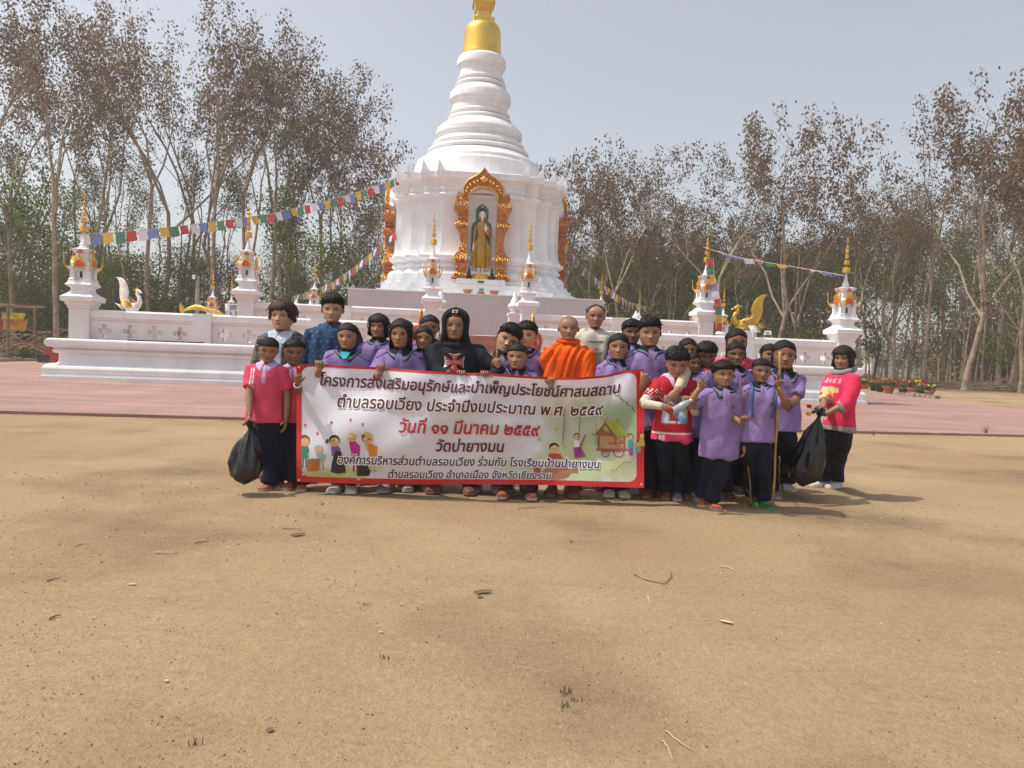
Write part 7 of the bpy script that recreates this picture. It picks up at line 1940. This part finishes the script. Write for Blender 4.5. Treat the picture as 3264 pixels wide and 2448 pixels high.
fig(300, 1120, 50, (.30, .42, .42), (.25, .42, .42), (.48, .32, .06), 1250, 1360, 8)
fig(495, 1010, 66, BLK, (.17, .10, .35), (.4, .03, .05), 1190, 1370, 5, tail=True)
fig(715, 950, 66, BLK, (.42, .02, .25), (.38, .02, .04), 1200, 1390, 12, scarf=(.62, .62, .58))
fig(910, 980, 66, BLK, (.62, .22, .03), (.6, .42, .15), 1190, 1385, 18, cap=(.55, .42, .04))
x, y = zE(225, 1310); pp([(x - 22, y - 14), (x + 22, y - 14), (x + 18, y + 20), (x - 18, y + 20)], (.45, .13, .04), 7); pe(x, y - 14, 22, 6, (.28, .16, .10), 8)
x, y = zE(545, 1320); pp([(x - 8, y - 48), (x + 8, y - 46), (x + 20, y - 10), (x + 24, y + 22), (x, y + 26), (x - 24, y + 20), (x - 20, y - 10)], (.022, .014, .012), 7)
x, y = zE(865, 1380); pp([(x - 14, y - 26), (x + 10, y - 28), (x + 22, y + 8), (x + 16, y + 18), (x - 20, y + 18), (x - 22, y + 6)], (.022, .014, .012), 7)
for hx, hy in ((127, 810), (283, 915), (462, 775), (700, 745), (852, 800)):
    x, y = zE(hx, hy); pp([(x, y + 8), (x - 4, y - 2), (x - 2, y - 5), (x, y - 2), (x + 2, y - 5), (x + 4, y - 2)], (.55, .02, .05), 3)
for hx, hy in ((110, 1430), (210, 1430), (320, 1410), (490, 1450), (655, 1440), (735, 1440), (370, 1420), (800, 1490)):
    x, y = zE(hx, hy); pe(x, y, 7, 4, (.45, .45, .48), 4, 8)
# hut, cart and small figures on the right half
BRN = (.26, .09, .04)
pp([(1893, 1388), (1930, 1345), (1960, 1388)], BRN, 2); pp([(1903, 1386), (1930, 1355), (1952, 1386)], (.30, .38, .10), 3)
pp([(1930, 1345), (1975, 1345), (2000, 1388), (1962, 1388)], (.34, .38, .06), 2)
for x in (1908, 1922, 1962, 1990): pp([(x - 3, 1388), (x + 3, 1388), (x + 3, 1432), (x - 3, 1432)], BRN, 3)
pp([(1900, 1430), (2002, 1430), (2002, 1436), (1900, 1436)], BRN, 3)
for x, y, dx in ((1893, 1388, -6), (1930, 1345, -3), (1937, 1340, 0), (1968, 1345, 0), (1998, 1385, 5)): pp([(x - 2, y), (x + 2, y), (x + dx, y - 12)], BRN, 4)
def ring(cx, cy, r, col, lay):
    for k in range(14):
        a, b = 2 * pi * k / 14, 2 * pi * (k + 1) / 14
        pp([(cx + r * cos(a), cy + r * sin(a)), (cx + r * cos(b), cy + r * sin(b)), (cx + (r - 3) * cos(b), cy + (r - 3) * sin(b)), (cx + (r - 3) * cos(a), cy + (r - 3) * sin(a))], col, lay)
    for k in range(4): a = pi * k / 4; pp([(cx + r * cos(a), cy + r * sin(a)), (cx - r * cos(a) + 1, cy - r * sin(a)), (cx - r * cos(a), cy - r * sin(a) + 1.2)], col, lay)
ring(1930, 1443, 14, (.30, .05, .04), 6); ring(1972, 1440, 18, (.30, .05, .04), 6)
pp([(1912, 1390), (1988, 1390), (1988, 1430), (1912, 1430)], (.42, .24, .12), 3); pp([(1916, 1412), (1990, 1412), (1990, 1438), (1916, 1438)], (.38, .06, .045), 5); pp([(1975, 1404), (1990, 1404), (1990, 1414), (1975, 1414)], (.3, .12, .05), 6)
for x, y, c, sc in ((1927, 1405, (.45, .04, .05), 1), (1945, 1400, (.45, .04, .05), 1.1), (1838, 1395, (.7, .7, .7), 1.1), (2010, 1395, (.05, .30, .28), 1), (2033, 1418, (.10, .35, .40), .8), (2046, 1392, (.42, .40, .08), 1)):
    pe(x, y - 4 * sc, 9 * sc, 10 * sc, (.10, .03, .02), 5); pe(x, y - 2, 7 * sc, 8 * sc, SKN, 6)
    pp([(x - 7, y + 7 * sc), (x + 7, y + 7 * sc), (x + 10, y + 30 * sc), (x - 10, y + 30 * sc)], c, 6)
    for s_ in (-1, 1): pe(x + s_ * 2.5, y - 3, 1, 1.1, BLK, 7, 6)
pp([(1828, 1425), (1850, 1425), (1868, 1455), (1832, 1460)], (.30, .03, .28), 7); pp([(1864, 1385), (1867, 1387), (1838, 1460), (1835, 1458)], BRN, 8); pp([(1828, 1478), (1838, 1478), (1842, 1506), (1820, 1506)], (.42, .12, .04), 7)
pp([(2004, 1428), (2018, 1428), (2016, 1452), (2006, 1452)], (.32, .05, .30), 7)
pe(1766, 1424, 16, 13, BLK, 5); pe(1768, 1432, 14, 13, SKN, 6); pe(1764, 1430, 1.6, 1.8, BLK, 7, 6); pe(1774, 1430, 1.6, 1.8, BLK, 7, 6)
pp([(1750, 1446), (1785, 1446), (1795, 1462), (1745, 1462)], (.45, .03, .04), 6)
pe(1775, 1505, 45, 22, (.40, .17, .09), 2); pp([(1700, 1490), (1724, 1490), (1722, 1512), (1704, 1512)], (.38, .05, .08), 3)
pts = [(1970 + k * 6, 1262 + k * 5.2) for k in range(10)]
for k, (x, y) in enumerate(pts): pe(x + 3 * sin(k * 2), y, 5, 1.3, (.05, .06, .03), 3, 8, rot=.9 + .7 * sin(k * 3))
for k in range(5): pe(1870 + k * 16, 1262 - k * 1.5, 6, 1.2, (.07, .07, .03), 3, 8, rot=-.3)
for x, y in ((1774, 1368), (1719, 1400), (1800, 1424)):
    for a in (.5, 2.2, 3.8, 5.4): pe(x + 4 * cos(a), y + 4 * sin(a), 4.5, 2.2, (.40, .46, .08), 3, 8, rot=a)
for k in range(14): pe(1950 + k * 7.5, 1500 - k * 4 + 4 * sin(k), 4, 1, (.12, .10, .03), 3, 6, rot=k)
for x in (1800, 1850, 1905): pp([(x, 1300), (x + 1.5, 1300), (x - 6, 1420), (x - 8, 1420)], (.40, .34, .16), 1)
pic.build('printed_picture', PICM, BN, colors=True)['kind'] = 'stuff'

# ------------------------------------------------------------------ small things on the ground
TW = M('dry_twig', (.26, .18, .10), .9, var=.3); TWP = M('pale_twig', (.46, .36, .23), .9, var=.15)
def twig(pts, r, lab, m=TW, nm='twig', cat='twig'):
    P = [gnd(x, y) for x, y in pts]; P = [Vector((p.x, p.y, gz(p.x, p.y) + r * .9)) for p in P]
    Q = []
    for i in range(len(P) - 1):
        for k in range(3): Q.append(P[i].lerp(P[i + 1], k / 3))
    Q.append(P[-1]); n = len(Q)
    Q = [q + Vector((0, 0, .006 * abs(sin(i * 1.7)))) for i, q in enumerate(Q)]
    o0 = Q[0].copy(); o = MB().tube([q - o0 for q in Q], [r * (1 - .75 * i / n) for i in range(n)], 6).build(nm, m, None, smooth=True); o.location = o0
    return tag(o, lab, cat, 'twigs and stalks lying on the bare ground')
twig([(2020, 1832), (2060, 1850), (2115, 1862), (2134, 1845), (2140, 1822)], .006, 'curved hook shaped dry twig on the earth right of centre')
twig([(2295, 1806), (2320, 1810), (2345, 1820)], .005, 'short pale stick above the white seed pod', TWP)
twig([(2062, 1898), (2070, 1915), (2074, 1928)], .004, 'tiny pale stick below the hooked twig', TWP)
twig([(1650, 1618), (1710, 1614), (1768, 1611)], .003, 'thin straight stick in front of the barefoot row, centre')
twig([(2120, 2330), (2160, 2365), (2205, 2395)], .003, 'long pale grass stalk at the bottom right', TWP)
twig([(2110, 2362), (2128, 2385), (2145, 2430)], .003, 'second pale grass stalk left of the long one', TWP)
twig([(622, 1737), (650, 1733), (668, 1732)], .005, 'dark short stick on the left streaked earth')
twig([(495, 1770), (530, 1771), (560, 1772)], .006, 'pale flat stick at the left of the streaked earth', TWP)
twig([(900, 1690), (930, 1692), (960, 1694)], .005, 'dark twig left of the small curled leaf')
twig([(1020, 1598), (1030, 1606), (1022, 1612), (1035, 1609)], .005, 'curly dark twig in front of the canvas shoes')
twig([(150, 1862), (175, 1856), (196, 1852)], .005, 'dark twig at the left third of the yard')
twig([(158, 1985), (178, 1976), (196, 1974)], .006, 'dark curled twig near the left bottom')
twig([(1154, 1945), (1178, 1943)], .003, 'tiny twig in the yard middle')
twig([(240, 1745), (262, 1736), (290, 1736)], .004, 'pale twig near the left edge of the yard', TWP)
def dry_leaf(px, py, L, w, rz, lab, m):
    p = gnd(px, py); mb = MB(); vs = []; n = 6
    for i in range(n + 1):
        u = i / n; ww = w * sin(pi * (u * .92 + .04)) ** .7
        for s_ in (-1, 0, 1): vs.append((L * (u - .5), s_ * ww, .004 + .35 * w * abs(s_) + .02 * sin(u * 3) * L))
    mb.add(vs, [(i * 3 + j, (i + 1) * 3 + j, (i + 1) * 3 + j + 1, i * 3 + j + 1) for i in range(n) for j in range(2)])
    o = mb.build('dry_leaf', m, None, smooth=True); o.location = (p.x, p.y, gz(p.x, p.y) + .002); o.rotation_euler[2] = rz
    return tag(o, lab, 'leaf', 'fallen leaves on the bare ground')
LB = M('dead_leaf', (.16, .10, .06), .8, var=.3); LP = M('pale_pod', (.50, .42, .28), .7, var=.15)
dry_leaf(1538, 1904, .10, .018, .35, 'dark curled dead leaf in the middle of the yard', LB)
dry_leaf(1528, 1918, .04, .012, 1.2, 'small dark crumb of leaf beside the curled leaf', LB)
dry_leaf(2314, 1980, .075, .014, -.6, 'pale seed pod on the right side of the yard', LP)
dry_leaf(950, 1712, .10, .02, .8, 'dark dead leaf in the left streaks', LB)
dry_leaf(1820, 1728, .04, .012, 1.4, 'small dark leaf right of the yard centre', LB)
dry_leaf(1213, 2030, .022, .006, .3, 'light flake on the earth left of centre', LP)
dry_leaf(530, 2184, .02, .007, .3, 'small pale flake at the lower left', LP)
dry_leaf(1280, 1944, .02, .006, .2, 'tiny pale flake in the middle', LP)
dry_leaf(420, 1874, .04, .010, .2, 'pale flat flake at the left of the yard', LP)
dry_leaf(860, 2334, .03, .01, .9, 'small dark leaf at the bottom left', LB)
# grass tufts
GT = M('green_blade', (.16, .15, .06), .8, var=.3)
def tuft(px, py, n, h, lab, sd):
    p = gnd(px, py); r = random.Random(sd); mb = MB()
    for _ in range(n):
        x, y = r.gauss(0, .012), r.gauss(0, .012); a = r.uniform(0, 6.28); l = h * r.uniform(.5, 1.1); b = r.uniform(.1, .7)
        mb.tube([(x, y, 0), (x + cos(a) * l * b * .4, y + sin(a) * l * b * .4, l * .6), (x + cos(a) * l * b, y + sin(a) * l * b, l)], [(.0022, .0012), (.0018, .001), (.0003, .0003)], 4)
    o = mb.build('grass_tuft', GT); o.location = (p.x, p.y, gz(p.x, p.y)); tag(o, lab, 'grass', 'tiny grass tufts in the bare earth')
tuft(1800, 2212, 12, .035, 'largest grass tuft in the bare earth, lower right of centre', 1)
tuft(1830, 2232, 6, .022, 'small grass tuft right of the largest tuft', 2)
tuft(1795, 2255, 7, .03, 'small grass tuft just below the largest one', 3)
tuft(1225, 2110, 6, .025, 'lone tiny tuft left of the yard centre', 4)
tuft(622, 2374, 8, .03, 'tiny green tuft at the bottom left', 5)
tuft(3140, 1388, 40, .22, 'dry grass clump at the right edge of the pink pavement', 6)
tuft(2785, 1388, 22, .10, 'low green clump at the pavement edge near the pink girl', 7)
# pebbles
r = np.random.RandomState(5); n = 26000
Yp = 1.9 + 5.2 * r.rand(n) ** 1.5; Xp = (r.rand(n) * 2 - 1) * (Yp * .75 + .2)
keep = (np.sin(Xp * 3.1 + 1) * np.sin(Yp * 2.7) + r.rand(n) * 1.7) > .45
Xp, Yp = Xp[keep], Yp[keep]; ne = 1500; Xe = -13 + 29 * r.rand(ne); Ye = np.array([lin(pL, pM, q) if q < pM.x else lin(pM, pR, q) for q in Xe]) - .02 - .35 * r.rand(ne) ** 3
Xp = np.concatenate([Xp, Xe]); Yp = np.concatenate([Yp, Ye]); n = len(Xp)
sz = .0014 + .0040 * r.rand(n) ** 6 * (1 + .3 * (Yp - 2)); sz[-ne:] = .004 + .012 * r.rand(ne) ** 2
bas = np.array([(1, 0, 0), (-.5, .87, 0), (-.5, -.87, 0), (0, 0, .9), (0, 0, -.5)])
ang = r.rand(n) * 6.28; ca, sa = np.cos(ang), np.sin(ang)
B = bas[None] * (1 + .5 * (r.rand(n, 5, 1) - .5)); X_ = B[..., 0] * ca[:, None] - B[..., 1] * sa[:, None]; Y_ = B[..., 0] * sa[:, None] + B[..., 1] * ca[:, None]
gzv = np.array([gz(a, b) for a, b in zip(Xp, Yp)])
V = np.stack([Xp[:, None] + X_ * sz[:, None], Yp[:, None] + Y_ * sz[:, None], gzv[:, None] + .001 + B[..., 2] * sz[:, None]], -1).reshape(-1, 3)
F = (np.arange(n)[:, None, None] * 5 + np.array([(0, 1, 3), (1, 2, 3), (2, 0, 3)])[None]).reshape(-1, 3)
me = bpy.data.meshes.new('gravel'); me.from_pydata(V.tolist(), [], F.tolist())
cc = np.array([(.40, .30, .19), (.24, .15, .085), (.50, .42, .30), (.12, .08, .05), (.32, .21, .13), (.32, .22, .14), (.29, .20, .12)])[r.randint(0, 7, n)]
setcol(me, np.repeat(cc, 5, axis=0)); me.materials.append(M('pebbles', attr=True, var=.1, rough=.9))
o = bpy.data.objects.new('gravel', me); COL.objects.link(o); tag(o, kind='stuff')
TEXT_JOBS()
# ------------------------------------------------------------------ air
HZ = bpy.data.materials.new('hazy_air'); HZ.use_nodes = True
HZ.node_tree.nodes.clear()
_o = HZ.node_tree.nodes.new('ShaderNodeOutputMaterial'); _v = HZ.node_tree.nodes.new('ShaderNodeVolumePrincipled')
_v.inputs['Color'].default_value = (.90, .90, .89, 1); _v.inputs['Density'].default_value = .0014; _v.inputs['Anisotropy'].default_value = .3
HZ.node_tree.links.new(_v.outputs[0], _o.inputs['Volume'])
o = MB().box(-920, 920, -70, 1220, -1.2, 30).build('haze', HZ); tag(o, kind='stuff')
